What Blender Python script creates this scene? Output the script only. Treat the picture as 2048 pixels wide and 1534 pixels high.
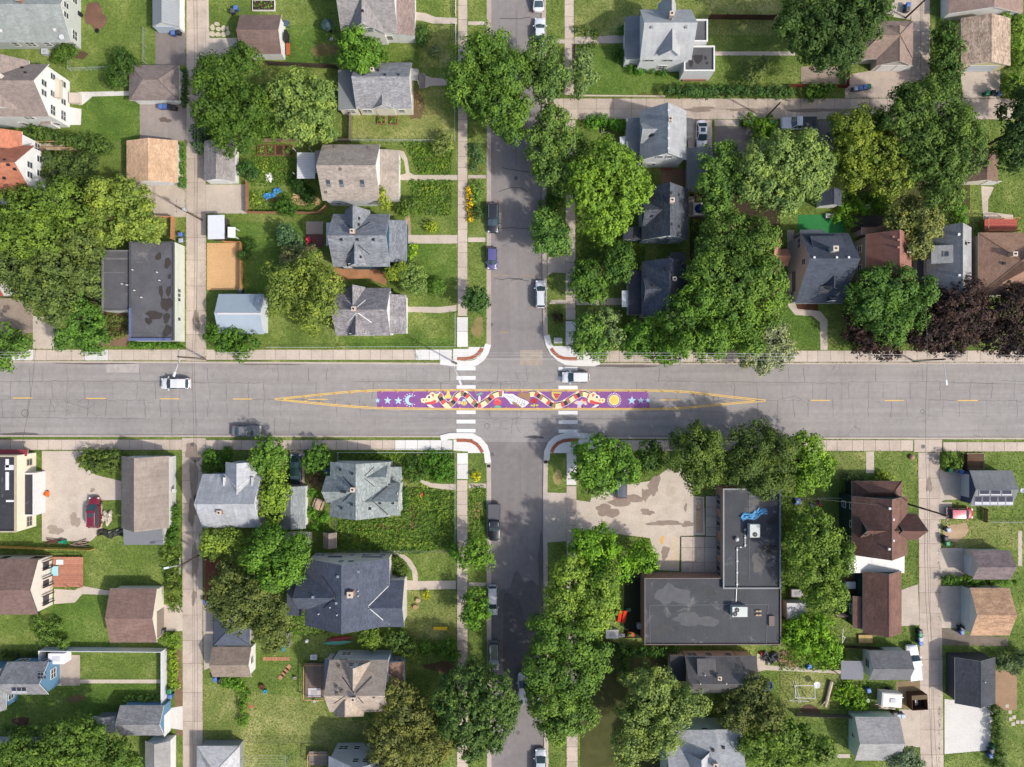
import bpy, bmesh, math, random
import numpy as np
from mathutils import Vector, Matrix

# ------------------------------------------------------------------ camera, light
for o in list(bpy.data.objects): bpy.data.objects.remove(o)
SC = bpy.context.scene
COL = SC.collection
S = 12.5            # photograph pixels per metre at street level
H = 113.6           # camera height
cam = bpy.data.cameras.new('camera'); camo = bpy.data.objects.new('camera', cam); COL.objects.link(camo)
camo.location = (0, 0, H); camo.rotation_euler = (0, 0, 0)
cam.sensor_fit = 'HORIZONTAL'; cam.sensor_width = 36
cam.lens = 18.0 / ((1024 / S) / H); cam.clip_end = 5000
SC.camera = camo
SUN = Vector((0.625, -0.345, 0.70)).normalized()
w = bpy.data.worlds.new('World'); SC.world = w; w.use_nodes = True
nt = w.node_tree; bg = nt.nodes['Background']
sky = nt.nodes.new('ShaderNodeTexSky'); sky.sky_type = 'NISHITA'; sky.sun_disc = False
sky.sun_elevation = math.asin(SUN.z); sky.sun_rotation = math.atan2(SUN.x, SUN.y)
sky.air_density = 1.0; sky.dust_density = 3.0; sky.ozone_density = 1.0
nt.links.new(sky.outputs[0], bg.inputs[0]); bg.inputs[1].default_value = 0.15
sl = bpy.data.lights.new('sun', 'SUN'); sl.energy = 2.9; sl.angle = math.radians(2.0); sl.color = (1, .955, .89)
so = bpy.data.objects.new('sun', sl); COL.objects.link(so); so.location = (60, -25, 70)
so.rotation_euler = SUN.to_track_quat('Z', 'Y').to_euler()
SC.view_settings.view_transform = 'Standard'; SC.view_settings.look = 'None'
SC.view_settings.exposure = 0.58; SC.view_settings.gamma = 1
SC.render.resolution_x = 1024; SC.render.resolution_y = 767
rnd = random.Random(7)

# ------------------------------------------------------------------ coordinates (pixels of a survey grid, 12.5 px per metre)
def fz(z): return (H - z) / H
def wx(px, z=0.): return (px - 1024) / S * fz(z)
def wy(py, z=0.): return (767 - py) / S * fz(z)
def P(px, py, z=0.): return Vector((wx(px, z), wy(py, z), z))

# ------------------------------------------------------------------ materials
MATS = {}
def lin(c): c /= 255.; return c / 12.92 if c <= .04045 else ((c + .055) / 1.055) ** 2.4
KA = 1 / 1.5
def A(rgb): return tuple(min(.86, lin(v) * KA) for v in rgb) + (1.,)
class NT:
    def __init__(s, name, rough=.9, spec=.3):
        s.m = bpy.data.materials.new(name); s.m.use_nodes = True; s.t = s.m.node_tree
        s.b = s.t.nodes['Principled BSDF']; s.b.inputs['Roughness'].default_value = rough
        s.b.inputs['Specular IOR Level'].default_value = spec
    def n(s, typ, **kw):
        nd = s.t.nodes.new(typ)
        for k, v in kw.items():
            if k[0] == 'i' and k[1:].isdigit(): s.set(nd.inputs[int(k[1:])], v)
            elif k.startswith('I_'): s.set(nd.inputs[k[2:].replace('_', ' ')], v)
            else: setattr(nd, k, v)
        return nd
    def set(s, sock, v):
        if isinstance(v, bpy.types.NodeSocket): s.t.links.new(v, sock)
        else: sock.default_value = v
    def coord(s, kind='Object'): return s.n('ShaderNodeTexCoord').outputs[kind]
    def noise(s, vec, scale, detail=4, rough=.6, dist=0.):
        return s.n('ShaderNodeTexNoise', I_Vector=vec, I_Scale=scale, I_Detail=detail, I_Roughness=rough, I_Distortion=dist).outputs[0]
    def ramp(s, fac, stops):
        r = s.n('ShaderNodeValToRGB', i0=fac); e = r.color_ramp.elements
        while len(e) > 1: e.remove(e[-1])
        e[0].position = stops[0][0]; e[0].color = stops[0][1]
        for p, c in stops[1:]: q = e.new(p); q.color = c
        return r.outputs[0]
    def mix(s, fac, a, b, mode='MIX'):
        m = s.n('ShaderNodeMix', data_type='RGBA', blend_type=mode)
        s.set(m.inputs[0], fac); s.set(m.inputs[6], a); s.set(m.inputs[7], b); return m.outputs[2]
    def math(s, op, a, b=0.): return s.n('ShaderNodeMath', operation=op, i0=a, i1=b).outputs[0]
    def grey(s, v): return (v, v, v, 1)
    def mapr(s, v, a, b, c, d): return s.n('ShaderNodeMapRange', i0=v, i1=a, i2=b, i3=c, i4=d).outputs[0]
    def color(s, c): s.set(s.b.inputs['Base Color'], c); return s
    def bump(s, h, strength=.3, dist=.02):
        bnode = s.n('ShaderNodeBump', I_Strength=strength, I_Distance=dist); s.set(bnode.inputs['Height'], h)
        s.t.links.new(bnode.outputs[0], s.b.inputs['Normal']); return s
def once(f):
    def g(*a):
        k = (f.__name__,) + a
        if k not in MATS: MATS[k] = f(*a)
        return MATS[k]
    return g
def var(n, c, amt, scale, vec=None):
    """colour c with soft blotches"""
    v = n.mapr(n.noise(vec if vec is not None else n.coord(), scale, 5), .25, .75, 1 - amt, 1 + amt)
    return n.mix(1., c, n.n('ShaderNodeCombineColor', i0=v, i1=v, i2=v).outputs[0], 'MULTIPLY')
def rv(n, c, amt):
    r = n.mapr(n.n('ShaderNodeObjectInfo').outputs['Random'], 0, 1, 1 - amt, 1 + amt)
    return n.mix(1., c, n.n('ShaderNodeCombineColor', i0=r, i1=r, i2=r).outputs[0], 'MULTIPLY')
@once
def plain(rgb, rough=.7, spec=.3, metal=0.):
    n = NT('paint', rough, spec); n.b.inputs['Metallic'].default_value = metal
    n.color(var(n, A(rgb), .07, 1.5)); return n.m
@once
def carpaint(rgb):
    n = NT('car_paint', .28, .5); n.b.inputs['Coat Weight'].default_value = .7; n.b.inputs['Coat Roughness'].default_value = .06
    n.color(A(rgb)); return n.m
@once
def glass(rgb=(34, 42, 50), rough=.06):
    n = NT('glass', rough, .6); n.color(A(rgb)); return n.m
@once
def concrete(rgb, amt=.12):
    n = NT('concrete', .92, .2); co = n.n('ShaderNodeNewGeometry').outputs['Position']
    c = rv(n, var(n, A(rgb), amt, .5, co), .075)
    c = var(n, c, .10, 4.0, co)
    st = n.mapr(n.noise(co, .22, 6, .7), .56, .74, 0, .38)
    c = n.mix(st, c, A((128, 112, 96)))
    n.color(c); n.bump(n.noise(co, 9), .25, .01); return n.m
@once
def shingle(rgb, amt=.22, streak=0.):
    n = NT('shingles', .95, .15); uv = n.coord('UV')
    bt = n.n('ShaderNodeTexBrick', I_Vector=uv, I_Scale=1., I_Color1=n.grey(1 - amt), I_Color2=n.grey(1 + amt), I_Mortar=n.grey(.72))
    bt.inputs['Mortar Size'].default_value = .012; bt.inputs['Brick Width'].default_value = .34; bt.inputs['Row Height'].default_value = .15
    bt.offset = .37
    bt2 = n.n('ShaderNodeTexBrick', I_Vector=uv, I_Scale=1., I_Color1=n.grey(1 - amt * .55), I_Color2=n.grey(1 + amt * .55), I_Mortar=n.grey(1))
    bt2.inputs['Mortar Size'].default_value = 0; bt2.inputs['Brick Width'].default_value = .92; bt2.inputs['Row Height'].default_value = .3; bt2.offset = .61
    c = n.mix(1., A(rgb), bt.outputs[0], 'MULTIPLY'); c = n.mix(1., c, bt2.outputs[0], 'MULTIPLY')
    pos = n.n('ShaderNodeNewGeometry').outputs['Position']
    c = var(n, c, .16, .45, pos)
    mp = n.n('ShaderNodeMapping', I_Vector=uv); mp.inputs['Scale'].default_value = (2.2, .25, 1)
    c = var(n, c, .09 + streak, 1., mp.outputs[0])
    n.color(c); n.bump(bt.outputs['Fac'], .5, .012); return n.m
@once
def siding(rgb, step=.14):
    n = NT('siding', .7, .3); co = n.coord()
    z = n.n('ShaderNodeSeparateXYZ', i0=co).outputs[2]
    saw = n.math('FRACT', n.math('DIVIDE', z, step))
    c = var(n, A(rgb), .08, .8, co); n.color(c); n.bump(saw, .6, .02); return n.m
@once
def brickwall(rgb):
    n = NT('brick', .9, .2); co = n.coord()
    sx = n.n('ShaderNodeSeparateXYZ', i0=co)
    v = n.n('ShaderNodeCombineXYZ', i0=n.math('ADD', sx.outputs[0], sx.outputs[1]), i1=sx.outputs[2]).outputs[0]
    a = A(rgb); b = tuple(x * .7 for x in a[:3]) + (1,)
    bt = n.n('ShaderNodeTexBrick', I_Vector=v, I_Scale=1., I_Color1=a, I_Color2=b, I_Mortar=A((170, 160, 150)))
    bt.inputs['Mortar Size'].default_value = .01; bt.inputs['Brick Width'].default_value = .22; bt.inputs['Row Height'].default_value = .075
    n.color(var(n, bt.outputs[0], .12, .7, co)); return n.m
@once
def wood(rgb):
    n = NT('wood', .85, .2); co = n.coord()
    c = rv(n, var(n, A(rgb), .2, 3., co), .14); n.color(c); return n.m
@once
def membrane(rgb):
    n = NT('roof_membrane', .75, .3); co = n.n('ShaderNodeNewGeometry').outputs['Position']
    c = var(n, A(rgb), .22, .35, co); c = var(n, c, .12, 2.5, co)
    st = n.mapr(n.noise(co, .28, 6, .65, .6), .58, .66, 0, .45)
    c = n.mix(st, c, A((150, 148, 146)))
    n.color(c); return n.m
@once
def metalroof(rgb):
    n = NT('metal_roof', .42, .5); uv = n.coord('UV')
    u = n.n('ShaderNodeSeparateXYZ', i0=uv).outputs[0]
    f = n.math('FRACT', n.math('DIVIDE', u, .45)); rib = n.math('LESS_THAN', f, .12)
    n.color(var(n, A(rgb), .07, .6)); n.bump(rib, .8, .04); return n.m
@once
def asphalt(rgb, cracks=1.):
    n = NT('asphalt', .93, .25); co = n.coord()
    c = var(n, A(rgb), .09, .12, co); c = var(n, c, .11, 1.1, co); c = var(n, c, .16, 14., co)
    lane = n.n('ShaderNodeMapping', I_Vector=co)
    lane.inputs['Scale'].default_value = (.03, .9, 1) if cracks > .9 else (.9, .03, 1)
    c = n.mix(n.mapr(n.noise(lane.outputs[0], 1.2, 4), .35, .7, 0, .34), c, A((126, 118, 114)))
    c = n.mix(n.mapr(n.noise(co, .09, 5, .65, .5), .52, .68, 0, .3), c, A((186, 178, 172)))
    dn = n.n('ShaderNodeTexNoise', I_Vector=co, I_Scale=.55, I_Detail=5.)
    off = n.n('ShaderNodeVectorMath', operation='SUBTRACT', i0=dn.outputs[1], i1=(.5, .5, .5))
    sc = n.n('ShaderNodeVectorMath', operation='SCALE', i0=off.outputs[0]); sc.inputs['Scale'].default_value = .7
    dv = n.n('ShaderNodeVectorMath', operation='ADD', i0=co, i1=sc.outputs[0]).outputs[0]
    if cracks > .5:
        bt = n.n('ShaderNodeTexBrick', I_Vector=dv, I_Scale=1., I_Color1=n.grey(0), I_Color2=n.grey(0), I_Mortar=n.grey(1))
        bt.inputs['Mortar Size'].default_value = .03; bt.inputs['Mortar Smooth'].default_value = .5
        bt.inputs['Brick Width'].default_value = 4.4; bt.inputs['Row Height'].default_value = 2.9; bt.offset = .23
        msk = n.mapr(n.noise(co, .35, 3), .48, .62, 0, .45)
        c = n.mix(n.math('MULTIPLY', bt.outputs[0], msk), c, A((84, 78, 76)))
    vo = n.n('ShaderNodeTexVoronoi', feature='DISTANCE_TO_EDGE', I_Vector=dv, I_Scale=.42)
    ck = n.math('LESS_THAN', vo.outputs['Distance'], .009)
    msk2 = n.mapr(n.noise(co, .16, 3), .54, .66, 0, .5 * cracks)
    c = n.mix(n.math('MULTIPLY', ck, msk2), c, A((92, 86, 84)))
    n.color(c); n.bump(n.noise(co, 30), .3, .01); return n.m
@once
def grassmat(a, b, d):
    n = NT('grass', .9, .2); co = n.n('ShaderNodeNewGeometry').outputs['Position']
    v = n.noise(co, .16, 6, .65, .4)
    c = n.ramp(v, [(.33, A(b)), (.5, A(a)), (.66, A(d))])
    c = n.mix(n.mapr(n.noise(co, 1.3, 5, .7), .4, .75, 0, .55), c, A(b))
    c = var(n, c, .45, 3.2, co); c = var(n, c, .3, 9., co)
    n.color(c); n.bump(n.noise(co, 6, 6, .8), .9, .12); return n.m
@once
def soil(rgb, amt=.25):
    n = NT('soil', .97, .1); co = n.n('ShaderNodeNewGeometry').outputs['Position']
    c = var(n, A(rgb), amt, .6, co); c = var(n, c, .3, 7, co); n.color(c); n.bump(n.noise(co, 12, 5), .7, .05); return n.m
@once
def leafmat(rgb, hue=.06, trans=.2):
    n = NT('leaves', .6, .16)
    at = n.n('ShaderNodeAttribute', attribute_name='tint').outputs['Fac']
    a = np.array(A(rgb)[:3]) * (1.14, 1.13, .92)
    dk = tuple(a * (.4, .5, .5)) + (1,); lt = tuple(np.minimum(a * (1.9 + hue, 1.7, 1.15), .6)) + (1,)  # lightest tint paints in leaf glints, darkest the shaded gaps between clumps
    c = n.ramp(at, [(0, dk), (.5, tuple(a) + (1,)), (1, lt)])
    n.color(c)
    tr = n.n('ShaderNodeBsdfTranslucent'); n.set(tr.inputs[0], n.mix(1., c, (1.1, 1.1, .6, 1), 'MULTIPLY'))
    mx = n.n('ShaderNodeMixShader'); mx.inputs[0].default_value = trans
    n.t.links.new(n.b.outputs[0], mx.inputs[1]); n.t.links.new(tr.outputs[0], mx.inputs[2])
    n.t.links.new(mx.outputs[0], n.t.nodes['Material Output'].inputs[0]); return n.m
@once
def roadpaint(rgb, wear=.25):
    n = NT('road_paint', .8, .3); co = n.n('ShaderNodeNewGeometry').outputs['Position']
    wr = n.mapr(n.noise(co, 2.6, 8, .8), .5, .72, 0, min(.8, wear * 1.6))
    c = n.mix(wr, var(n, var(n, A(rgb), .08, .9, co), .1, 12., co), A((146, 140, 138))); n.color(c); return n.m
@once
def stainmat(rgb):
    n = NT('stain', .7, .35); n.color(var(n, A(rgb), .18, 1.2)); return n.m
BARK = soil((92, 80, 68), .2)
TRIM = plain((232, 232, 228)); DARK = plain((44, 42, 42)); BLACK = plain((26, 26, 28), .6)
PANE = glass((70, 78, 88)); STEEL = plain((160, 164, 168), .4, .5, .6)

# ------------------------------------------------------------------ objects
def link(o, parent=None):
    COL.objects.link(o)
    if parent is not None: o.parent = parent
    return o
def mesh(name, verts, faces, mats=(), mi=None, uvs=None, smooth=False):
    m = bpy.data.meshes.new(name); m.from_pydata([tuple(v) for v in verts], [], faces)
    for k in (mats if isinstance(mats, (list, tuple)) else [mats]): m.materials.append(k)
    if mi is not None: m.polygons.foreach_set('material_index', mi)
    if uvs is not None:
        u = m.uv_layers.new(name='UVMap'); u.data.foreach_set('uv', [c for p in uvs for c in p])
    if smooth: m.polygons.foreach_set('use_smooth', [True] * len(m.polygons))
    m.update(); return m
def base(parent):
    b = Vector((0, 0, 0))
    while parent is not None: b = b + parent.location; parent = parent.parent
    return b
def ob(name, verts, faces, mats, parent=None, mi=None, uvs=None, smooth=False):
    """mesh object given in world coordinates (parents are only moved, never turned)"""
    b = base(parent)
    o = bpy.data.objects.new(name, mesh(name, [Vector(v) - b for v in verts], faces, mats, mi, uvs, smooth))
    return link(o, parent)
def tag(o, label, cat, group=None):
    o['label'] = label; o['category'] = cat
    if group: o['group'] = group
    return o
def struct(o): o['kind'] = 'structure'; return o
def thing(name, label, cat, loc=(0, 0, 0), rz=0., group=None):
    o = bpy.data.objects.new(name, None); o.location = loc; o.rotation_euler = (0, 0, rz); o.empty_display_size = .3
    link(o); return tag(o, label, cat, group)
BOXF = [(0, 3, 2, 1), (4, 5, 6, 7), (0, 1, 5, 4), (1, 2, 6, 5), (2, 3, 7, 6), (3, 0, 4, 7)]
def bv(x0, y0, z0, x1, y1, z1):
    return [(x0, y0, z0), (x1, y0, z0), (x1, y1, z0), (x0, y1, z0), (x0, y0, z1), (x1, y0, z1), (x1, y1, z1), (x0, y1, z1)]
class MB:
    def __init__(s): s.v = []; s.f = []
    def add(s, v, f):
        k = len(s.v); s.v += [tuple(p) for p in v]; s.f += [tuple(i + k for i in q) for q in f]; return s
    def box(s, *a): return s.add(bv(*a), BOXF)
    def obox(s, c, sx, sy, sz, rz=0.):
        """box centred at c in plan standing on c.z"""
        ca, sa = math.cos(rz), math.sin(rz); V = []
        for x, y, z in bv(-sx / 2, -sy / 2, 0, sx / 2, sy / 2, sz): V.append((c[0] + x * ca - y * sa, c[1] + x * sa + y * ca, c[2] + z))
        return s.add(V, BOXF)
    def tube(s, a, b, ra, rb=None, n=6, cap=True):
        a, b = Vector(a), Vector(b); rb = ra if rb is None else rb
        d = (b - a).normalized(); u = d.orthogonal().normalized(); q = d.cross(u); V = []
        for c, r in ((a, ra), (b, rb)):
            for i in range(n):
                t = 2 * math.pi * i / n; V.append(c + (u * math.cos(t) + q * math.sin(t)) * r)
        F = [(i, (i + 1) % n, n + (i + 1) % n, n + i) for i in range(n)]
        if cap: F += [tuple(range(n))[::-1], tuple(range(n, 2 * n))]
        return s.add(V, F)
    def lathe(s, c, prof, n=12):
        V = []; F = []
        for r, z in prof:
            for i in range(n):
                t = 2 * math.pi * i / n; V.append((c[0] + r * math.cos(t), c[1] + r * math.sin(t), c[2] + z))
        for k in range(len(prof) - 1):
            for i in range(n): F.append((k * n + i, k * n + (i + 1) % n, (k + 1) * n + (i + 1) % n, (k + 1) * n + i))
        F += [tuple(range(n))[::-1], tuple(range((len(prof) - 1) * n, len(prof) * n))]
        return s.add(V, F)
    def obj(s, name, mat, parent=None, smooth=False): return ob(name, s.v, s.f, mat, parent, smooth=smooth)
    def loc(s, name, mat, parent, smooth=False):
        """vertices already in the parent's own space"""
        return link(bpy.data.objects.new(name, mesh(name, s.v, s.f, mat, smooth=smooth)), parent)
def inst(name, me, parent, loc, rz=0., scale=(1, 1, 1), loc_world=True):
    o = bpy.data.objects.new(name, me); link(o, parent)
    o.location = (Vector(loc) - base(parent)) if loc_world else loc
    o.rotation_euler = (0, 0, rz); o.scale = scale; return o
def copy_tree(o, parent=None):
    c = o.copy(); COL.objects.link(c); c.parent = parent
    for ch in list(o.children): copy_tree(ch, c)
    return c

# mask of what is not lawn, on a 2 px raster
MW, MH = 1240, 980
MASK = np.zeros((MH, MW), bool)
def mask(pts, val=True, arr=None):
    arr = MASK if arr is None else arr
    p = np.array([((x + 216) / 2, (y + 216) / 2) for x, y in pts])
    x0, y0 = np.maximum(np.floor(p.min(0)).astype(int), 0); x1, y1 = np.ceil(p.max(0)).astype(int)
    x1 = min(x1 + 1, MW); y1 = min(y1 + 1, MH)
    if x1 <= x0 or y1 <= y0: return
    gx, gy = np.meshgrid(np.arange(x0, x1) + .5, np.arange(y0, y1) + .5)
    ins = np.zeros(gx.shape, bool); n = len(p)
    for i in range(n):
        (ax, ay), (bx, by) = p[i], p[(i + 1) % n]
        if ay == by: continue
        ins ^= ((ay > gy) != (by > gy)) & (gx < (bx - ax) * (gy - ay) / (by - ay) + ax)
    arr[y0:y1, x0:x1][ins] = val
def rect(x0, y0, x1, y1): return [(x0, y0), (x1, y0), (x1, y1), (x0, y1)]
def ccw(pts):
    a = sum(pts[i][0] * pts[(i + 1) % len(pts)][1] - pts[(i + 1) % len(pts)][0] * pts[i][1] for i in range(len(pts)))
    return pts if a > 0 else pts[::-1]
def sheet(name, pts, z, mat, parent=None, thick=.0, m=True):
    """flat area given by survey pixels; thick > 0 makes a slab reaching down"""
    if m: mask(pts)
    w = ccw([(wx(x), wy(y)) for x, y in pts]); n = len(w)
    if thick:
        V = [(x, y, z) for x, y in w] + [(x, y, z - thick) for x, y in w]
        F = [tuple(range(n)), tuple(range(2 * n - 1, n - 1, -1))] + [(i, n + i, n + (i + 1) % n, (i + 1) % n) for i in range(n)]
    else: V = [(x, y, z) for x, y in w]; F = [tuple(range(n))]
    return ob(name, V, F, mat, parent)
def blobpts(cx, cy, rx, ry, seed, n=22, amp=.25):
    r = random.Random(seed); ph = [r.uniform(0, 6.28) for _ in range(4)]
    return [(cx + rx * k * math.cos(t), cy + ry * k * math.sin(t)) for t in [2 * math.pi * i / n for i in range(n)]
            for k in [1 + amp * (.5 * math.sin(2 * t + ph[0]) + .35 * math.sin(3 * t + ph[1]) + .3 * math.sin(5 * t + ph[2]) + .2 * math.sin(8 * t + ph[3]))]]
def offset(pts, d):
    """polyline shifted sideways by d (survey pixels), left of travel in image space"""
    out = []; n = len(pts)
    for i in range(n):
        a = Vector(pts[max(i - 1, 0)]); b = Vector(pts[min(i + 1, n - 1)]); t = (b - a).normalized()
        out.append((pts[i][0] + t.y * d, pts[i][1] - t.x * d))
    return out
def strip(name, pts, d0, d1, z, mat, parent=None, thick=0., m=True):
    a = offset(pts, d0); b = offset(pts, d1)
    if m: mask(a + b[::-1])
    n = len(a); V = [(wx(x), wy(y), z) for x, y in a] + [(wx(x), wy(y), z) for x, y in b]
    F = [(i, i + 1, n + i + 1, n + i) for i in range(n - 1)]
    if thick:
        V += [(x, y, zz - thick) for x, y, zz in V]; k = 2 * n
        F += [(i, k + i, k + i + 1, i + 1) for i in range(n - 1)] + [(n + i, n + i + 1, k + n + i + 1, k + n + i) for i in range(n - 1)]
        F += [(0, n, k + n, k), (n - 1, k + n - 1, k + 2 * n - 1, 2 * n - 1)]
    return ob(name, V, F, mat, parent)
# ------------------------------------------------------------------ ground, roads, kerbs
NW = [(-1200, 721), (0, 724), (500, 726), (880, 728), (905, 731), (940, 733), (955, 729), (967, 720), (976, 707), (981, 690), (981, 600), (981.5, 0), (982, -1200)]
NE = [(1083.5, -1200), (1084, 0), (1086, 600), (1088, 672), (1093, 691), (1102, 708), (1115, 720), (1131, 729), (1153, 731), (1189, 731), (1200, 728), (2048, 727), (3300, 728)]
SW = [(-1200, 868), (0, 871), (880, 872), (900, 867), (945, 867), (961, 876), (974, 891), (979, 907), (981, 925), (982, 1534), (983, 2700)]
SE = [(1091, 2700), (1089, 1534), (1087, 980), (1088, 920), (1089.5, 902), (1097, 885), (1110, 873), (1130, 867), (1156, 866), (1180, 868), (1190, 875), (2048, 876), (3300, 877)]
mask(NW + [(1030, -1200), (1030, 800), (-1200, 800)]); mask([(1030, -1200)] + NE + [(3300, 800), (1030, 800)])
mask(SW + [(1030, 2700), (1030, 790), (-1200, 790)]); mask([(1030, 2700)] + SE + [(3300, 790), (1030, 790)])
GRASS = grassmat((118, 138, 64), (90, 114, 48), (156, 166, 92))
LUSH = grassmat((102, 132, 54), (78, 108, 42), (132, 152, 76))
DRY = grassmat((144, 150, 84), (110, 130, 62), (180, 178, 114))
V = []; F = []
for q, c in ((NW, (-1200, -1200)), (NE, (3300, -1200)), (SW, (-1200, 2700)), (SE, (3300, 2700))):
    p = ccw([(wx(x), wy(y)) for x, y in q + [c]]); k = len(V); n = len(p)
    V += [(x, y, 0) for x, y in p] + [(x, y, -.3) for x, y in p]
    F += [tuple(range(k, k + n))] + [(k + i, k + n + i, k + n + (i + 1) % n, k + (i + 1) % n) for i in range(n)]
struct(ob('ground', V, F, GRASS))
ZR = -.12
main_road = struct(sheet('main_road', [(-1200, 715), (3300, 715), (3300, 885), (-1200, 885)], ZR, asphalt((165, 160, 156), 1.), m=False))
side_mat = asphalt((150, 144, 141), .45)
V = []
side_n = struct(sheet('side_street', [(966, -1200), (1100, -1200), (1100, 690), (1106, 716), (963, 716), (966, 690)], ZR + .004, side_mat, m=False))
side_mat2 = asphalt((140, 134, 132), .45)  # darker lower street: wetness and cast shade both put into the colour
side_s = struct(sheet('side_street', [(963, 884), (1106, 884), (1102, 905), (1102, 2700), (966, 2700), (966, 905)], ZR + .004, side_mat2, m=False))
def jag(pts, seg, amp, r):
    out = []
    for (ax, ay), (bx, by) in zip(pts[:-1], pts[1:]):
        L = math.hypot(bx - ax, by - ay); n = max(1, int(L / seg))
        for i in range(n):
            t = i / n; k = r.uniform(-amp, amp); out.append((ax + (bx - ax) * t - (by - ay) / L * k, ay + (by - ay) * t + (bx - ax) / L * k))
    return out + [pts[-1]]
CRK = stainmat((98, 92, 90)); TAR = stainmat((58, 54, 54)); WET = stainmat((112, 104, 100))
r = random.Random(3)
def crack(parent, pts, wd=.5, mat=CRK, z=ZR + .004, amp=1.6, name='crack'):
    return strip(name, jag(pts, 6, amp * .7, r), -wd / 2, wd / 2, z, mat, parent, m=False)
for yl, skip in ((763, .35), (766, .6), (799, .4), (823, .35), (836, .6)):     # long joints of the old slabs below
    x = -60
    while x < 2100:
        L = r.uniform(60, 240)
        if r.random() > skip: crack(main_road, [(x, yl + r.uniform(-1.5, 1.5)), (x + L, yl + r.uniform(-1.5, 1.5) + 3 * x / 2048)], r.uniform(.3, .75))
        x += L
for ya, yb in ((764, 798), (799, 834), (735, 763), (836, 868)):
    x = -40
    while x < 2100:
        x += r.uniform(28, 62)
        if ya in (735, 836) and r.random() < .55: continue
        if ya == 836 and r.random() < .4: continue
        if not 600 < x < 1450 or ya != 764 and ya != 799 or r.random() < .3:
            crack(main_road, [(x, ya), (x + r.uniform(-4, 4), yb)], r.uniform(.35, .95))
for pts in ([(968, 815), (985, 838), (1012, 842), (1040, 834)], [(1002, 842), (1000, 857), (1018, 860)], [(985, 768), (975, 790)], [(955, 766), (1000, 764), (1015, 762)], [(1030, 745), (1041, 768), (1038, 778)],
            [(1085, 766), (1110, 764), (1112, 748)], [(1035, 820), (1032, 850), (1042, 866)], [(128, 802), (175, 818), (190, 806)], [(100, 803), (110, 825)], [(1565, 797), (1590, 792), (1612, 806)]):
    crack(main_road, pts, .6)
for cx, cy, rr in ((49, 826, 7), (974, 852, 5), (1432, 798, 6), (1846, 823, 4)):
    q = [(cx + rr * math.cos(t), cy + rr * math.sin(t)) for t in [i * .449 for i in range(15)]]
    strip('patch_ring', q, -.5, .5, ZR + .004, CRK, main_road, m=False)
for pts in ([(1000, 36), (1040, 37), (1061, 33)], [(1004, 335), (1030, 340), (1060, 344)], [(997, 383), (1023, 374), (1042, 376), (1056, 384)], [(999, 457), (1020, 455), (1065, 457)], [(989, 557), (1005, 559), (1018, 556), (1030, 557)], [(1022, 560), (1038, 558), (1058, 562)], [(1019, 556), (1046, 558)]):
    crack(side_n, pts, 1.1, TAR, ZR + .008, .7, 'tar_seam')
for x in (1032, 1033):
    crack(side_n, [(x, 20), (x, 330)], .35, CRK, ZR + .008, .4)
crack(side_s, [(1040, 900), (1043, 1090)], .3, CRK, ZR + .008, .5)
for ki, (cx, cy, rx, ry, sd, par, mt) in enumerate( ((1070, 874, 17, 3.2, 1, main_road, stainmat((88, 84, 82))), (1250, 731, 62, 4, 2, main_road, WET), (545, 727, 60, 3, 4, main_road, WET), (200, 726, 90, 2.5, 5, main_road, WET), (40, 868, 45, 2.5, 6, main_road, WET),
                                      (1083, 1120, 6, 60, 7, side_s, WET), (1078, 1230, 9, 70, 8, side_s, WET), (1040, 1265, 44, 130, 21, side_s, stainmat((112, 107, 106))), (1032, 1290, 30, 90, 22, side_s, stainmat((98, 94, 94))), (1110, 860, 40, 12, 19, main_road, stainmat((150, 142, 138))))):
    sheet('damp_or_shade_stain', blobpts(cx, cy, rx, ry, sd, 44, .3), ZR + (.0055 if par is main_road else .0085) + .0003 * ki, mt, par, m=False)  # the broad side street blobs paint in wet asphalt and shade together
sheet('asphalt_patch', rect(212, 728, 277, 745), ZR + .005, stainmat((184, 176, 170)), main_road, m=False)
sheet('asphalt_patch', rect(1040, 700, 1085, 731), ZR + .007, stainmat((172, 158, 142)), main_road, m=False)
# kerbs: plain concrete along the streets, broad pale new ones round the corners
KERB = concrete((196, 182, 170)); NEWC = concrete((232, 229, 224), .05)
for q, i, j, vert_first in ((NW, 3, 9, 0), (NE, 3, 10, 1), (SW, 2, 8, 0), (SE, 3, 10, 1)):
    segs = (q[:i + 1], q[i:j + 1], q[j:])
    for k, sg in enumerate(segs):
        mainpart = (k == 0) != bool(vert_first) if k != 1 else None
        wd = 11 if k == 1 else (2.6 if mainpart else 8)
        sg_ = 1 if q in (NW, NE) else -1
        struct(strip('kerb', sg, -1 * sg_, wd * sg_, .02 if k != 1 else .034, NEWC if k == 1 else KERB, None, .16))
# manholes and drains
def disc(name, px, py, rpx, z, mat, parent, n=16):
    return sheet(name, [(px + rpx * math.cos(2 * math.pi * i / n), py + rpx * math.sin(2 * math.pi * i / n)) for i in range(n)], z, mat, parent, m=False)
IRON = plain((104, 98, 96), .6, .4)
for px, py, par in ((1032, 356, side_n), (982, 649, side_n), (1036, 1466, side_s), (984, 909, side_s)):
    disc('manhole_cover', px, py, 4.2, ZR + .012, IRON, par)
for px, py in ((977, 932), (1091, 924)): tag(sheet('drain_grate', rect(px - 3, py - 3, px + 4, py + 3), .04, DARK, None, .03, m=False), 'dark iron drain grate set in the kerb ' + ('by the yellow shrub' if px < 1000 else 'opposite the yellow shrub'), 'drain grate')

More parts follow.
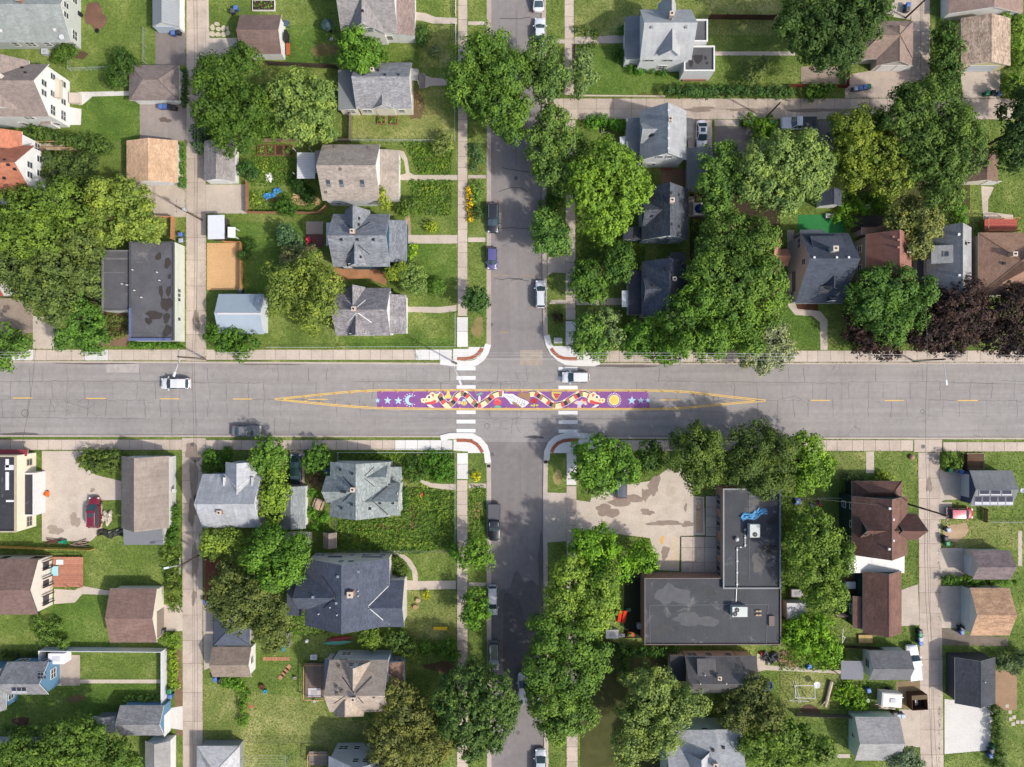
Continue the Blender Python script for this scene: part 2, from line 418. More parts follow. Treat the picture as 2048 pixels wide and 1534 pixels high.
# ------------------------------------------------------------------ pavements of single slabs
SLAB = mesh('slab', bv(-.5, -.5, -1, .5, .5, 0), BOXF, concrete((206, 190, 174)))
SLABNEW = mesh('slab', bv(-.5, -.5, -1, .5, .5, 0), BOXF, NEWC)
SLABALLEY = mesh('slab', bv(-.5, -.5, -1, .5, .5, 0), BOXF, concrete((200, 184, 168), .16))
JOINT = soil((112, 100, 80))
rs = random.Random(11)
def slabs(name, x0, y0, x1, y1, pitch, me=SLAB, along=None, white=(), z=.04, cols=1, gap=.6, x0b=None, x1b=None):
    """pavement strip from (x0,y0) to (x1,y1) in survey pixels cut into slabs; optional drift of the edges"""
    horiz = (x1 - x0 > y1 - y0) if along is None else along == 'x'
    x0b = x0 if x0b is None else x0b; x1b = x1 if x1b is None else x1b
    pts = rect(x0, y0, x1, y1) if horiz else [(x0, y0), (x1, y0), (x1b, y1), (x0b, y1)]
    o = struct(sheet(name, pts, .012, JOINT))
    a, b = (x0, x1) if horiz else (y0, y1); n = max(1, round((b - a) / pitch))
    cuts = [a + (b - a) * i / n + (rs.uniform(-.12, .12) * pitch if 0 < i < n else 0) for i in range(n + 1)]
    for i in range(n):
        for c in range(cols):
            if horiz: rx0, rx1 = cuts[i], cuts[i + 1]; ry0 = y0 + (y1 - y0) * c / cols; ry1 = y0 + (y1 - y0) * (c + 1) / cols
            else:
                t = (cuts[i] + cuts[i + 1]) / 2; t = (t - y0) / (y1 - y0); l = x0 + (x0b - x0) * t; rr = x1 + (x1b - x1) * t
                ry0, ry1 = cuts[i], cuts[i + 1]; rx0 = l + (rr - l) * c / cols; rx1 = l + (rr - l) * (c + 1) / cols
            cx, cy = (rx0 + rx1) / 2, (ry0 + ry1) / 2
            m_ = SLABNEW if any(p <= (cx if horiz else cy) <= q for p, q in white) else me
            s = inst('slab', m_, o, (wx(cx), wy(cy), z + rs.uniform(-.006, .008)), rs.uniform(-.004, .004), ((rx1 - rx0 - gap) / S, (ry1 - ry0 - gap) / S, .03))
    return o
slabs('pavement', -60, 699, 372, 721, 26, white=((20, 76), (158, 220), (286, 308)))
slabs('pavement', 410, 699, 904, 720, 23.5, white=((843, 930),))
slabs('pavement', 1166, 701, 2110, 724, 25, white=((1160, 1195), ))
slabs('pavement', -60, 879, 364, 900, 27)
slabs('pavement', 412, 880, 905, 900, 24, white=((780, 905),))
slabs('pavement', 1180, 880, 1826, 902, 25, white=((1180, 1195),))
slabs('pavement', 1886, 884, 2110, 903, 24)
slabs('pavement', 916.5, -60, 935, 632, 25, x0b=915, x1b=935)
slabs('pavement', 914, 634, 936, 694, 34, SLABNEW, along='y')
slabs('pavement', 1129, -60, 1148, 190, 23)
slabs('pavement', 1131, 240, 1151, 640, 24)
slabs('pavement', 1131, 642, 1152, 690, 30, SLABNEW, along='y')
slabs('pavement', 914, 906, 936, 958, 34, SLABNEW, along='y')
slabs('pavement', 914, 960, 935, 1600, 25, x0b=914, x1b=936)
slabs('pavement', 1133, 906, 1153, 970, 34, SLABNEW, along='y')
slabs('pavement', 1133, 972, 1153, 1600, 26, x0b=1133, x1b=1156)
# rounded corner pads with red tactile strips
TACT = concrete((170, 104, 78), .1)
for q, pad in ((NW[4:10], [(906, 698), (906, 721), (940, 721), (955, 715), (963, 705), (968, 694), (937, 694), (937, 698)]),
               (NE[3:9], [(1098, 692), (1104, 700), (1112, 709), (1122, 716), (1134, 719), (1164, 719), (1164, 701), (1152, 692)]),
               (SW[4:9], [(907, 879), (945, 879), (956, 885), (964, 895), (968, 906), (936, 906), (936, 903), (907, 901)]),
               (SE[3:9], [(1100, 906), (1104, 896), (1112, 886), (1124, 880), (1156, 878), (1178, 879), (1178, 902), (1154, 904), (1154, 906)])):
    pd = struct(sheet('corner_pad', pad, .05, NEWC, None, .1))
for pts in ([(914, 717.5), (930, 717.5), (942, 716), (952, 711), (959, 704), (964, 696)], [(1102, 697), (1108, 705), (1116, 712), (1127, 716.5), (1140, 717.5), (1154, 717.5)],
            [(913, 880.5), (929, 880.5), (942, 882), (953, 888), (960, 896), (965, 905)], [(1103, 905), (1107, 896), (1115, 887), (1127, 881.5), (1140, 880), (1156, 880)]):
    # cut the strip in plates
    par = struct(strip('tactile_paving', pts, -3.2, 3.2, .054, JOINT, None, .0))
    for a, b in zip(pts[:-1], pts[1:]):
        t = (Vector(b) - Vector(a)).normalized() * .4
        strip('tactile_plate', [tuple(Vector(a) + t), tuple(Vector(b) - t)], -3.4, 3.4, .066, TACT, par, .02)

# ------------------------------------------------------------------ alleys
slabs('alley', 373, -60, 416, 120, 52, SLABALLEY, cols=2, along='y', gap=.5, x0b=373, x1b=411)
slabs('alley', 373, 120, 411, 722, 50, SLABALLEY, cols=2, gap=.5, x0b=372, x1b=413)
slabs('alley', 364, 876, 412, 905, 30, SLABALLEY, cols=2, along='y', gap=.5)
slabs('alley', 364, 905, 405, 1600, 52, SLABALLEY, cols=2, gap=.5, x0b=366, x1b=406)
slabs('alley', 1092, 197, 2110, 239, 34, SLABALLEY, cols=2, gap=.5)
slabs('alley', 1822, -60, 1860, 196, 42, SLABALLEY, cols=2, gap=.5)
slabs('alley', 1828, 879, 1884, 904, 26, SLAB, cols=2, along='y', gap=.4)
slabs('alley', 1836, 905, 1879, 1600, 46, SLABALLEY, cols=2, gap=.5, x0b=1841, x1b=1888)
for cx, cy, rx, ry, sd in ((393, 640, 6, 22, 1), (386, 905, 16, 18, 2), (388, 960, 7, 50, 3), (390, 1120, 6, 40, 4), (1400, 219, 30, 5, 5), (1490, 220, 40, 3, 6), (1640, 221, 60, 4, 7), (1858, 970, 5, 18, 8), (386, 1020, 9, 30, 9), (388, 1195, 5, 14, 10)):
    struct(sheet('damp_or_shade_stain', blobpts(cx, cy, rx, ry, sd, amp=.4), .053, stainmat((146, 130, 116)), m=False))
for px, py, lb in ((385, 889, 'round manhole cover in the alley mouth beside the grey house'), (1846, 893, 'round manhole cover in the alley mouth near the boulder')):
    tag(disc('manhole_cover', px, py, 4.2, .058, IRON, None), lb, 'manhole cover')

# ------------------------------------------------------------------ painted markings
WH = roadpaint((244, 242, 240), .15); YE = roadpaint((250, 204, 98), .2)
for x0, x1, nm in ((913, 951, 'west'), (1117, 1155.5, 'east')):
    t = thing('crosswalk', 'white ladder crosswalk crossing the mural near its painted %s' % ('moon' if nm == 'west' else 'sun'), 'crosswalk', P((x0 + x1) / 2, 799, ZR), group='crosswalks across the main road')
    for ya, yb in ((733, 740.5), (752, 759.5), (770.5, 777.5), (821, 828), (839.5, 847), (858, 865)):
        sheet('stripe', rect(x0, ya + (1 if nm == 'east' else 0), x1, yb + (1 if nm == 'east' else 0)), ZR + .010, WH, t, m=False)
t = thing('centre_line', 'broken yellow centre line along the main road', 'road marking', P(1024, 799, ZR))
for a, b, y in ((-120, -82, 796.5), (25, 64, 796), (172, 211, 796.8), (320, 358, 797.6), (465, 504, 798), (615, 655, 798.6), (1320, 1360, 799.8), (1622, 1661, 800.8), (1770, 1808, 801), (1916, 1957, 801), (2066, 2105, 801)):
    sheet('dash', rect(a, y - .8, b, y + .9), ZR + .012, YE, t, m=False)
TOPL = [(549, 797.5), (610, 791), (667, 785), (712, 781.2), (755, 779.3), (900, 779), (1290, 779.6), (1340, 780.6), (1372, 782.2), (1440, 790), (1531, 800)]
BOTL = [(549, 799), (610, 806), (667, 811.6), (712, 815), (755, 817.5), (900, 819.5), (1310, 819.5), (1350, 818.6), (1395, 814.6), (1450, 809.5), (1531, 802.5)]
t = thing('median_lines', 'double yellow lines tapering to points round the mural', 'road marking', P(1024, 799, ZR))
strip('line', TOPL, -.7, .7, ZR + .014, YE, t, m=False); strip('line', BOTL, -.7, .7, ZR + .014, YE, t, m=False)
strip('line', [(566, 798)] + offset(TOPL, -2.6)[2:-1] + [(1512, 801)], -.7, .7, ZR + .014, YE, t, m=False)
strip('line', [(566, 799)] + offset(BOTL, 2.6)[2:-1] + [(1512, 801.5)], -.7, .7, ZR + .014, YE, t, m=False)
sheet('line', rect(1529, 799.5, 1531.5, 803), ZR + .016, YE, t, m=False)

# the mural
mu = thing('street_mural', 'long purple street mural with banded serpents and clasped hands', 'mural', P(1024, 799, ZR))
PUR = roadpaint((144, 90, 156), .28); CRM = roadpaint((252, 236, 184), .16); TAN = roadpaint((168, 134, 100), .16); DK = roadpaint((60, 66, 74), .05)
RED = roadpaint((226, 92, 96), .05); WHT = roadpaint((250, 246, 246), .05); SKYB = roadpaint((188, 228, 246), .05); GRN = roadpaint((120, 190, 150), .05); LIM = roadpaint((214, 216, 90), .05)
YEL = roadpaint((246, 222, 110), .05); PNK = roadpaint((246, 206, 196), .05)
def pt(name, pts, mat, k): return sheet(name, pts, ZR + .012 + .004 * k, mat, mu, m=False)
pt('background', [(754, 782.4), (1296, 782.4), (1300, 816.4), (754, 816.4)], PUR, 0)
def star(cx, cy, rr, rot=0):
    return [(cx + (rr if i % 2 == 0 else rr * .42) * math.sin(rot + i * math.pi / 5), cy - (rr if i % 2 == 0 else rr * .42) * math.cos(rot + i * math.pi / 5)) for i in range(10)]
for cx, cy, rr in ((755, 801, 5.6), (775, 801, 8), (796.5, 801.5, 8.4), (1264, 801, 9), (1282, 801, 6.6), (1296, 801, 5.8)): pt('painted_star', star(cx, cy, rr, .04), SKYB, 1)
mo = [(820 + 10 * math.cos(a), 800 + 10 * math.sin(a)) for a in np.linspace(.75, 2 * math.pi - .75, 20)]
mi_ = [(824.5 + 7.4 * math.cos(a), 800 + 7.4 * math.sin(a)) for a in np.linspace(2 * math.pi - 1.15, 1.15, 14)]
pt('painted_moon', mo + mi_, SKYB, 1)
for a in np.linspace(.8, 5.5, 12): pt('moon_ray', blobpts(820 + 12.6 * math.cos(a), 800 + 12.6 * math.sin(a), 1.1, 1.1, 1, 6, 0), WHT, 1)
pt('painted_sun', blobpts(1228.5, 800, 10.5, 10.5, 1, 24, 0), CRM, 1); pt('sun_disc', blobpts(1228.5, 800, 8.8, 8.8, 1, 24, 0), YEL, 2)
for i in range(26):
    a = 2 * math.pi * i / 26; c, s_ = math.cos(a), math.sin(a)
    pt('sun_ray', [(1228.5 + 11.4 * c - .55 * s_, 800 + 11.4 * s_ + .55 * c), (1228.5 + 14.4 * c - .55 * s_, 800 + 14.4 * s_ + .55 * c), (1228.5 + 14.4 * c + .55 * s_, 800 + 14.4 * s_ - .55 * c), (1228.5 + 11.4 * c + .55 * s_, 800 + 11.4 * s_ - .55 * c)], WHT, 1)
def spline(pts, step=1.5):
    out = []
    for i in range(len(pts) - 1):
        p0, p1, p2, p3 = [Vector(pts[max(0, min(len(pts) - 1, i + k))]) for k in (-1, 0, 1, 2)]
        n = max(2, int((p2 - p1).length / step))
        for j in range(n):
            u = j / n; out.append(tuple(.5 * (2 * p1 + (p2 - p0) * u + (2 * p0 - 5 * p1 + 4 * p2 - p3) * u * u + (3 * p1 - p0 - 3 * p2 + p3) * u ** 3)))
    return out + [pts[-1]]
def snake(path, order):
    c = spline(path); strip('snake_outline', c, -6.6, 6.6, ZR + .016, WHT, mu, m=False)
    i = 0; k = 0
    while i < len(c) - 3:
        e = min(len(c) - 1, i + (7 if order[k % 4] is CRM else 4))
        strip('snake_band', c[i:e + 1], -5.8, 3.4, ZR + .020, order[k % 4], mu, m=False)
        strip('snake_belly', c[i:e + 1], 3.4, 5.8, ZR + .020, order[(k + 2) % 4], mu, m=False); i = e; k += 1
snake([(868, 796), (873, 791), (879, 791), (886, 802), (896, 811), (906, 803), (916, 790), (926, 786.8), (934, 791), (944, 802), (956, 810.5), (968, 806), (982, 794), (994, 788), (1007, 788)], [CRM, TAN, DK, RED])
snake([(1058, 787.5), (1068, 786.8), (1078, 791), (1092, 801), (1108, 810), (1122, 809), (1138, 801), (1152, 792), (1164, 786.8), (1176, 790), (1183, 796)], [CRM, RED, DK, TAN])
for sg, cx in ((1, 0), (-1, 2052)):
    fx = lambda x: cx + sg * x
    Q = lambda L: [(fx(862 + (x - 862) * 1.22), 799.5 + (y - 799.5) * 1.14) for x, y in L]
    pt('serpent_head', Q([(845, 798), (848, 796.5), (853, 797), (855, 792), (859, 790.5), (861, 787), (865, 785.8), (868, 788.5), (871, 790), (874, 800), (874, 803), (868, 806), (862, 806.5), (852, 806), (846, 804)]), CRM, 3)
    pt('serpent_mouth', Q([(851, 804.5), (862, 802.6), (868, 799.5), (871, 801.5), (869, 806.5), (862, 808), (854, 807.5)]), RED, 4)
    pt('serpent_tongue', Q([(855, 806), (861, 807.5), (864, 811), (868, 813.5), (861, 813), (856, 810)]), WHT, 4)
    pt('serpent_eye', blobpts(fx(857.7), 793.9, 4, 3.7, 1, 12, 0), WHT, 4); pt('pupil', blobpts(fx(858), 794.3, 2.3, 2.3, 1, 10, 0), DK, 5)
    for nx in (849.5, 854): pt('nostril', blobpts(fx(862 + (nx - 862) * 1.22), 800.5, 1.3, 1.8, 1, 8, 0), TAN, 5)
    pt('brow', Q([(862, 790), (866, 789), (867, 795), (865, 794)]), RED, 5)
pt('pale_hand', [(1004, 787), (1012, 787.5), (1026, 788), (1032, 792), (1042, 797), (1050, 800), (1056, 803), (1058, 806), (1052, 812), (1045, 815.5), (1040, 812), (1030, 809), (1022, 808), (1016, 800), (1008, 793)], WHT, 2)
pt('brown_hand', [(1060, 785), (1048, 785.5), (1040, 784.5), (1035, 789), (1036, 793), (1046, 796), (1054, 800), (1058, 803), (1061, 795)], TAN, 3)
pt('brown_thumb', [(1024, 804), (1030, 804), (1038, 810), (1042, 814.5), (1036, 814), (1026, 809)], TAN, 3)
for q in ([(1012, 790), (1024, 797)], [(1022, 791), (1031, 800)], [(1029, 800), (1024, 805)], [(1040, 808), (1044, 813)], [(1046, 806), (1050, 811)]): strip('finger_line', q, -.4, .4, ZR + .028, DK, mu, m=False)
for k in range(4): strip('finger_line', [(1037 + 4.4 * k, 797 + 1.2 * k), (1033 + 4.8 * k, 806 + 1.8 * k)], -.5, .5, ZR + .028, TAN, mu, m=False)
def bulb(name, x, y, rx, ry, mat, k, sd=1, amp=.0): return pt(name, blobpts(x, y, rx * 1.18, ry * 1.15, sd, 14, amp), mat, k)
pt('painted_lamp', [(893.5, 782.6), (899, 782.6), (899.5, 789), (903, 792), (901, 797), (891, 797), (889, 792), (893, 789)], YEL, 1)
bulb('painted_mushroom_stem', 958.8, 798, 2, 6, WHT, 3); bulb('leaf', 956, 789, 3.4, 1.6, GRN, 3); bulb('leaf', 962, 787, 3, 1.8, GRN, 3)
bulb('painted_bee', 928, 806, 5, 4.4, YEL, 3); bulb('bee_head', 918.5, 805, 3, 3, PNK, 3); bulb('bee_wing', 928, 800.5, 3, 2.2, SKYB, 4)
for k in (-2, 1.5): pt('bee_stripe', rect(928 + k, 802.5, 929.2 + k, 810), TAN, 4)
bulb('painted_rose', 995, 803.5, 6.6, 7, RED, 3, 4, .12); strip('petal_line', [(990, 801), (995, 799), (1001, 803)], -.4, .4, ZR + .028, PNK, mu, m=False)
pt('rose_leaf', [(988, 813), (995, 810.5), (1003, 813), (1001, 816), (990, 816)], GRN, 4)
pt('painted_watermelon', [(1103, 784), (1124, 784.5), (1122, 788), (1114, 799.5), (1110, 799.5), (1104, 793)], LIM, 2)
pt('watermelon_flesh', [(1106, 786.5), (1122, 787), (1114, 798), (1111, 797)], RED, 3)
for a, b in ((1110, 790), (1114, 789), (1118, 789), (1112, 793), (1115, 793)): bulb('seed', a, b, .8, 1, DK, 4)
bulb('painted_flower', 1068, 802, 6.2, 4.2, roadpaint((196, 60, 60), .05), 3, 5, .2); pt('flower_stem', [(1067.4, 805), (1069.6, 805), (1070, 814), (1066.5, 814)], LIM, 3)
bulb('leaf', 1064, 811, 2.6, 1.4, LIM, 4); bulb('leaf', 1074, 810.5, 2.6, 1.4, LIM, 4)
pt('painted_bird', [(1147, 806), (1154, 801), (1160, 802), (1163, 799), (1168, 798.5), (1172, 803), (1175, 808), (1172, 811), (1166, 807), (1162, 812), (1163, 816), (1154, 815), (1156, 810)], PNK, 3)
bulb('bird_wing', 1160, 807.5, 3, 3.4, SKYB, 4); bulb('bird_crest', 1169, 800.5, 3.6, 2.2, RED, 4)
# flexible posts round the median
mb = MB().lathe((0, 0, 0), [(.1, 0), (.1, .03), (.04, .05), (.036, .72), (.03, .75)], 8)
post_me = mesh('delineator_post', mb.v, mb.f, plain((240, 196, 70)))
for L, off in ((TOPL, -4.4), (BOTL, 4.4)):
    pl = spline(offset(L, off)[1:-1], 1.); d = 0; last = None
    for q in pl:
        if last is None or math.hypot(q[0] - last[0], q[1] - last[1]) > 30.5:
            last = q; o = inst('delineator_post', post_me, None, P(q[0], q[1], ZR + .016))
            tag(o, 'short yellow flexible post along the edge of the painted median', 'post', 'posts round the painted median')
# ------------------------------------------------------------------ buildings
WINM = {}
def win_mesh(wd, ht, trim):
    k = (wd, ht, trim)
    if k not in WINM:
        a, b = wd / 2, ht; m = MB(); t = .09
        m.box(-a - t, 0, -t, a + t, .07, 0).box(-a - t, 0, b, a + t, .07, b + t).box(-a - t, 0, 0, -a, .07, b).box(a, 0, 0, a + t, .07, b)
        m.box(-a, .02, b / 2 - .03, a, .06, b / 2 + .03)
        if wd > 1.3: m.box(-.03, .02, 0, .03, .062, b)
        f = mesh('window', m.v, m.f, trim)
        p = MB().box(-a, .005, 0, a, .03, b); WINM[k] = (f, mesh('pane', p.v, p.f, PANE))
    return WINM[k]
def doorpanels(wd, ht, mat):
    m = MB()
    for i in range(4): m.box(-wd / 2, 0, ht * i / 4 + .015, wd / 2, .06, ht * (i + 1) / 4 - .015)
    return m
SIDES = {'N': (0, 1), 'S': (0, -1), 'E': (1, 0), 'W': (-1, 0)}
class Bld:
    def __init__(s, name, label, cat, px, py, wall, roof, trim=None, win=True, group=None):
        s.t = thing(name, label, cat, (wx(px), wy(py), 0), 0, group); s.wall = wall; s.roof = roof; s.trim = trim or TRIM; s.bl = []; s.win = win; s.last = None
    # --- geometry of one roofed block
    def reg(s, X0, Y0, X1, Y1, zf, zw, ends=()):
        s.bl.append((X0, Y0, X1, Y1, zf, zw))
        q = lambda X, Y: (X * S + 1024, 767 - Y * S)
        mask([q(X0, Y0), q(X1, Y0), q(X1, Y1), q(X0, Y1)])
    def zat(s, X, Y):
        z = 0
        for X0, Y0, X1, Y1, zf, zw in s.bl:
            if X0 - .4 <= X <= X1 + .4 and Y0 - .4 <= Y <= Y1 + .4: z = max(z, zf(X, Y))
        return z
    def on(s, px, py):
        z = 5.
        for _ in range(8): z = .5 * z + .5 * s.zat(wx(px, z), wy(py, z))
        return P(px, py, z)
    def roofobj(s, V, F, mi, uv, mat=None, name='roof'):
        o = ob(name, V, F, [mat or s.roof, s.trim], s.t, mi, uv); s.last = o; return o
    def gable(s, x0, y0, x1, y1, ze, zr, ax='x', r=None, ze1=None, ov=.32, wall=True, mat=None, win=None, th=.14, cap=True, wmat=None):
        """rectangle of the eaves in survey pixels at eave height, ridge along ax"""
        ze1 = ze if ze1 is None else ze1
        if ax == 'x':
            a, b = wy(y1, ze1), wy(y0, ze); l, h = wx(x0, ze), wx(x1, ze); rr = (a + b) / 2 if r is None else wy(r, zr); za, zb = ze1, ze
            pt_ = lambda u, v, z: (u, v, z)
        else:
            a, b = wx(x0, ze), wx(x1, ze1); l, h = wy(y1, ze), wy(y0, ze); rr = (a + b) / 2 if r is None else wx(r, zr); za, zb = ze, ze1
            pt_ = lambda u, v, z: (v, u, z)
        prof = [(a, za), (rr, zr), (b, zb), (b, zb - th), (rr, zr - th), (a, za - th)]
        V = [pt_(l, v, z) for v, z in prof] + [pt_(h, v, z) for v, z in prof]
        fl = ax == 'x'
        F = [(0, 6, 7, 1), (1, 7, 8, 2), (2, 8, 9, 3), (3, 9, 10, 4), (4, 10, 11, 5), (5, 11, 6, 0), (0, 1, 4, 5), (1, 2, 3, 4), (6, 11, 10, 7), (7, 10, 9, 8)]
        sa, sb = math.hypot(rr - a, zr - za), math.hypot(b - rr, zr - zb)
        UV = [(l, 0), (h, 0), (h, sa), (l, sa), (l, sb + 50), (h, sb + 50), (h, 50), (l, 50)] + [(0, 0)] * 32
        if fl: F = [f[::-1] for f in F]; UV = UV[3::-1] + UV[7:3:-1] + UV[8:]
        o = s.roofobj(V, F, [0, 0] + [1] * 8, UV, mat)
        if cap:
            c = [(rr - .16, zr - .16 * (zr - za) / (rr - a) + .012), (rr, zr + .022), (rr + .16, zr - .16 * (zr - zb) / (b - rr) + .012)]
            V = [pt_(l - .01, v, z) for v, z in c] + [pt_(h + .01, v, z) for v, z in c]
            ob('ridge_cap', V, [(0, 3, 4, 1), (1, 4, 5, 2)], mat or s.roof, o, None, [(l, 0), (h, 0), (h, .2), (l, .2), (l, .2), (h, .2), (h, 0), (l, 0)])
        def zf(v):
            return za + (zr - za) * (v - a) / (rr - a) if v < rr else zb + (zr - zb) * (b - v) / (b - rr)
        A_, B_, L_, H_ = a + ov, b - ov, l + ov * .8, h - ov * .8
        f2 = (lambda X, Y: zf(Y)) if ax == 'x' else (lambda X, Y: zf(X))
        if ax == 'x': s.reg(L_, A_, H_, B_, f2, ze)
        else: s.reg(A_, L_, B_, H_, f2, ze)
        if wall:
            g = th + .02
            wp = [(A_, 0), (A_, zf(A_) - g), (rr, zr - g), (B_, zf(B_) - g), (B_, 0)]
            V = [pt_(L_, v, z) for v, z in wp] + [pt_(H_, v, z) for v, z in wp]
            F = [(0, 1, 2, 3, 4), (9, 8, 7, 6, 5), (0, 5, 6, 1), (3, 8, 9, 4), (1, 6, 7, 2), (2, 7, 8, 3)]
            ob('wall', V, F if ax == 'x' else [f[::-1] for f in F], wmat or s.wall, s.t)
            if s.win if win is None else win: s.pending = getattr(s, 'pending', []) + [(ax, A_, B_, L_, H_, ze, zr)]
        return o
    def plane(s, x0, y0, x1, y1, zl, zh, low, ov=.2, mat=None, wall=True, th=.12, name='roof', win=None, wmat=None):
        """single slope (or level) roof; low names the side with the low eave"""
        zc = {k: zh for k in 'NSEW'}; zc[low] = zl
        zz = {'N': (zh, zl), 'S': (zl, zh), 'E': (zh, zl), 'W': (zl, zh)}[low]
        zm = (zl + zh) / 2
        X0, X1, Y0, Y1 = wx(x0, zm), wx(x1, zm), wy(y1, zm), wy(y0, zm)
        f = (lambda X, Y: zz[0] + (zz[1] - zz[0]) * (Y - Y0) / (Y1 - Y0)) if low in 'NS' else (lambda X, Y: zz[0] + (zz[1] - zz[0]) * (X - X0) / (X1 - X0))
        cs = [(X0, Y0), (X1, Y0), (X1, Y1), (X0, Y1)]
        V = [(x, y, f(x, y) - th) for x, y in cs] + [(x, y, f(x, y)) for x, y in cs]
        uv = [(0, 0)] * 24
        if low in 'NS': uv[4:8] = [(X0, Y0), (X1, Y0), (X1, Y1), (X0, Y1)]
        else: uv[4:8] = [(Y0, X0), (Y0, X1), (Y1, X1), (Y1, X0)]
        o = s.roofobj(V, BOXF, [1, 0, 1, 1, 1, 1], uv, mat, name)
        s.reg(X0 + ov, Y0 + ov, X1 - ov, Y1 - ov, f, min(zl, zh))
        if wall:
            cs = [(X0 + ov, Y0 + ov), (X1 - ov, Y0 + ov), (X1 - ov, Y1 - ov), (X0 + ov, Y1 - ov)]
            V = [(x, y, 0) for x, y in cs] + [(x, y, f(x, y) - th - .02) for x, y in cs]
            ob('wall', V, BOXF, wmat or s.wall, s.t)
            if s.win if win is None else win: s.pending = getattr(s, 'pending', []) + [('x', Y0 + ov, Y1 - ov, X0 + ov, X1 - ov, zm, zm)]
        return o
    def flat(s, x0, y0, x1, y1, z, par=.25, mat=None, pmat=None, win=None, wmat=None, pw=.22):
        X0, X1, Y0, Y1 = wx(x0, z), wx(x1, z), wy(y1, z), wy(y0, z)
        ob('wall', bv(X0 + .03, Y0 + .03, 0, X1 - .03, Y1 - .03, z - .01 - par), BOXF, wmat or s.wall, s.t)
        V = bv(X0, Y0, z - par - .006, X1, Y1, z - par); uv = [(0, 0)] * 24
        o = s.roofobj(V, BOXF, [1, 0, 1, 1, 1, 1], uv, mat); m = pmat or s.trim
        for a in ((X0, Y0, X1, Y0 + pw), (X0, Y1 - pw, X1, Y1), (X0, Y0 + pw + .002, X0 + pw, Y1 - pw - .002), (X1 - pw, Y0 + pw + .002, X1, Y1 - pw - .002)):
            ob('parapet', bv(a[0], a[1], z - par + .001, a[2], a[3], z), BOXF, m, s.t)
        s.reg(X0, Y0, X1, Y1, lambda X, Y: z - par, z)
        if s.win if win is None else win: s.pending = getattr(s, 'pending', []) + [('x', Y0 + .03, Y1 - .03, X0 + .03, X1 - .03, z - par, z - par)]
        return o
    def hip(s, x0, y0, x1, y1, ze, zr, ax='x', ins=None, ov=.35, mat=None, win=None, ins2=None):
        X0, X1, Y0, Y1 = wx(x0, ze), wx(x1, ze), wy(y1, ze), wy(y0, ze); th = .14
        if ax == 'x':
            i1 = (Y1 - Y0) / 2 if ins is None else ins; i2 = i1 if ins2 is None else ins2; ym = (Y0 + Y1) / 2; ra, rb = (X0 + i1, ym), (X1 - i2, ym)
        else:
            i1 = (X1 - X0) / 2 if ins is None else ins; i2 = i1 if ins2 is None else ins2; xm = (X0 + X1) / 2; ra, rb = (xm, Y0 + i1), (xm, Y1 - i2)
        V = [(X0, Y0, ze), (X1, Y0, ze), (X1, Y1, ze), (X0, Y1, ze), ra + (zr,), rb + (zr,), (X0, Y0, ze - th), (X1, Y0, ze - th), (X1, Y1, ze - th), (X0, Y1, ze - th)]
        F = [(0, 1, 5, 4), (2, 3, 4, 5), (1, 2, 5), (3, 0, 4)] if ax == 'x' else [(1, 2, 5, 4), (3, 0, 4, 5), (0, 1, 4), (2, 3, 5)]
        UV = []
        for f in F:
            p = [Vector(V[i]) for i in f]; u = (p[1] - p[0]).normalized(); nn = (p[1] - p[0]).cross(p[2] - p[0]).normalized(); v = nn.cross(u)
            UV += [((q - p[0]).dot(u), (q - p[0]).dot(v)) for q in p]
        F += [(0, 6, 7, 1), (1, 7, 8, 2), (2, 8, 9, 3), (3, 9, 6, 0), (9, 8, 7, 6)]; UV += [(0, 0)] * 20
        o = s.roofobj(V, F, [0] * 4 + [1] * 5, UV, mat)
        hm = MB()
        for a, b in ((0, 4), (3, 4 if ax == 'x' else 5), (1, 5 if ax == 'x' else 4), (2, 5), (4, 5)): hm.tube(V[a], V[b], .07, n=5)
        hm.obj('hip_cap', mat or s.roof, o)
        def zf(X, Y):
            d1 = min(Y - Y0, Y1 - Y) / ((Y1 - Y0) / 2); d2 = min(X - X0, X1 - X) / ((X1 - X0) / 2)
            if ax == 'x': d2 = min((X - X0) / max(i1, .01), (X1 - X) / max(i2, .01))
            else: d1 = min((Y - Y0) / max(i1, .01), (Y1 - Y) / max(i2, .01))
            return ze + (zr - ze) * max(0, min(1, d1, d2))
        s.reg(X0 + ov, Y0 + ov, X1 - ov, Y1 - ov, zf, ze)
        ob('wall', bv(X0 + ov, Y0 + ov, 0, X1 - ov, Y1 - ov, ze - th - .01), BOXF, s.wall, s.t)
        if s.win if win is None else win: s.pending = getattr(s, 'pending', []) + [('x', Y0 + ov, Y1 - ov, X0 + ov, X1 - ov, ze, ze)]
        return o
    # --- fittings
    def windows(s):
        for ax, A_, B_, L_, H_, ze, zr in getattr(s, 'pending', []):
            X0, X1, Y0, Y1 = (L_, H_, A_, B_) if ax == 'x' else (A_, B_, L_, H_)
            for sd, (nx, ny) in SIDES.items():
                wp = {'N': Y1, 'S': Y0, 'E': X1, 'W': X0}[sd]
                if (wp > -1 if sd in 'NE' else wp < 1): continue        # faces away from the crossing
                lo, hi = (X0, X1) if sd in 'NS' else (Y0, Y1); n = int((hi - lo) / 2.3)
                end = (sd in 'EW') == (ax == 'x')
                rows = [(1.1, 1.25)] + ([(3.7, 1.2)] if ze > 4.9 else []) if ze > 2.4 else []
                for zz, hh in rows:
                    for i in range(n):
                        if rnd.random() < .62: s.window(sd, wp, lo + (hi - lo) * (i + .5) / n + rnd.uniform(-.25, .25), zz, .9 if i % 3 else 1.4, hh - .1)
                if end and zr - ze > 2.2:
                    for d in (-.75, .75): s.window(sd, wp, (lo + hi) / 2 + d, ze + .25, .85, 1.15)
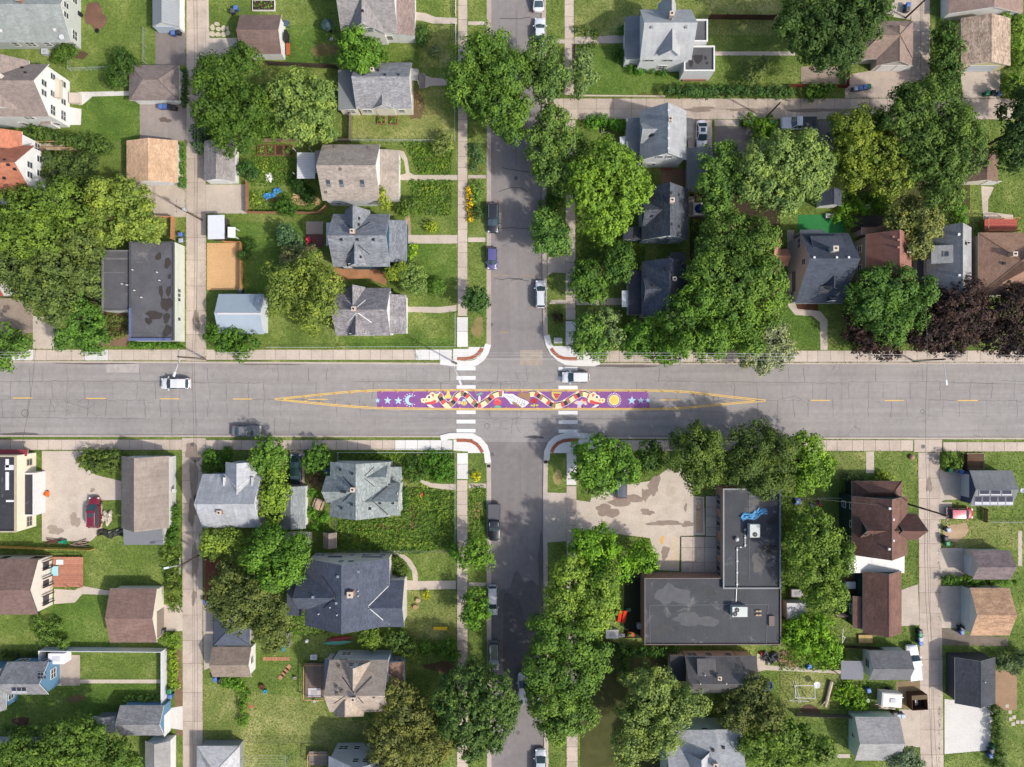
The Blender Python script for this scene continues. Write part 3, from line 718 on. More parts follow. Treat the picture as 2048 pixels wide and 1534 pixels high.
    def window(s, sd, wp, u, z, wd, ht):
        nx, ny = SIDES[sd]; q = (u, wp) if sd in 'NS' else (wp, u)
        for X0, Y0, X1, Y1, zf, zw in s.bl:                              # no window behind another block
            x, y = q[0] + nx * .5, q[1] + ny * .5
            if X0 - .2 < x < X1 + .2 and Y0 - .2 < y < Y1 + .2: return
        f, p = win_mesh(wd, ht, s.trim); rz = {'N': 0, 'S': math.pi, 'E': -math.pi / 2, 'W': math.pi / 2}[sd]
        o = inst('window', f, s.t, (q[0], q[1], z), rz)
        c = bpy.data.objects.new('pane', p); link(c, o)
    def door(s, sd, px, py, wd=2.4, ht=2.1, mat=None, zin=0., name='garage_door'):
        """door on the wall of the block found at a survey pixel"""
        x, y = wx(px, 1), wy(py, 1); best = None
        for X0, Y0, X1, Y1, zf, zw in s.bl:
            wp = {'N': Y1, 'S': Y0, 'E': X1, 'W': X0}[sd]; d = abs((y if sd in 'NS' else x) - wp)
            ok = X0 - 1 < x < X1 + 1 if sd in 'NS' else Y0 - 1 < y < Y1 + 1
            if ok and (best is None or d < best[0]): best = (d, wp)
        if best is None: return
        wp = best[1]; q = (x, wp) if sd in 'NS' else (wp, y)
        m = doorpanels(wd, ht, None) if name == 'garage_door' else MB().box(-wd / 2, 0, 0, wd / 2, .06, ht)
        o = inst(name, mesh(name, m.v, m.f, mat or plain((236, 236, 234))), s.t, (q[0], q[1], .05), {'N': 0, 'S': math.pi, 'E': -math.pi / 2, 'W': math.pi / 2}[sd])
        return o
    def chimney(s, px, py, w_=.6, h_=.9, mat=None):
        p = s.on(px, py - 0); m = mat or brickwall((170, 112, 92)); o = s.last
        c = ob('chimney', bv(p.x - w_ / 2, p.y - w_ / 2, p.z - .8, p.x + w_ / 2, p.y + w_ / 2, p.z + h_), BOXF, m, s.t)
        ob('chimney_cap', bv(p.x - w_ / 2 - .05, p.y - w_ / 2 - .05, p.z + h_ + .001, p.x + w_ / 2 + .05, p.y + w_ / 2 + .05, p.z + h_ + .1), BOXF, plain((214, 196, 178)), c)
        MB().tube((p.x, p.y, p.z + h_ + .1), (p.x, p.y, p.z + h_ + .22), .14, n=8).obj('flue', DARK, c)
    def vents(s, pts, mat=None, sz=.36):
        for px, py in pts:
            p = s.on(px, py); MB().obox((p.x, p.y, p.z - .12), sz, sz, .3).obj('roof_vent', mat or DARK, s.t)
    def pipes(s, pts):
        for px, py in pts:
            p = s.on(px, py); MB().tube((p.x, p.y, p.z - .1), (p.x, p.y, p.z + .4), .08, n=8).obj('vent_pipe', TRIM, s.t)
    def skylight(s, px, py, wd=.7, ht=1.1):
        z = s.on(px, py); n = []
        for dx, dy in ((-1, -1), (1, -1), (1, 1), (-1, 1)):
            x, y = z.x + dx * wd / 2, z.y + dy * ht / 2; n.append((x, y, s.zat(x, y)))
        o = ob('skylight', [(x, y, q - .02) for x, y, q in n] + [(x, y, q + .09) for x, y, q in n], BOXF, plain((120, 120, 120)), s.t)
        c = [(z.x + (x - z.x) * .78, z.y + (y - z.y) * .78, q) for x, y, q in n]
        ob('pane', [(x, y, q + .03) for x, y, q in c] + [(x, y, q + .105) for x, y, q in c], BOXF, PANE, o)
    def box(s, name, x0, y0, x1, y1, z0, z1, mat):
        return ob(name, bv(wx(x0, z1), wy(y1, z1), z0, wx(x1, z1), wy(y0, z1), z1), BOXF, mat, s.t)
    def solar(s, x0, y0, x1, y1, nx, ny):
        for i in range(nx):
            for j in range(ny):
                cs = []
                for u, v in ((i + .04, j + .96), (i + .96, j + .96), (i + .96, j + .04), (i + .04, j + .04)):
                    q = s.on(x0 + (x1 - x0) * u / nx, y0 + (y1 - y0) * v / ny); cs.append((q.x, q.y, q.z))
                o = ob('solar_panel', [(x, y, z + .06) for x, y, z in cs] + [(x, y, z + .1) for x, y, z in cs], BOXF, plain((196, 198, 202), .4, .5), s.t)
                cx = sum(c[0] for c in cs) / 4; cy = sum(c[1] for c in cs) / 4
                k = [(cx + (x - cx) * .93, cy + (y - cy) * .95, z) for x, y, z in cs]
                ob('cells', [(x, y, z + .07) for x, y, z in k] + [(x, y, z + .106) for x, y, z in k], BOXF, plain((50, 52, 72), .55, .25), o)
    def valley(s, pts, mat=None, w_=.14):
        m = MB(); q = [s.on(*p) for p in pts]
        for a, b in zip(q[:-1], q[1:]):
            n = 6
            for i in range(n):
                u = a.lerp(b, i / n); v = a.lerp(b, (i + 1) / n); u.z = s.zat(u.x, u.y) + .02; v.z = s.zat(v.x, v.y) + .02
                m.tube(u, v, w_ / 2, n=4)
        m.obj('valley_flashing', mat or DARK, s.t)
    def done(s): s.windows(); return s
WH_ = siding((250, 250, 247)); CREAM = siding((244, 236, 216))

b = Bld('house', 'long pale grey house with low gable roof beside the garden beds', 'house', 60, 60, siding((206, 210, 204)), shingle((164, 170, 166), .12))
b.gable(-70, -32, 142, 84, 3.0, 5.6, 'x'); b.chimney(43, 3); b.vents([(2, 62), (110, 60)], TRIM); b.done()
dsh = b.on(127, 77); MB().lathe((dsh.x, dsh.y, dsh.z), [(.05, 0), (.05, .4), (.42, .5), (.4, .55)], 12).obj('satellite_dish', plain((222, 222, 220)), b.t)
b = Bld('house', 'large white house with taupe cross gables and a rear balcony', 'house', 40, 190, WH_, shingle((158, 144, 136), .16))
b.gable(-70, 128, 98, 233, 5.5, 9.0, 'x'); b.gable(-45, 121, 58, 224, 5.5, 8.5, 'y', win=True); b.vents([(45, 136), (51, 146)]); b.chimney(2, 155, .7, .8, plain((226, 220, 212)))
b.box('balcony', 97, 158, 118, 194, 3.0, 3.9, plain((222, 210, 192))); b.plane(82, 233, 101, 248, 2.6, 2.8, 'S'); b.box('rear_stair', 138, 185, 158, 205, 0, .8, plain((214, 200, 184))); b.done()
b = Bld('house', 'white house under an orange tile roof with steep gable', 'house', 20, 330, WH_, shingle((204, 134, 106), .14))
b.gable(-70, 291, 70, 395, 5.6, 10.0, 'x'); b.gable(-70, 263, 44, 300, 5.6, 8.0, 'y'); b.vents([(10, 321), (17, 329), (9, 356), (30, 338)], None, .4); b.done()
b = Bld('garage', 'white garage with grey brown hip roof beside four carts', 'garage', 310, 165, WH_, shingle((146, 132, 126), .16), win=False)
b.hip(258, 130, 358, 201, 2.4, 3.7, 'x'); b.door('S', 330, 204, 3.2); b.done()
b = Bld('shed', 'grey metal roofed shed with pale blue door at the alley', 'shed', 335, 20, WH_, metalroof((160, 164, 166)), win=False)
b.gable(305, -40, 359, 53, 2.5, 3.9, 'y'); b.door('S', 333, 58, 3.2, 2, plain((196, 208, 220))); b.done()
b = Bld('garage', 'cream garage with sandy orange shingle roof by the alley', 'garage', 305, 325, CREAM, shingle((216, 180, 146), .18), win=False)
b.gable(253, 281, 355, 365, 2.5, 3.7, 'y'); b.door('S', 318, 370, 4.4); b.done()
b = Bld('garage', 'white garage with smooth brown gable roof beside flagstones', 'garage', 520, 75, WH_, shingle((132, 112, 104), .1), win=False)
b.gable(480, 30, 563, 108, 2.7, 4.2, 'x'); b.box('wall_shutter', 568, 64, 575, 80, 1.0, 2.0, DARK); b.done()
b = Bld('house', 'white house with broad grey roof and three gable windows', 'house', 740, 20, WH_, shingle((158, 154, 152), .2))
b.gable(682, -75, 795, 65, 4.0, 8.6, 'x'); b.gable(693, -20, 772, 68, 4.0, 7.4, 'y'); b.plane(790, -40, 829, 69, 2.8, 3.6, 'E', mat=shingle((160, 142, 134), .2)); b.vents([(725, 22)]); b.done()
b = Bld('house', 'cream house with grey speckled roof and flat rear addition', 'house', 760, 180, CREAM, shingle((160, 160, 162), .26))
b.gable(712, 125, 824, 217, 3.5, 6.7, 'x'); b.gable(745, 165, 790, 217.4, 3.5, 5.0, 'y', win=False); b.plane(676, 139, 715, 219, 2.8, 3.1, 'W', mat=plain((138, 142, 142)))
b.chimney(746, 143, .5, .7, plain((196, 190, 182))); b.vents([(727, 150), (770, 150), (797, 150), (756, 141)]); b.plane(822, 137, 836, 160, 2.4, 2.6, 'E', mat=plain((150, 150, 150)), wall=False); b.box('porch_post', 834, 158, 836, 160, 0, 2.3, TRIM); b.box('porch_post', 834, 138, 836, 140, 0, 2.3, TRIM)
for i in range(4): b.box('porch_step', 838 + 3 * i, 146, 841 + 3 * i, 176, 0, .7 - .16 * i, wood((150, 142, 136)))
b.done()
b = Bld('house', 'large tan roofed white house with skylights and side porch', 'house', 700, 345, WH_, shingle((178, 166, 154), .18))
b.gable(645, 289, 760, 401, 4.6, 8.2, 'x'); b.plane(753, 299, 797, 396, 2.9, 3.5, 'E'); b.plane(629, 300, 652, 345, 3.3, 3.7, 'W'); b.vents([(671, 294), (738, 296), (652, 384), (681, 338)], plain((120, 108, 98)))
for x in (657, 683, 725): b.skylight(x, 367, .65, .9)
b.done()
co = thing('patio_cover', 'white corrugated patio cover beside the tan roofed house', 'patio cover', P(612, 331)); mask(rect(594, 305, 630, 357))
for i in range(22): y = 305 + i * 2.38; ob('corrugation', bv(wx(594, 2.7), wy(y + 1.9, 2.7), 2.62 + .03 * (i % 2), wx(630, 2.7), wy(y, 2.7), 2.68 + .03 * (i % 2)), BOXF, plain((236, 236, 236), .4), co)
for x, y in ((596, 307), (596, 355), (627, 307), (627, 355)): MB().tube(P(x, y, 0), P(x, y, 0) + Vector((0, 0, 2.62)), .05).obj('post', TRIM, co)
b = Bld('garage', 'white garage with grey shingle roof facing a concrete apron', 'garage', 438, 325, WH_, shingle((160, 154, 150), .18), win=False)
b.gable(408, 282, 470, 362, 2.4, 3.7, 'y'); b.door('S', 438, 368, 3.4); b.done()
b = Bld('house', 'teal house with grey cross gable roof and front porch', 'house', 730, 480, siding((44, 92, 116)), shingle((142, 146, 152), .24))
b.gable(666, 428, 780, 533, 4.2, 7.7, 'x'); b.gable(690, 421, 740, 474, 4.2, 7.5, 'y'); b.gable(694, 485, 740, 533.5, 4.2, 7.0, 'y'); b.plane(774, 440, 813, 524, 2.9, 3.5, 'E')
b.plane(652, 445, 667, 491, 2.6, 2.8, 'W', mat=plain((226, 226, 226))); b.chimney(707, 465); b.vents([(683, 479), (715, 479), (747, 479), (718, 437), (717, 449), (721, 514)]); b.valley([(689, 445), (708, 461)]); b.valley([(740, 444), (712, 461)]); b.valley([(694, 510), (713, 490)]); b.valley([(739, 509), (717, 490)]); b.done()
b = Bld('house', 'grey house with weathered shingles, brick chimney and white fascia', 'house', 735, 620, WH_, shingle((150, 146, 148), .3, .1))
b.gable(672, 576, 781, 671, 4.2, 7.4, 'x'); b.gable(696, 574, 730, 625, 4.3, 7.0, 'y'); b.gable(695, 625, 743, 671.5, 4.2, 6.9, 'y'); b.plane(776, 589, 812, 667, 2.9, 3.5, 'E')
for q in ([(695, 601), (710, 616)], [(731, 600), (712, 616)], [(695, 646), (712, 626)], [(743, 645), (716, 626)]): b.valley(q, TRIM)
b.chimney(710, 619); b.done()
b = Bld('garage', 'pale blue metal roofed garage with white gable end', 'garage', 482, 628, siding((226, 234, 240)), metalroof((172, 186, 198)), win=False)
b.gable(437, 588, 528, 668, 2.6, 4.2, 'x'); b.box('ridge_strip', 434, 625.5, 525, 629, 4.18, 4.26, plain((224, 218, 218))); b.done()
b = Bld('shed', 'small flat white roofed shed with dark boards at alley', 'shed', 434, 455, wood((84, 76, 74)), plain((232, 234, 240), .4), win=False)
b.plane(415, 430, 449, 478, 2.4, 2.6, 'W'); b.plane(456, 454, 470, 475, 2.0, 2.2, 'E', wall=False, mat=plain((234, 236, 240))); b.box('canopy_post', 468, 455, 469.5, 457, 0, 2, TRIM); b.box('canopy_post', 468, 472, 469.5, 474, 0, 2, TRIM); b.done()
b = Bld('shop', 'flat black roofed corner shop with pale green side wall', 'shop', 290, 590, plain((224, 229, 216)), membrane((98, 98, 102)), plain((112, 114, 118)), win=False)
b.flat(203, 500, 262, 622, 3.3, pmat=plain((128, 128, 130))); b.flat(258, 483, 348, 681, 3.7, pmat=plain((84, 86, 92)))
b.box('blue_coping', 257, 676, 342, 681.5, 3.5, 3.76, plain((104, 116, 156))); b.box('blue_coping', 257.5, 616, 261, 675, 3.5, 3.75, plain((104, 116, 156)))
for y in (581, 590, 599, 638): b.box('wall_window', 352, y - 3, 357, y + 3, 1.6, 2.3, PANE)
for k, (cx, cy, rx, ry) in enumerate(((317, 513, 6, 8), (335, 526, 6, 12), (339, 553, 4, 5), (322, 583, 4, 13), (337, 582, 5, 11), (333, 608, 11, 15), (309, 630, 18, 8), (333, 636, 6, 12), (335, 661, 9, 11), (297, 642, 7, 7))):
    p_ = blobpts(cx, cy, rx, ry, 40 + k, 18, .3); ob('roof_puddle', [(wx(x, 3.45), wy(y, 3.45), 3.456 + .0006 * k) for x, y in p_], [tuple(range(18))[::-1]], stainmat((66, 60, 56)), b.t)
for cx, cy in ((266, 540), (255, 570), (315, 545), (320, 561), (270, 581), (284, 595), (245, 568)): b.pipes([(cx, cy)])
for q in (rect(206, 515, 290, 519), rect(262, 484, 264, 600), rect(206, 544, 248, 546)):
    ob('roof_seam', [(wx(x, 3.2), wy(y, 3.2), 3.46 if x > 258 else 3.058) for x, y in [(max(261, a) if k == 1 else min(256, a), bb) for (a, bb) in q for k in (1 if q[0][0] > 255 else 0,)]], [(0, 1, 2, 3)], stainmat((120, 120, 122)), b.t)
b.done()
b = Bld('shed', 'white shed with red roof beside the gravel yard', 'shed', -10, 568, WH_, shingle((176, 92, 84), .1), win=False); b.gable(-60, 546, 8, 592, 2.8, 4.6, 'x'); b.done()

b = Bld('house', 'white house with pale metal roof and dark flat rear rooms', 'house', 1330, 70, siding((242, 244, 246)), shingle((190, 192, 192), .05))
b.gable(1280, 19, 1383, 119, 5.0, 8.6, 'x'); b.gable(1316, 8, 1352, 60, 5.0, 8.3, 'y'); b.gable(1317, 58, 1360, 112, 6.0, 8.1, 'y'); b.plane(1250, 32, 1283, 118, 3.0, 3.5, 'W', mat=shingle((146, 148, 152), .08))
b.flat(1384, 38, 1416, 83, 4.4, mat=membrane((96, 96, 98))); b.flat(1368, 91, 1430, 142, 3.5, mat=membrane((92, 92, 94)))
b.chimney(1341, 34, .6, 1.0, plain((168, 154, 148))); b.vents([(1303, 54), (1372, 54)], plain((150, 150, 150)))
for k, (cx, cy, rx, ry) in enumerate(((1382, 127, 4, 8), (1397, 118, 9, 9), (1411, 116, 3, 4), (1414, 126, 3, 3), (1390, 113, 6, 3))):
    p_ = blobpts(cx, cy, rx, ry, 60 + k, 16, .3); ob('roof_puddle', [(wx(x, 3.25), wy(y, 3.25), 3.256 + .0006 * k) for x, y in p_], [tuple(range(16))[::-1]], stainmat((52, 50, 50)), b.t)
b.box('rear_steps', 1365, 146, 1412, 160, 0, .5, brickwall((178, 116, 94))); b.done()
b = Bld('house', 'white house with silver grey roof at the side alley', 'house', 1330, 270, siding((246, 249, 249)), shingle((178, 180, 182), .08, .06))
b.gable(1280, 222, 1373, 320, 4.6, 8.0, 'y'); b.gable(1281, 246, 1330, 286, 5.0, 6.8, 'x'); b.plane(1253, 236, 1282, 304, 2.8, 3.3, 'W', mat=shingle((150, 154, 156), .06)); b.plane(1372, 236, 1386, 272, 2.8, 3.0, 'E', mat=shingle((108, 108, 110), .1)); b.plane(1240, 273, 1254, 290, 2.4, 2.6, 'W', wall=False, mat=plain((224, 226, 228)))
b.chimney(1339, 241, .5, .7, plain((170, 160, 150))); b.vents([(1337, 221), (1337, 257), (1337, 277), (1337, 297)], plain((220, 220, 220)), .3); b.vents([(1301, 272), (1306, 270)]); b.done()
b = Bld('carport', 'low grey roofed carport next to the white sedan', 'carport', 1402, 338, plain((170, 168, 164)), shingle((150, 150, 148), .06), win=False); b.gable(1374, 296, 1433, 378, 2.5, 2.9, 'y'); b.done()
b = Bld('house', 'blue grey house with charcoal roof and tan chimney', 'house', 1330, 430, siding((176, 192, 200)), shingle((94, 98, 106), .3))
b.gable(1284, 377, 1376, 480, 4.3, 7.8, 'y'); b.gable(1285, 402, 1330, 450, 4.8, 6.9, 'x'); b.plane(1249, 454, 1285, 478, 2.8, 3.2, 'W', mat=shingle((72, 74, 80), .1)); b.chimney(1342, 403, .6, .9, plain((226, 200, 166))); b.vents([(1341, 386), (1357, 390), (1342, 449), (1357, 453), (1304, 432)])
b.box('skylight', 1318, 476, 1337, 481, 4.1, 4.5, PANE); b.done()
b = Bld('house', 'white trimmed house with charcoal roof under the maples', 'house', 1320, 580, siding((206, 210, 212)), shingle((92, 96, 106), .22))
b.gable(1284, 523, 1373, 634, 4.2, 7.5, 'y', r=1339); b.gable(1287, 556, 1330, 606, 4.8, 6.6, 'x'); b.plane(1257, 541.5, 1285, 629.5, 3.0, 3.3, 'W', mat=shingle((76, 78, 86), .08)); b.plane(1244, 581, 1259, 614, 2.5, 2.7, 'W', wall=False, mat=plain((232, 232, 232))); b.plane(1342, 504, 1372, 526, 3.0, 3.4, 'N', mat=plain((92, 90, 92)))
b.chimney(1347, 559, .5, .8, plain((222, 206, 180))); b.vents([(1307, 572), (1331, 538)]); b.done()
b = Bld('house', 'salmon brown roofed house mostly hidden under tall maples', 'house', 1520, 535, siding((214, 206, 190)), shingle((190, 142, 118), .18)); b.hip(1512, 474, 1561, 590, 4.0, 6.5, 'y'); b.gable(1535, 498, 1575, 532, 3.6, 5.0, 'x', win=False); b.done()
b = Bld('house', 'grey stucco house with wide slate blue roof and dormer', 'house', 1650, 535, plain((212, 210, 206)), shingle((86, 92, 104), .16))
b.gable(1600, 466, 1697, 607, 5.2, 8.9, 'x', r=517, ze1=3.3); b.gable(1638, 540, 1676, 578, 5.0, 6.9, 'y', win=False); b.plane(1624, 470, 1688, 502, 6.4, 7.6, 'N', wall=False)
b.skylight(1648, 580, 1.5, 1.0); b.chimney(1662, 501, .7, 1.6, plain((214, 206, 200))); b.vents([(1628, 515), (1673, 515), (1697, 515)], TRIM, .3); b.plane(1584, 543, 1605, 583, 2.7, 3.0, 'W', mat=shingle((120, 116, 114), .1)); b.plane(1600, 459, 1650, 468, 3.0, 3.2, 'N', mat=plain((176, 178, 180))); b.done()
b = Bld('house', 'small house with red brown roof beside the charcoal deck', 'house', 1775, 525, siding((150, 142, 134)), shingle((164, 118, 104), .08))
b.gable(1732, 468, 1823, 592, 4.3, 7.4, 'y'); b.plane(1724, 454, 1786, 470, 3.2, 3.5, 'N', mat=shingle((168, 130, 112), .1)); b.chimney(1812, 504, .5, .8); b.vents([(1786, 474), (1796, 480), (1796, 495)], plain((170, 120, 106)), .3); b.done()
b = Bld('house', 'grey shingled house with boxy roof dormer and skylight', 'house', 1895, 515, siding((190, 194, 194)), shingle((168, 168, 168), .12))
b.gable(1854, 455, 1943, 592, 4.5, 7.8, 'y'); b.plane(1867, 490, 1916, 526, 6.1, 7.2, 'W', wall=False); b.plane(1834, 507, 1856, 558, 2.8, 3.1, 'W', mat=shingle((120, 122, 124), .08)); b.skylight(1891, 508, .8, .8); b.vents([(1917, 469), (1918, 551)], TRIM); b.chimney(1931, 488, .4, .7, plain((120, 120, 120))); b.done()
b = Bld('house', 'tan stucco house with brown hip roof behind a red deck', 'house', 2010, 520, plain((222, 204, 172)), shingle((172, 138, 116), .14)); b.hip(1957, 465, 2110, 590, 5.2, 8.2, 'y'); b.chimney(2022, 510, .6, .9, plain((210, 180, 150))); b.vents([(2008, 527), (2040, 532), (2018, 563)]); b.done()
b = Bld('shed', 'little white shed with slate blue gable roof near lawn', 'shed', 1660, 396, WH_, shingle((92, 98, 110), .12), win=False); b.gable(1641, 379, 1683, 412, 2.3, 3.4, 'y'); b.done()
b = Bld('garage', 'wide brown hip roofed garage with two white doors', 'garage', 1770, 88, siding((214, 206, 196)), shingle((158, 138, 126), .14), win=False); b.hip(1712, 42, 1826, 118, 2.6, 4.3, 'x'); b.gable(1753, 60, 1824, 131, 2.6, 4.2, 'y'); b.door('S', 1770, 134, 2.4); b.door('S', 1802, 134, 2.4); b.done()
b = Bld('garage', 'long white garage with rosy brown gable roof along alley', 'garage', 1965, -20, WH_, shingle((166, 142, 130), .12), win=False); b.gable(1897, -80, 2046, 27, 2.6, 4.6, 'y'); b.done()
b = Bld('garage', 'yellow garage with mottled wood shake roof and pale door', 'garage', 1965, 85, siding((236, 222, 176)), shingle((186, 164, 144), .34, .1), win=False); b.gable(1922, 36, 2021, 131, 2.7, 4.1, 'y'); b.door('S', 1960, 138, 4.6, 2.1, plain((206, 214, 220))); b.done()
b = Bld('garage', 'small cream garage with dull brown roof beneath big elms', 'garage', 1965, 335, CREAM, shingle((140, 116, 102), .1), win=False); b.gable(1930, 300, 1996, 364, 2.5, 3.8, 'y'); b.door('S', 1980, 372, 2.2); b.done()

b = Bld('shop', 'cream two storey shop with black flat roof and red awning', 'shop', 40, 990, plain((240, 231, 208)), membrane((62, 62, 66)), plain((190, 178, 150)))
b.flat(-80, 911, 31, 1065, 4.8, .3); b.flat(30, 946, 68, 1032, 2.8, .15, wmat=plain((232, 230, 228)), pmat=plain((226, 224, 220)), win=False); b.plane(-80, 899, 55, 912, 2.4, 2.8, 'N', wall=False, mat=plain((160, 66, 70)), name='awning')
for q in (rect(11, 918, 18, 935), rect(11, 944, 18, 980), rect(12, 1000, 29, 1004), rect(10, 930, 29, 940)): ob('roof_patch', [(wx(x, 4.5), wy(y, 4.5), 4.505) for x, y in q], [(0, 1, 2, 3)], plain((232, 232, 232)), b.t)
for x, y in ((42, 980), (39, 987), (14, 994)): ob('roof_patch', [(wx(u, 2.65), wy(v, 2.65), 4.506 if x < 30 else 2.656) for u, v in blobpts(x, y, 2.5, 2.2, x, 10, .2)], [tuple(range(10))[::-1]], plain((232, 232, 232)), b.t)
b.done()
b = Bld('warehouse', 'long taupe roofed outbuilding with white brick wall and mural', 'warehouse', 300, 1000, plain((226, 226, 224)), shingle((158, 146, 136), .1, .06), win=False)
b.gable(243, 912, 338, 1056, 3.0, 6.2, 'y', r=268); b.plane(247, 1055, 326, 1090, 2.4, 2.7, 'S', mat=plain((128, 130, 134))); b.box('wall_lamp', 344, 978, 351, 985, 1.6, 1.9, plain((220, 220, 216))); b.door('W', 249, 980, 5.0, 2.4); b.done()
b = Bld('house', 'half timbered white house with brown roof and red deck', 'house', 40, 1170, plain((236, 228, 216)), shingle((136, 112, 104), .14), plain((74, 62, 56)))
b.gable(-60, 1118, 76, 1229, 3.9, 5.8, 'x')
for y in (1126, 1141, 1158, 1176, 1194, 1211): b.box('timber', 84, y - .7, 87.5, y + .7, .3, 3.0, plain((78, 66, 58)))
b.box('timber', 85, 1124, 86.6, 1219, 1.1, 1.25, plain((78, 66, 58))); b.done()
b = Bld('garage', 'brown shingled garage with cream walls and a tan alley door', 'garage', 265, 1230, CREAM, shingle((142, 116, 106), .14), win=False); b.gable(220, 1177, 314, 1285, 2.7, 4.1, 'x'); b.door('E', 318, 1245, 4.2, 2.2, plain((150, 136, 124))); b.done()
b = Bld('house', 'bright blue house with grey roof and two solar arrays', 'house', 50, 1355, siding((104, 148, 180)), shingle((152, 152, 154), .22))
b.gable(14, 1324, 97, 1389, 3.2, 5.4, 'x'); b.gable(-60, 1335, 12, 1420, 3.2, 6.0, 'y'); b.solar(76, 1344, 93, 1357, 3, 2); b.solar(24, 1374, 54, 1387, 3, 1); b.done()
b = Bld('garage', 'blue garage with grey speckled roof and white alley door', 'garage', 285, 1440, siding((104, 148, 180)), shingle((146, 146, 148), .22), win=False); b.gable(240, 1411, 328, 1471, 2.7, 4.1, 'x'); b.door('E', 335, 1445, 3.4); b.done()
b = Bld('shed', 'small grey garden shed with curved top beside blue garage', 'shed', 212, 1450, plain((120, 122, 126)), plain((164, 166, 170)), win=False); b.gable(187, 1433, 231, 1464, 2.0, 2.5, 'y'); b.done()
b = Bld('garage', 'white sided garage with plain grey roof beside blue garage', 'garage', 320, 1510, WH_, shingle((166, 164, 160), .08), win=False); b.gable(290, 1482, 341, 1600, 2.5, 3.6, 'y'); b.done()
b = Bld('house', 'silver grey roofed house standing hard against the alley', 'house', 460, 1000, siding((210, 214, 218)), shingle((186, 188, 192), .1, .1))
b.gable(405, 948, 522, 1055, 4.4, 7.4, 'x'); b.gable(451, 924, 516, 990, 4.4, 6.5, 'y'); b.valley([(450, 944), (475, 976)], TRIM); b.valley([(515, 944), (477, 976)], TRIM); b.chimney(442, 1024, .6, .7); b.vents([(454, 1031), (480, 1031)], plain((190, 190, 192))); b.box('roof_duct', 446, 955, 449, 972, 5.0, 5.6, plain((224, 224, 222))); b.box('roof_duct', 502, 955, 505, 975, 5.0, 5.6, plain((200, 200, 200))); b.done()
b = Bld('garage', 'narrow grey shingled garage behind the dark green car', 'garage', 586, 1013, WH_, shingle((150, 156, 156), .2), win=False); b.gable(560, 972, 611, 1057, 2.6, 3.6, 'y'); b.done()
b = Bld('house', 'grey green roofed house with many gables above weedy garden', 'house', 725, 978, siding((200, 206, 204)), shingle((154, 162, 160), .26))
b.gable(660, 924, 780, 1033, 4.5, 7.5, 'y'); b.gable(652, 952, 712, 1005, 4.5, 7.2, 'x'); b.gable(716, 966, 801, 1031, 4.5, 6.8, 'x'); b.gable(720, 932, 776, 972, 5.0, 6.6, 'x', win=False); b.plane(778, 934, 802, 966, 2.8, 3.1, 'E')
b.chimney(708, 978); b.vents([(681, 939), (705, 947), (684, 983), (690, 984), (683, 1016), (704, 1009), (760, 1006), (786, 1006), (740, 1017)])
for q in ([(686, 953), (705, 974)], [(686, 1003), (704, 985)], [(745, 999), (780, 968)], [(747, 1003), (776, 1029)], [(729, 952), (748, 934)], [(729, 957), (749, 973)]): b.valley(q)
b.done()
b = Bld('shed', 'tan gable roofed tool shed at the weedy garden edge', 'shed', 659, 1080, wood((108, 92, 80)), shingle((150, 138, 128), .1), win=False); b.gable(646, 1065, 673, 1096, 2.0, 2.8, 'y'); b.done()
b = Bld('shed', 'grey roofed shed with cream end wall under the walnut', 'shed', 600, 1078, CREAM, shingle((158, 158, 160), .16), win=False); b.gable(570, 1064, 620, 1094, 2.2, 3.2, 'x'); b.done()
b = Bld('house', 'large navy roofed house with orange brick chimney', 'house', 700, 1185, siding((232, 226, 216)), shingle((92, 98, 112), .18))
b.gable(610, 1117, 779, 1251, 4.8, 8.6, 'y'); b.gable(597, 1151, 678, 1218, 5.2, 8.2, 'x'); b.gable(728, 1160, 809, 1254, 4.3, 6.6, 'x'); b.plane(573, 1166, 604, 1231, 2.9, 3.3, 'W'); b.chimney(703, 1186, .8, 1.0, brickwall((214, 140, 108)))
b.vents([(717, 1143), (676, 1153), (626, 1194), (673, 1206)], plain((140, 146, 156))); b.pipes([(717, 1181), (717, 1191), (661, 1214), (638, 1227), (675, 1229)]); b.valley([(777, 1172), (737, 1212)], TRIM); b.valley([(766, 1240), (737, 1214)], TRIM); b.valley([(646, 1153), (672, 1191)]); b.valley([(672, 1194), (648, 1216)])
b.plane(656, 1112, 684, 1121, 3.0, 3.3, 'N'); b.plane(723, 1113, 765, 1120, 3.0, 3.3, 'N'); b.done()
b = Bld('garage', 'navy hip roofed garage beneath the dark elm', 'garage', 463, 1253, siding((190, 186, 178)), shingle((96, 102, 116), .14), win=False); b.hip(427, 1216, 500, 1291, 2.7, 4.2, 'y'); b.done()
b = Bld('garage', 'tan roofed garage with white gable end and dark window', 'garage', 462, 1325, WH_, shingle((156, 140, 126), .16), win=False); b.gable(425, 1294, 503, 1354, 2.5, 3.8, 'x'); b.window('E', b.bl[0][2], (b.bl[0][1] + b.bl[0][3]) / 2, 1.1, .9, 1.1); b.done()
b = Bld('house', 'slate blue house with beige hip gables and timber deck', 'house', 720, 1375, siding((190, 204, 220)), shingle((190, 174, 158), .16))
b.gable(659, 1320, 777, 1424, 5.0, 8.4, 'x'); b.gable(685, 1322, 744, 1385, 5.0, 8.0, 'y'); b.hip(669, 1385, 728, 1432, 5.0, 7.8, 'y', ins=1.2, ins2=.0); b.plane(772, 1325, 807, 1390, 2.9, 3.4, 'E', mat=shingle((158, 128, 112), .16)); b.plane(649, 1318, 664, 1390, 2.9, 3.1, 'W', mat=plain((132, 140, 150)))
b.chimney(709, 1394, .6, .9, plain((140, 124, 112))); b.vents([(678, 1333), (673, 1374), (683, 1382), (748, 1393), (674, 1387)], plain((104, 90, 80)))
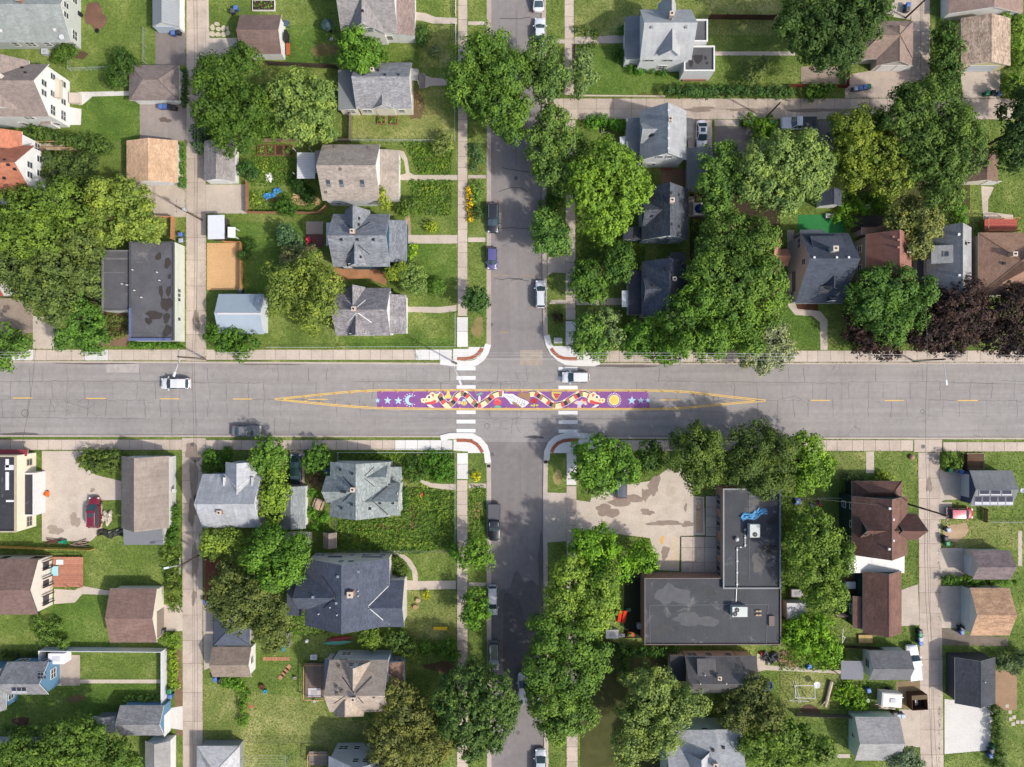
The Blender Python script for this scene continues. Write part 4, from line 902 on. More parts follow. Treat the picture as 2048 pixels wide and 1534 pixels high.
for q in ([(685, 1354), (708, 1386)], [(744, 1353), (712, 1386)], [(669, 1406), (690, 1391)], [(727, 1406), (716, 1393)]): b.valley(q)
b.done()
b = Bld('garage', 'pale hip roofed garage beside the clothes line', 'garage', 437, 1535, siding((160, 162, 164)), shingle((200, 200, 200), .16), win=False); b.hip(393, 1492, 479, 1590, 2.6, 4.2, 'x'); b.done()
b = Bld('house', 'grey sided house with white porch railings and paired windows', 'house', 720, 1570, siding((206, 210, 216)), shingle((186, 190, 194), .1)); b.gable(657, 1512, 790, 1640, 4.6, 8.4, 'y'); b.done()

b = Bld('brick_building', 'low brick building with black flat roofs and rooftop units', 'building', 1450, 1150, brickwall((192, 144, 124)), membrane((72, 74, 79)), plain((150, 152, 154)), win=False)
b.flat(1446, 977, 1562, 1178, 4.0, .28); b.flat(1289, 1156, 1562.5, 1290, 3.7, .22, pmat=plain((126, 112, 106)), pw=.14)
for y in (1000, 1043, 1092, 1133): b.window('W', wx(1446, 4.) + .03, wy(y, 2), 1.0, 1.5, 1.5); b.window('W', wx(1446, 4.) + .03, wy(y + 9, 2), 1.0, 1.5, 1.5)
def hvac(x0, y0, x1, y1, z, fans):
    u = b.box('rooftop_unit', x0, y0, x1, y1, z, z + 1.2, plain((214, 218, 212)))
    for fx, fy in fans:
        p = P(fx, fy, z + 1.2); MB().lathe((p.x, p.y, p.z), [(.36, .001), (.36, .05), (.28, .05)], 14).obj('fan', DARK, u)
        m = MB()
        for k in range(4): m.obox((p.x + .14 * math.cos(k * 1.57), p.y + .14 * math.sin(k * 1.57), p.z + .055), .26, .08, .02, k * 1.57)
        m.obj('fan_blade', plain((150, 150, 150)), u)
for x in (1330, 1372, 1415, 1458, 1500): ob('roof_seam', [(wx(u, 3.48), wy(v, 3.48), 3.4815) for u, v in rect(x, 1160, x + .9, 1287)], [(0, 1, 2, 3)], stainmat((58, 59, 63)), b.t)
for y in (1008, 1034, 1086, 1112, 1140): ob('roof_seam', [(wx(u, 3.72), wy(v, 3.72), 3.7215) for u, v in rect(1450, y, 1558, y + .8)], [(0, 1, 2, 3)], stainmat((60, 61, 65)), b.t)
hvac(1500, 1049, 1520, 1075, 3.72, [(1510, 1069)]); hvac(1465, 1214, 1495, 1234, 3.48, [(1474, 1220), (1470, 1228)])
def pipe(pts, z, mat, rr=.05, name='roof_pipe'):
    m = MB(); q = [P(x, y, z) for x, y in pts]
    for a, c in zip(q[:-1], q[1:]): m.tube(a, c, rr, n=6)
    o = m.obj(name, mat, b.t); return o
pipe([(1498, 1056), (1490, 1056), (1490, 1094), (1474, 1094), (1474, 1176)], 3.85, STEEL); pipe([(1473, 1176), (1472, 1204)], 3.62, STEEL)
for x, y in ((1490, 1059), (1490, 1075), (1490, 1090), (1481, 1094), (1474, 1099), (1474, 1122), (1474, 1145), (1474, 1168)): p = P(x, y, 3.75); MB().obox((p.x, p.y, 3.722), .26, .2, .2).obj('pipe_support', plain((226, 226, 226)), b.t)
pipe([(1300, 1290), (1299, 1210), (1536, 1209), (1532, 1290)], 3.52, plain((150, 150, 152)), .03, 'roof_cable'); pipe([(1498, 980), (1498, 1160)], 3.74, plain((130, 130, 132)), .04, 'roof_seam')
for x, y, rr in ((1473, 1078, .34),): p = P(x, y, 3.8); MB().lathe((p.x, p.y, 3.722), [(.2, 0), (.2, .3), (rr, .32), (rr * .7, .5), (.1, .58)], 12).obj('turbine_vent', plain((214, 214, 212)), b.t)
b.box('roof_hatch', 1538, 1232, 1549, 1252, 3.48, 3.8, plain((122, 108, 102)))
for k, (i, j) in enumerate(((0, 0), (6, 0), (0, 8), (6, 8))): b.box('timber_block', 1512 + i, 1221 + j, 1517 + i, 1224 + j, 3.482, 3.7, plain((196, 170, 140)))
for k, (cx, cy, rx, ry, mt) in enumerate(((1530, 1005, 26, 10, (104, 101, 98)), (1520, 1120, 16, 22, (100, 97, 94)), (1540, 1098, 12, 12, (46, 44, 44)), (1546, 1040, 10, 10, (52, 50, 50)))):
    p_ = blobpts(cx, cy, rx, ry, 80 + k, 24, .4); ob('roof_stain', [(wx(x, 3.72), wy(y, 3.72), 3.724 + .0008 * k) for x, y in p_], [tuple(range(24))[::-1]], stainmat(mt), b.t)
for k, (cx, cy, rx, ry, mt) in enumerate(((1345, 1190, 30, 22, (92, 93, 97)), (1390, 1240, 40, 14, (90, 91, 94)), (1320, 1260, 16, 12, (68, 68, 70)), (1420, 1180, 14, 10, (62, 62, 64)))):
    p_ = blobpts(cx, cy, rx, ry, 90 + k, 24, .45); ob('roof_stain', [(wx(x, 3.48), wy(y, 3.48), 3.484 + .0008 * k) for x, y in p_], [tuple(range(24))[::-1]], stainmat(mt), b.t)
b.done()
b = Bld('house', 'dark green house with brown cross gables and white rear deck', 'house', 1765, 1060, siding((38, 66, 62)), shingle((128, 98, 88), .16))
b.gable(1704, 992, 1815, 1110, 5.0, 8.5, 'y'); b.gable(1715, 1027, 1779, 1080, 5.0, 8.1, 'x'); b.gable(1784, 1027, 1833, 1080, 5.0, 8.2, 'x'); b.hip(1704, 962, 1804, 1004, 2.9, 4.2, 'x', ins=2.0)
b.plane(1698, 1111, 1809, 1146, 3.0, 3.1, 'S', mat=plain((244, 242, 238))); b.gable(1726, 1142, 1803, 1266, 3.3, 5.3, 'y'); b.plane(1707, 1193, 1727, 1257, 2.5, 2.9, 'W'); b.vents([(1779, 1017), (1786, 1039), (1786, 1081), (1778, 1098)], TRIM, .32); b.vents([(1732, 1068), (1744, 1069)], BLACK, .3); b.done()
b = Bld('garage', 'navy garage with grey roof carrying rows of solar panels', 'garage', 1975, 976, siding((72, 86, 120)), shingle((140, 142, 144), .08, .06), win=False)
b.gable(1940, 941, 2024, 1012, 2.7, 4.2, 'x'); b.solar(1948, 992, 2026, 1010, 5, 1); b.solar(1957, 980, 2024, 991, 3, 1); b.door('W', 1932, 970, 3.6, 2.1, plain((214, 216, 218))); b.done()
b = Bld('garage', 'beige garage with purple grey shingles by vine hedge', 'garage', 1975, 1130, siding((236, 226, 214)), shingle((138, 124, 124), .22), win=False); b.gable(1945, 1101, 2021, 1159, 2.6, 4.0, 'x'); b.door('W', 1935, 1130, 2.8); b.done()
b = Bld('garage', 'pale green garage with orange tan shake roof', 'garage', 1975, 1223, siding((230, 238, 226)), shingle((192, 156, 126), .24), win=False); b.gable(1940, 1176, 2019, 1271, 2.7, 4.4, 'x'); b.door('W', 1930, 1215, 4.0, 2.1, plain((216, 222, 222))); b.done()
b = Bld('garage', 'charcoal garage with black roof above a new concrete pad', 'garage', 1945, 1355, siding((70, 72, 78)), shingle((82, 84, 90), .16), win=False); b.gable(1910, 1315, 1991, 1407, 2.8, 4.4, 'y', r=1962); b.pipes([(1968, 1363)]); b.done()
b = Bld('garage', 'pale grey garage with slate roof beside the white pickup', 'garage', 1775, 1330, siding((236, 238, 240)), shingle((128, 128, 130), .12), win=False); b.gable(1738, 1302, 1819, 1360, 2.6, 4.0, 'x'); b.plane(1683, 1322, 1726, 1359, 2.3, 2.5, 'W', wall=False, mat=plain((132, 132, 140)), name='carport_roof')
for x, y in ((1685, 1324), (1685, 1356), (1722, 1324), (1722, 1356)): b.box('carport_post', x, y, x + 1.4, y + 1.4, 0, 2.25, TRIM)
b.window('W', b.bl[0][0], (b.bl[0][1] + b.bl[0][3]) / 2, 1.1, 1.2, 1.1); b.done()
b = Bld('garage', 'sage green garage with light grey roof near alley end', 'garage', 1750, 1475, siding((204, 224, 210)), shingle((176, 174, 172), .14), win=False); b.gable(1710, 1434, 1799, 1521, 2.7, 4.3, 'x'); b.window('W', b.bl[0][0], (b.bl[0][1] + b.bl[0][3]) / 2, 1.2, .5, 1.0); b.done()
b = Bld('house', 'bungalow with dark grey roof, flat dormer and tan wall', 'house', 1425, 1345, plain((234, 212, 190)), shingle((110, 108, 108), .08, .08))
b.gable(1370, 1313, 1480, 1386, 3.3, 5.8, 'x', r=1368); b.gable(1474, 1312, 1512, 1382, 2.9, 4.2, 'x'); b.plane(1341, 1312, 1372, 1362, 2.7, 2.9, 'W', mat=shingle((78, 78, 80), .06)); b.plane(1395, 1319, 1432, 1360, 4.7, 5.2, 'N', wall=False); b.chimney(1436, 1352, .5, .9, plain((224, 206, 176))); b.pipes([(1409, 1349), (1400, 1366), (1452, 1366)]); b.done()
b = Bld('house', 'sage green house with bright grey shingle roof', 'house', 1410, 1540, siding((204, 224, 210)), shingle((190, 192, 194), .14)); b.gable(1330, 1460, 1432, 1620, 5.0, 8.4, 'x', r=1560); b.gable(1425, 1459, 1483, 1600, 4.6, 7.0, 'x', r=1550); b.vents([(1426, 1500), (1417, 1508), (1447, 1495)]); b.chimney(1429, 1527, .6, .7, plain((190, 178, 164))); b.gable(1360, 1500, 1425, 1600, 6.0, 9.0, 'y', wall=False); b.done()
# ------------------------------------------------------------------ drives, paths, patios, beds
CON = concrete((204, 190, 174)); CONW = concrete((226, 222, 214), .06); CONB = concrete((188, 172, 158), .16); ASP = asphalt((140, 130, 124), .4); ASL = asphalt((170, 158, 150), .3)
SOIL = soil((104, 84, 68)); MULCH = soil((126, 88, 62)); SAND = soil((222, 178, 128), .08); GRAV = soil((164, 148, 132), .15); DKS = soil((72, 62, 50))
AK = [0]
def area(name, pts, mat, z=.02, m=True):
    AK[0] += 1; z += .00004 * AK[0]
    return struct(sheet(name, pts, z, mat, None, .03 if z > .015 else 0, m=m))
for nm, pts, mt in (
    ('driveway', [(417, 0), (419, 76), (474, 76), (474, 108), (440, 118), (412, 118), (412, 0)], CON), ('driveway', rect(311, 62, 372, 130), ASP), ('driveway', [(280, 208), (372, 200), (372, 282), (280, 280)], ASL),
    ('driveway', [(268, 372), (356, 370), (372, 374), (372, 434), (310, 434), (300, 400), (268, 392)], CON), ('driveway', rect(412, 369, 495, 427), CON),
    ('path', [(158, 184), (258, 182), (258, 191), (185, 193), (165, 210), (158, 210)], CONW), ('patio', [(124, 212), (163, 218), (162, 250), (118, 250)], CONW), ('sand_yard', rect(414, 486, 484, 580), SAND),
    ('patio', rect(612, 443, 646, 468), CONB), ('patio', rect(611, 468, 648, 494), soil((128, 92, 84), .1)), ('path', [(830, 24), (850, 26), (870, 34), (914, 36), (914, 48), (865, 47), (845, 42), (830, 40)], CON),
    ('path', [(849, 150), (862, 155), (914, 160), (914, 170), (860, 172), (849, 177)], CON), ('path', [(797, 300), (808, 303), (815, 318), (819, 345), (828, 350), (915, 350), (915, 360), (820, 361), (800, 360), (800, 350), (812, 347), (808, 322), (797, 308)], CON),
    ('path', rect(814, 470, 915, 487), CON), ('path', [(815, 613), (880, 614), (913, 610), (913, 622), (880, 626), (815, 624)], CON), ('path', rect(936, 43, 972, 50), CON), ('path', rect(936, 350, 972, 357), CON), ('path', rect(936, 475, 971, 484), CON),
    ('path', rect(1095, 79, 1129, 87), CON), ('path', [(1102, 600), (1131, 599), (1131, 608), (1098, 608)], CON), ('path', [(1095, 515), (1131, 512), (1131, 546), (1105, 545), (1095, 552)], CON), ('path', rect(937, 967, 972, 976), CON), ('path', rect(937, 1165, 972, 1172), CON),
    ('path', [(1149, 74), (1250, 70), (1250, 86), (1149, 88)], CON), ('path', rect(1152, 596, 1245, 610), CON), ('driveway', rect(1376, 240, 1424, 298), CON), ('driveway', rect(1429, 253, 1530, 312), ASP), ('driveway', rect(1429, 240, 1478, 252), CON), ('driveway', rect(1636, 241, 1676, 300), ASP),
    ('driveway', [(1690, 150), (1752, 140), (1822, 134), (1822, 196), (1690, 196)], CONB), ('driveway', [(1768, 0), (1822, 0), (1822, 30), (1820, 40), (1768, 30)], CON), ('driveway', [(1920, 138), (2000, 138), (2000, 196), (1926, 196)], CON),
    ('path', [(1574, 460), (1588, 460), (1588, 600), (1595, 618), (1640, 622), (1655, 640), (1655, 700), (1641, 700), (1640, 645), (1625, 632), (1590, 630), (1576, 612)], CON), ('turf_court', [(1596, 430), (1690, 428), (1690, 465), (1596, 468)], soil((58, 132, 74), .06)),
    ('patio', rect(1322, 338, 1372, 372), soil((150, 118, 96), .15)), ('path', [(1962, 372), (1988, 374), (1976, 400), (1976, 424), (2026, 430), (2026, 440), (1966, 440)], CON), ('path', rect(1430, 103, 1590, 111), CON), ('patio', rect(1602, 133, 1678, 168), GRAV),
    ('gravel_yard', [(-60, 597), (52, 597), (66, 606), (66, 665), (40, 668), (-60, 668)], GRAV), ('driveway', [(66, 632), (112, 632), (124, 698), (66, 698)], CON), ('shop_yard', rect(196, 622, 258, 692), soil((138, 112, 92), .2)),
    ('parking_lot', [(84, 902), (168, 902), (160, 925), (172, 942), (200, 952), (243, 962), (243, 1000), (205, 1000), (205, 1060), (182, 1082), (84, 1082)], CON), ('path', [(108, 1178), (150, 1180), (165, 1172), (222, 1182), (222, 1190), (165, 1188), (150, 1205), (108, 1208)], CON),
    ('patio', rect(115, 1310, 160, 1371), CONB), ('path', rect(160, 1359, 326, 1366.5), CON), ('driveway', rect(322, 1209, 366, 1262), CON), ('driveway', [(338, 1416), (366, 1412), (366, 1460), (338, 1456)], CONW), ('driveway', rect(580, 901, 609, 972), CONB),
    ('path', [(842, 957), (862, 966), (885, 968), (912, 968), (912, 980), (884, 978), (858, 974), (840, 964)], CON), ('path', [(808, 1160), (835, 1162), (912, 1161), (912, 1178), (808, 1180)], CON), ('path', [(760, 1100), (800, 1102), (822, 1120), (834, 1140), (836, 1162), (826, 1162), (824, 1142), (812, 1124), (796, 1110), (760, 1107)], CON),
    ('driveway', [(406, 1205), (426, 1212), (426, 1300), (420, 1336), (408, 1340)], CON), ('parking_lot', [(1153, 1000), (1180, 1004), (1186, 985), (1232, 972), (1300, 962), (1340, 935), (1388, 935), (1386, 992), (1408, 994), (1410, 1070), (1360, 1072), (1358, 1142), (1316, 1140), (1300, 1076), (1220, 1066), (1160, 1072), (1153, 1082)], CON),
    ('driveway', [(1095, 985), (1133, 986), (1133, 1082), (1095, 1085)], CON), ('playground', rect(1248, 1146, 1284, 1276), soil((56, 62, 48), .12)), ('path', rect(1732, 903, 1748, 946), CON), ('driveway', [(1803, 1180), (1836, 1168), (1839, 1250), (1803, 1252)], CON),
    ('driveway', [(1880, 938), (1890, 944), (1930, 944), (1930, 998), (1888, 1000), (1880, 1006)], CON), ('driveway', rect(1880, 1004, 1904, 1038), CON), ('driveway', rect(1881, 1096, 1927, 1160), CON), ('driveway', rect(1882, 1172, 1924, 1256), CON), ('gravel_yard', [(1883, 1257), (1925, 1257), (1925, 1268), (2016, 1275), (2016, 1292), (1883, 1290)], soil((132, 120, 108), .2)),
    ('driveway', [(1889, 1398), (1988, 1408), (1978, 1500), (1889, 1508)], CONW), ('driveway', rect(1798, 1419, 1842, 1494), CON), ('dirt_yard', [(1792, 1362), (1842, 1362), (1842, 1418), (1792, 1416)], soil((150, 130, 100), .2)), ('patio', rect(1990, 1340, 2034, 1420), soil((166, 138, 110), .1)),
    ('patio', rect(1558, 1301, 1600, 1336), soil((150, 112, 98), .1)), ('path', [(1514, 1308), (1530, 1306), (1530, 1330), (1700, 1342), (1700, 1348), (1530, 1340), (1514, 1344)], CON), ('patio', rect(1688, 1141, 1722, 1192), soil((128, 100, 78), .1)), ('path', rect(2036, 1062, 2044, 1132), CON), ('path', rect(1668, 1508, 1700, 1516), CON)):
    area(nm, pts, mt, .022)
for nm, pts, mt in (('flower_bed', blobpts(190, 32, 22, 26, 2), soil((126, 96, 80))), ('flower_bed', blobpts(160, 110, 14, 9, 3), SOIL), ('flower_bed', blobpts(832, 210, 14, 34, 4), soil((120, 104, 76))), ('mulch_path', [(668, 536), (740, 533), (775, 548), (772, 572), (735, 556), (668, 562)], soil((180, 132, 96))),
    ('flower_bed', blobpts(815, 455, 8, 24, 6), soil((176, 152, 126))), ('flower_bed', blobpts(650, 100, 26, 14, 7), soil((122, 112, 72))), ('mulch_heap', blobpts(545, 395, 16, 12, 8), soil((118, 88, 60))), ('timber_heap', blobpts(610, 400, 26, 10, 9), soil((214, 176, 134))), ('dirt_path', [(822, 975), (832, 975), (832, 1040), (836, 1056), (760, 1058), (720, 1050), (822, 1048)], soil((124, 104, 72))),
    ('dirt_patch', blobpts(1912, 1064, 24, 18, 11), soil((190, 164, 132))), ('dirt_patch', blobpts(152, 1398, 18, 8, 12), soil((122, 104, 72))), ('dirt_patch', blobpts(42, 1442, 16, 10, 13), soil((92, 72, 54))), ('dirt_patch', blobpts(900, 1335, 44, 14, 14), soil((96, 80, 60))), ('flower_bed', blobpts(1620, 1420, 20, 10, 15), SOIL), ('flower_bed', rect(1590, 608, 1636, 622), soil((96, 68, 52))),
    ('flower_bed', blobpts(1115, 270, 16, 20, 16), SOIL), ('dirt_patch', blobpts(955, 655, 12, 20, 17), soil((150, 136, 90))), ('dirt_patch', blobpts(957, 1020, 8, 20, 18), soil((164, 144, 92))), ('dirt_patch', blobpts(1115, 955, 10, 14, 19), soil((170, 156, 104))), ('shade_bed', rect(1390, 200, 1400, 202), SOIL), ('dirt_strip', rect(1535, 984, 1540, 986), SOIL),
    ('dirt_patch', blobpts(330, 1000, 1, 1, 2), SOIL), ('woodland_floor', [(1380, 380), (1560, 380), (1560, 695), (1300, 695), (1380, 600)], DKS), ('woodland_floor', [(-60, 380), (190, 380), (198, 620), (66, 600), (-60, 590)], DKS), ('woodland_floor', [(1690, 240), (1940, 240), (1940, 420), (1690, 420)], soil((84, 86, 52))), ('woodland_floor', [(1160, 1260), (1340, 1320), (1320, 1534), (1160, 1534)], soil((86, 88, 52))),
    ('flower_bed', [(365, 1470), (352, 1470), (348, 1300), (362, 1300)], soil((140, 112, 90))), ('raspberry_bed', rect(1560, 905, 1562, 907), SOIL)):
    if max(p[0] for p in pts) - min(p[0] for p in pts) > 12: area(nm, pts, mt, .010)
for pts, mt in ((rect(705, 180, 912, 282), DRY), (rect(830, 630, 912, 692), GRASS), (rect(690, 676, 912, 696), LUSH), (rect(458, 445, 610, 585), LUSH), (rect(836, 488, 912, 570), LUSH), ([(405, 1370), (640, 1400), (660, 1440), (740, 1440), (760, 1534), (405, 1534)], DRY), (rect(160, 1295, 326, 1358), GRASS), (rect(10, 1368, 326, 1465), LUSH), (rect(812, 1182, 912, 1280), DRY), (rect(838, 50, 912, 135), DRY),
                (rect(1150, 0, 1560, 70), DRY), (rect(1150, 92, 1360, 190), LUSH), (rect(1670, 905, 1730, 960), DRY), (rect(1752, 905, 1832, 960), GRASS), (rect(570, 50, 690, 125), LUSH), (rect(160, 192, 278, 282), LUSH), (rect(1885, 1040, 2048, 1095), DRY), (rect(1560, 610, 1640, 695), LUSH), (rect(100, 1185, 220, 1290), LUSH), (rect(937, 912, 972, 1100), GRASS), (rect(1560, 1345, 1680, 1420), DRY)):
    area('lawn', pts, mt, .005, m=False)
# parking lot and playground details
def stains(L, z, rgb):
    for k, (cx, cy, rx, ry) in enumerate(L): struct(sheet('damp_or_shade_stain', blobpts(cx, cy, rx, ry, 30 + k, 22, .4), z + .0005 * k, stainmat(rgb), m=False))
stains([(1250, 1000, 34, 11), (1214, 1022, 22, 13), (1294, 1024, 12, 7), (1308, 970, 12, 18), (1296, 985, 10, 8), (1371, 1015, 3, 8), (1330, 1046, 30, 6), (1375, 1048, 14, 5), (1330, 1105, 9, 12), (1290, 990, 6, 14)], .026, (150, 132, 118))
stains([(185, 980, 5, 4), (150, 1040, 10, 14), (110, 1060, 14, 10)], .026, (168, 152, 136))
stains([(12, 617, 8, 7), (330, 240, 12, 5)], .026, (118, 104, 94))
slabs('raised_walk', 1411, 992, 1432, 1072, 22, SLAB, z=.14, cols=1); slabs('raised_walk', 1362, 1073, 1432, 1146, 24, SLAB, along='y', z=.14, cols=3)
t = thing('parking_marks', 'yellow hatched bay and faded lettering by the ramp', 'road marking', P(1340, 1080, .02))
for i in range(9): y = 1066 + i * 7; strip('hatch_line', [(1343, y + 12 if i > 4 else y + 6), (1356, y + (14 if i < 5 else 4))], -.5, .5, .030, YE, t, m=False)
strip('hatch_line', [(1341, 1112), (1342, 1136)], -.5, .5, .031, YE, t, m=False)
sheet('wheelchair_symbol', blobpts(1324, 1080, 4, 7, 5, 16, .5), .030, roadpaint((232, 180, 84), .5), t, m=False)
def text(s, px, py, size, rz, mat, parent, z):
    c = bpy.data.curves.new('lettering', 'FONT'); c.body = s; c.size = size; c.align_x = 'CENTER'; o = bpy.data.objects.new('tmp', c); COL.objects.link(o)
    dg = bpy.context.evaluated_depsgraph_get(); me = bpy.data.meshes.new_from_object(o.evaluated_get(dg)); bpy.data.objects.remove(o)
    me.materials.append(mat); q = inst('lettering', me, parent, (wx(px), wy(py), z), rz); return q
sheet('worn_panel', rect(1392, 996, 1406, 1066), .0265, stainmat((176, 156, 136)), t, m=False)
text('NO', 1400, 1010, 1.0, math.pi / 2, roadpaint((232, 226, 220), .4), t, .031); text('PARKING', 1400, 1034, 1.0, math.pi / 2, roadpaint((226, 176, 96), .5), t, .031)
text('CAUTION', 1020, 551, .01, 0, YE, t, -.5) if False else None
# survey paint marks on the side street
t = thing('survey_marks', 'faint orange survey dashes sprayed across the side street', 'road marking', P(1030, 550, ZR))
OR = roadpaint((206, 160, 84), .75)
for a, b_ in (((984, 550), (1000, 551)), ((1005, 550), (1018, 551)), ((1040, 551), (1067, 553)), ((1067, 550), (1068, 557)), ((1057, 617), (1062, 616)), ((1000, 664), (1018, 665))): strip('dash', [a, b_], -.4, .4, ZR + .016, OR, t, m=False)
# flagstones
t = thing('flagstone_patch', 'irregular pale flagstones set in grass beside the alley', 'flagstones', P(437, 62))
for k, (x, y, a, b_) in enumerate(((425, 55, 5, 6), (424, 68, 6, 6), (434, 48, 6, 4), (437, 58, 5, 5), (436, 69, 6, 5), (447, 57, 5, 6), (447, 69, 6, 5), (456, 66, 4, 6), (455, 56, 3, 4))): sheet('flagstone', blobpts(x, y, a, b_, k, 9, .2), .05, concrete((214, 200, 170)), t, .05)
# stone path dots in lawns
t = thing('stepping_stones', 'square stepping stones in the lawn beside the new pad', 'stepping stones', P(2028, 1436))
for x, y in ((2020, 1424), (2028, 1434), (2021, 1438), (2026, 1448), (2035, 1444), (2044, 1444), (2014, 1412)): sheet('stone', rect(x - 3.4, y - 3.4, x + 3.4, y + 3.4), .045, CON, t, .04)

# ------------------------------------------------------------------ fences
def fence(label, pts, h=1.5, kind='wood', rgb=(150, 118, 92), bay=2.4, cat='fence'):
    q = [P(x, y) for x, y in pts]; t = thing('fence', label, cat, q[0]); mt = wood(rgb) if kind == 'wood' else plain(rgb, .5)
    tot = 0
    for a, c in zip(q[:-1], q[1:]):
        L = (c - a).length; n = max(1, round(L / bay)); d = (c - a).normalized(); rz = math.atan2(d.y, d.x); lb = L / n
        key = (round(lb, 2), h, kind, rgb); m = MB()
        if kind == 'wood':
            k = int(lb / .16)
            for i in range(k): x = (i + .5) / k * lb - lb / 2; m.box(x - .07, -.012 + .02 * (i % 2), .05, x + .07, .012 + .02 * (i % 2), h - .02 * (i % 3))
            m.box(-lb / 2, -.06, .35, lb / 2, -.013, .44); m.box(-lb / 2, -.06, h - .4, lb / 2, -.013, h - .31)
        elif kind == 'vinyl':
            k = int(lb / .3)
            for i in range(k): x = (i + .5) / k * lb - lb / 2; m.box(x - .14, -.02, .08, x + .14, .02, h - .08)
            m.box(-lb / 2, -.04, h - .1, lb / 2, .04, h); m.box(-lb / 2, -.04, .04, lb / 2, .04, .14)
        elif kind == 'rail':
            for z in (.3, .6, .9): m.box(-lb / 2, -.03, z, lb / 2, .03, z + .1)
        else:
            m.tube((-lb / 2, 0, h), (lb / 2, 0, h), .024, n=5); k = int(lb / .22)
            for i in range(k):
                x = i / k * lb - lb / 2; x2 = min(x + h * .9, lb / 2); m.tube((x, 0, .04), (x2, 0, .04 + (x2 - x) / .9), .005, n=3, cap=False); m.tube((-x, .004, .04), (-x2, .004, .04 + (x2 - x) / .9), .005, n=3, cap=False)
        me = mesh('panel', m.v, m.f, mt)
        pw = .05 if kind in ('wood', 'vinyl', 'rail') else .03; pm = mesh('post', bv(-pw, -pw, 0, pw, pw, h + .06), BOXF, mt)
        for i in range(n):
            inst('panel', me, t, a.lerp(c, (i + .5) / n), rz)
        for i in range(n + 1):
            if i < n or c is q[-1]: inst('post', pm, t, a.lerp(c, i / n), rz)
    return t
LINKC = (176, 190, 182)
fence('dark stained wooden fence behind the flowering catalpa', [(538, 131), (676, 138)], 1.6, rgb=(84, 72, 64)); fence('grey wooden fence beside the two raised beds', [(703, 230), (702, 284), (600, 283)], 1.7, rgb=(140, 126, 112)); fence('pinkish wooden fence above the row of raised beds', [(512, 284), (600, 283)], 1.5, rgb=(176, 140, 122))
fence('reddish brown wooden fence around the cluttered back yard', [(497, 366), (498, 427), (640, 428), (655, 414)], 1.4, rgb=(168, 124, 96)); fence('tan wooden fence around the sandy yard', [(452, 485), (486, 487), (486, 580)], 1.4, rgb=(206, 154, 104)); fence('new cedar fence beside the shop cart pad', [(322, 436), (351, 437), (350, 480)], 1.6, rgb=(212, 158, 110))
fence('weathered timber fence around the shop yard', [(194, 605), (196, 665)], 1.5, rgb=(150, 124, 100)); fence('dark brown fence along the lawn of the pale metal roofed house', [(1417, 39), (1545, 40)], 1.6, rgb=(86, 58, 48)); fence('red stained fence beside the side alley', [(1576, 175), (1692, 176), (1694, 140)], 1.2, rgb=(120, 56, 44))
fence('yellowed plank fence behind the cream shop', [(-20, 1091), (75, 1094), (190, 1097)], 1.4, rgb=(214, 178, 96)); fence('white vinyl fence round the back lawn', [(92, 1318), (92, 1294), (333, 1296), (333, 1404)], 1.8, 'vinyl', (238, 240, 244), 2.1); fence('pale vinyl fence at the foot of blue house lawn', [(-20, 1473), (104, 1475)], 1.7, 'vinyl', (206, 214, 222), 2.1)
fence('dark grey plank fence behind the driftwood log', [(1585, 1424), (1738, 1430)], 1.5, rgb=(112, 106, 96)); fence('brown picket fence beside the red hatchback', [(1966, 1016), (1966, 1042)], 1.2, rgb=(128, 96, 78)); fence('brown board fence at the vine garden corner', [(1926, 908), (1926, 940)], 1.2, rgb=(96, 66, 54)); fence('low dark fence behind the brown roofed wing', [(1680, 1290), (1760, 1294)], 1.3, rgb=(78, 68, 58))
fence('galvanised mesh fence round the lush lawn', [(536, 695), (668, 695)], 1.1, 'link', LINKC, 3.); fence('galvanised mesh fence at the corner garden', [(682, 694), (911, 694), (911, 628)], 1.1, 'link', LINKC, 3.); fence('mesh fence between the front gardens', [(704, 283), (870, 284)], 1.1, 'link', LINKC, 3.); fence('mesh fence beside the pavement', [(910, 182), (910, 284)], 1.1, 'link', LINKC, 3.)
fence('mesh fence enclosing the weedy corner garden', [(678, 920), (678, 904), (911, 904), (911, 1092)], 1.1, 'link', LINKC, 3.); fence('mesh fence behind the tan tool shed', [(675, 1038), (675, 1100), (900, 1101)], 1.1, 'link', (130, 140, 128), 3.); fence('mesh fence of the dark rounded lilac yard', [(293, 62), (293, 128)], 1.1, 'link', LINKC, 3.); fence('wire fence across the shady yard', [(143, 120), (143, 142), (225, 139)], 1.1, 'link', LINKC, 3.)
fence('mesh fence beside the red hatchback and its lawn', [(1974, 1042), (2060, 1043)], 1.1, 'link', LINKC, 3.); fence('rusted wire fence below the dry lawn', [(500, 1478), (660, 1478)], 1.1, 'link', (120, 116, 100), 3.); fence('wire fence beside the dark green house', [(1630, 994), (1690, 995)], 1.1, 'link', LINKC, 3.); fence('grey metal fence of the playground', [(1250, 1148), (1290, 1150)], 1.4, 'link', (150, 156, 160), 2.); fence('mesh fence by the vine thicket', [(2000, 1415), (2004, 1530)], 1.2, 'link', (70, 70, 66), 2.6)
fence('white painted rock border fence along the pavement', [(912, 0), (912, 34)], .3, 'rail', (226, 224, 220), 1.5); fence('white low edging beside the clipped round yew lawn', [(912, 50), (912, 100)], .3, 'rail', (226, 224, 220), 1.5)
wl = tag(strip('retaining_wall', [(1150, 192), (1330, 194)], -1.2, 1.2, .35, concrete((214, 200, 178)), None, .35), 'low pale retaining wall between lawn and side alley', 'wall')
wl = tag(strip('retaining_wall', [(1150, 90), (1150, 140)], -1, 1, .5, soil((96, 66, 50)), None, .5), 'dark timber retaining wall along the pavement lawn', 'wall')
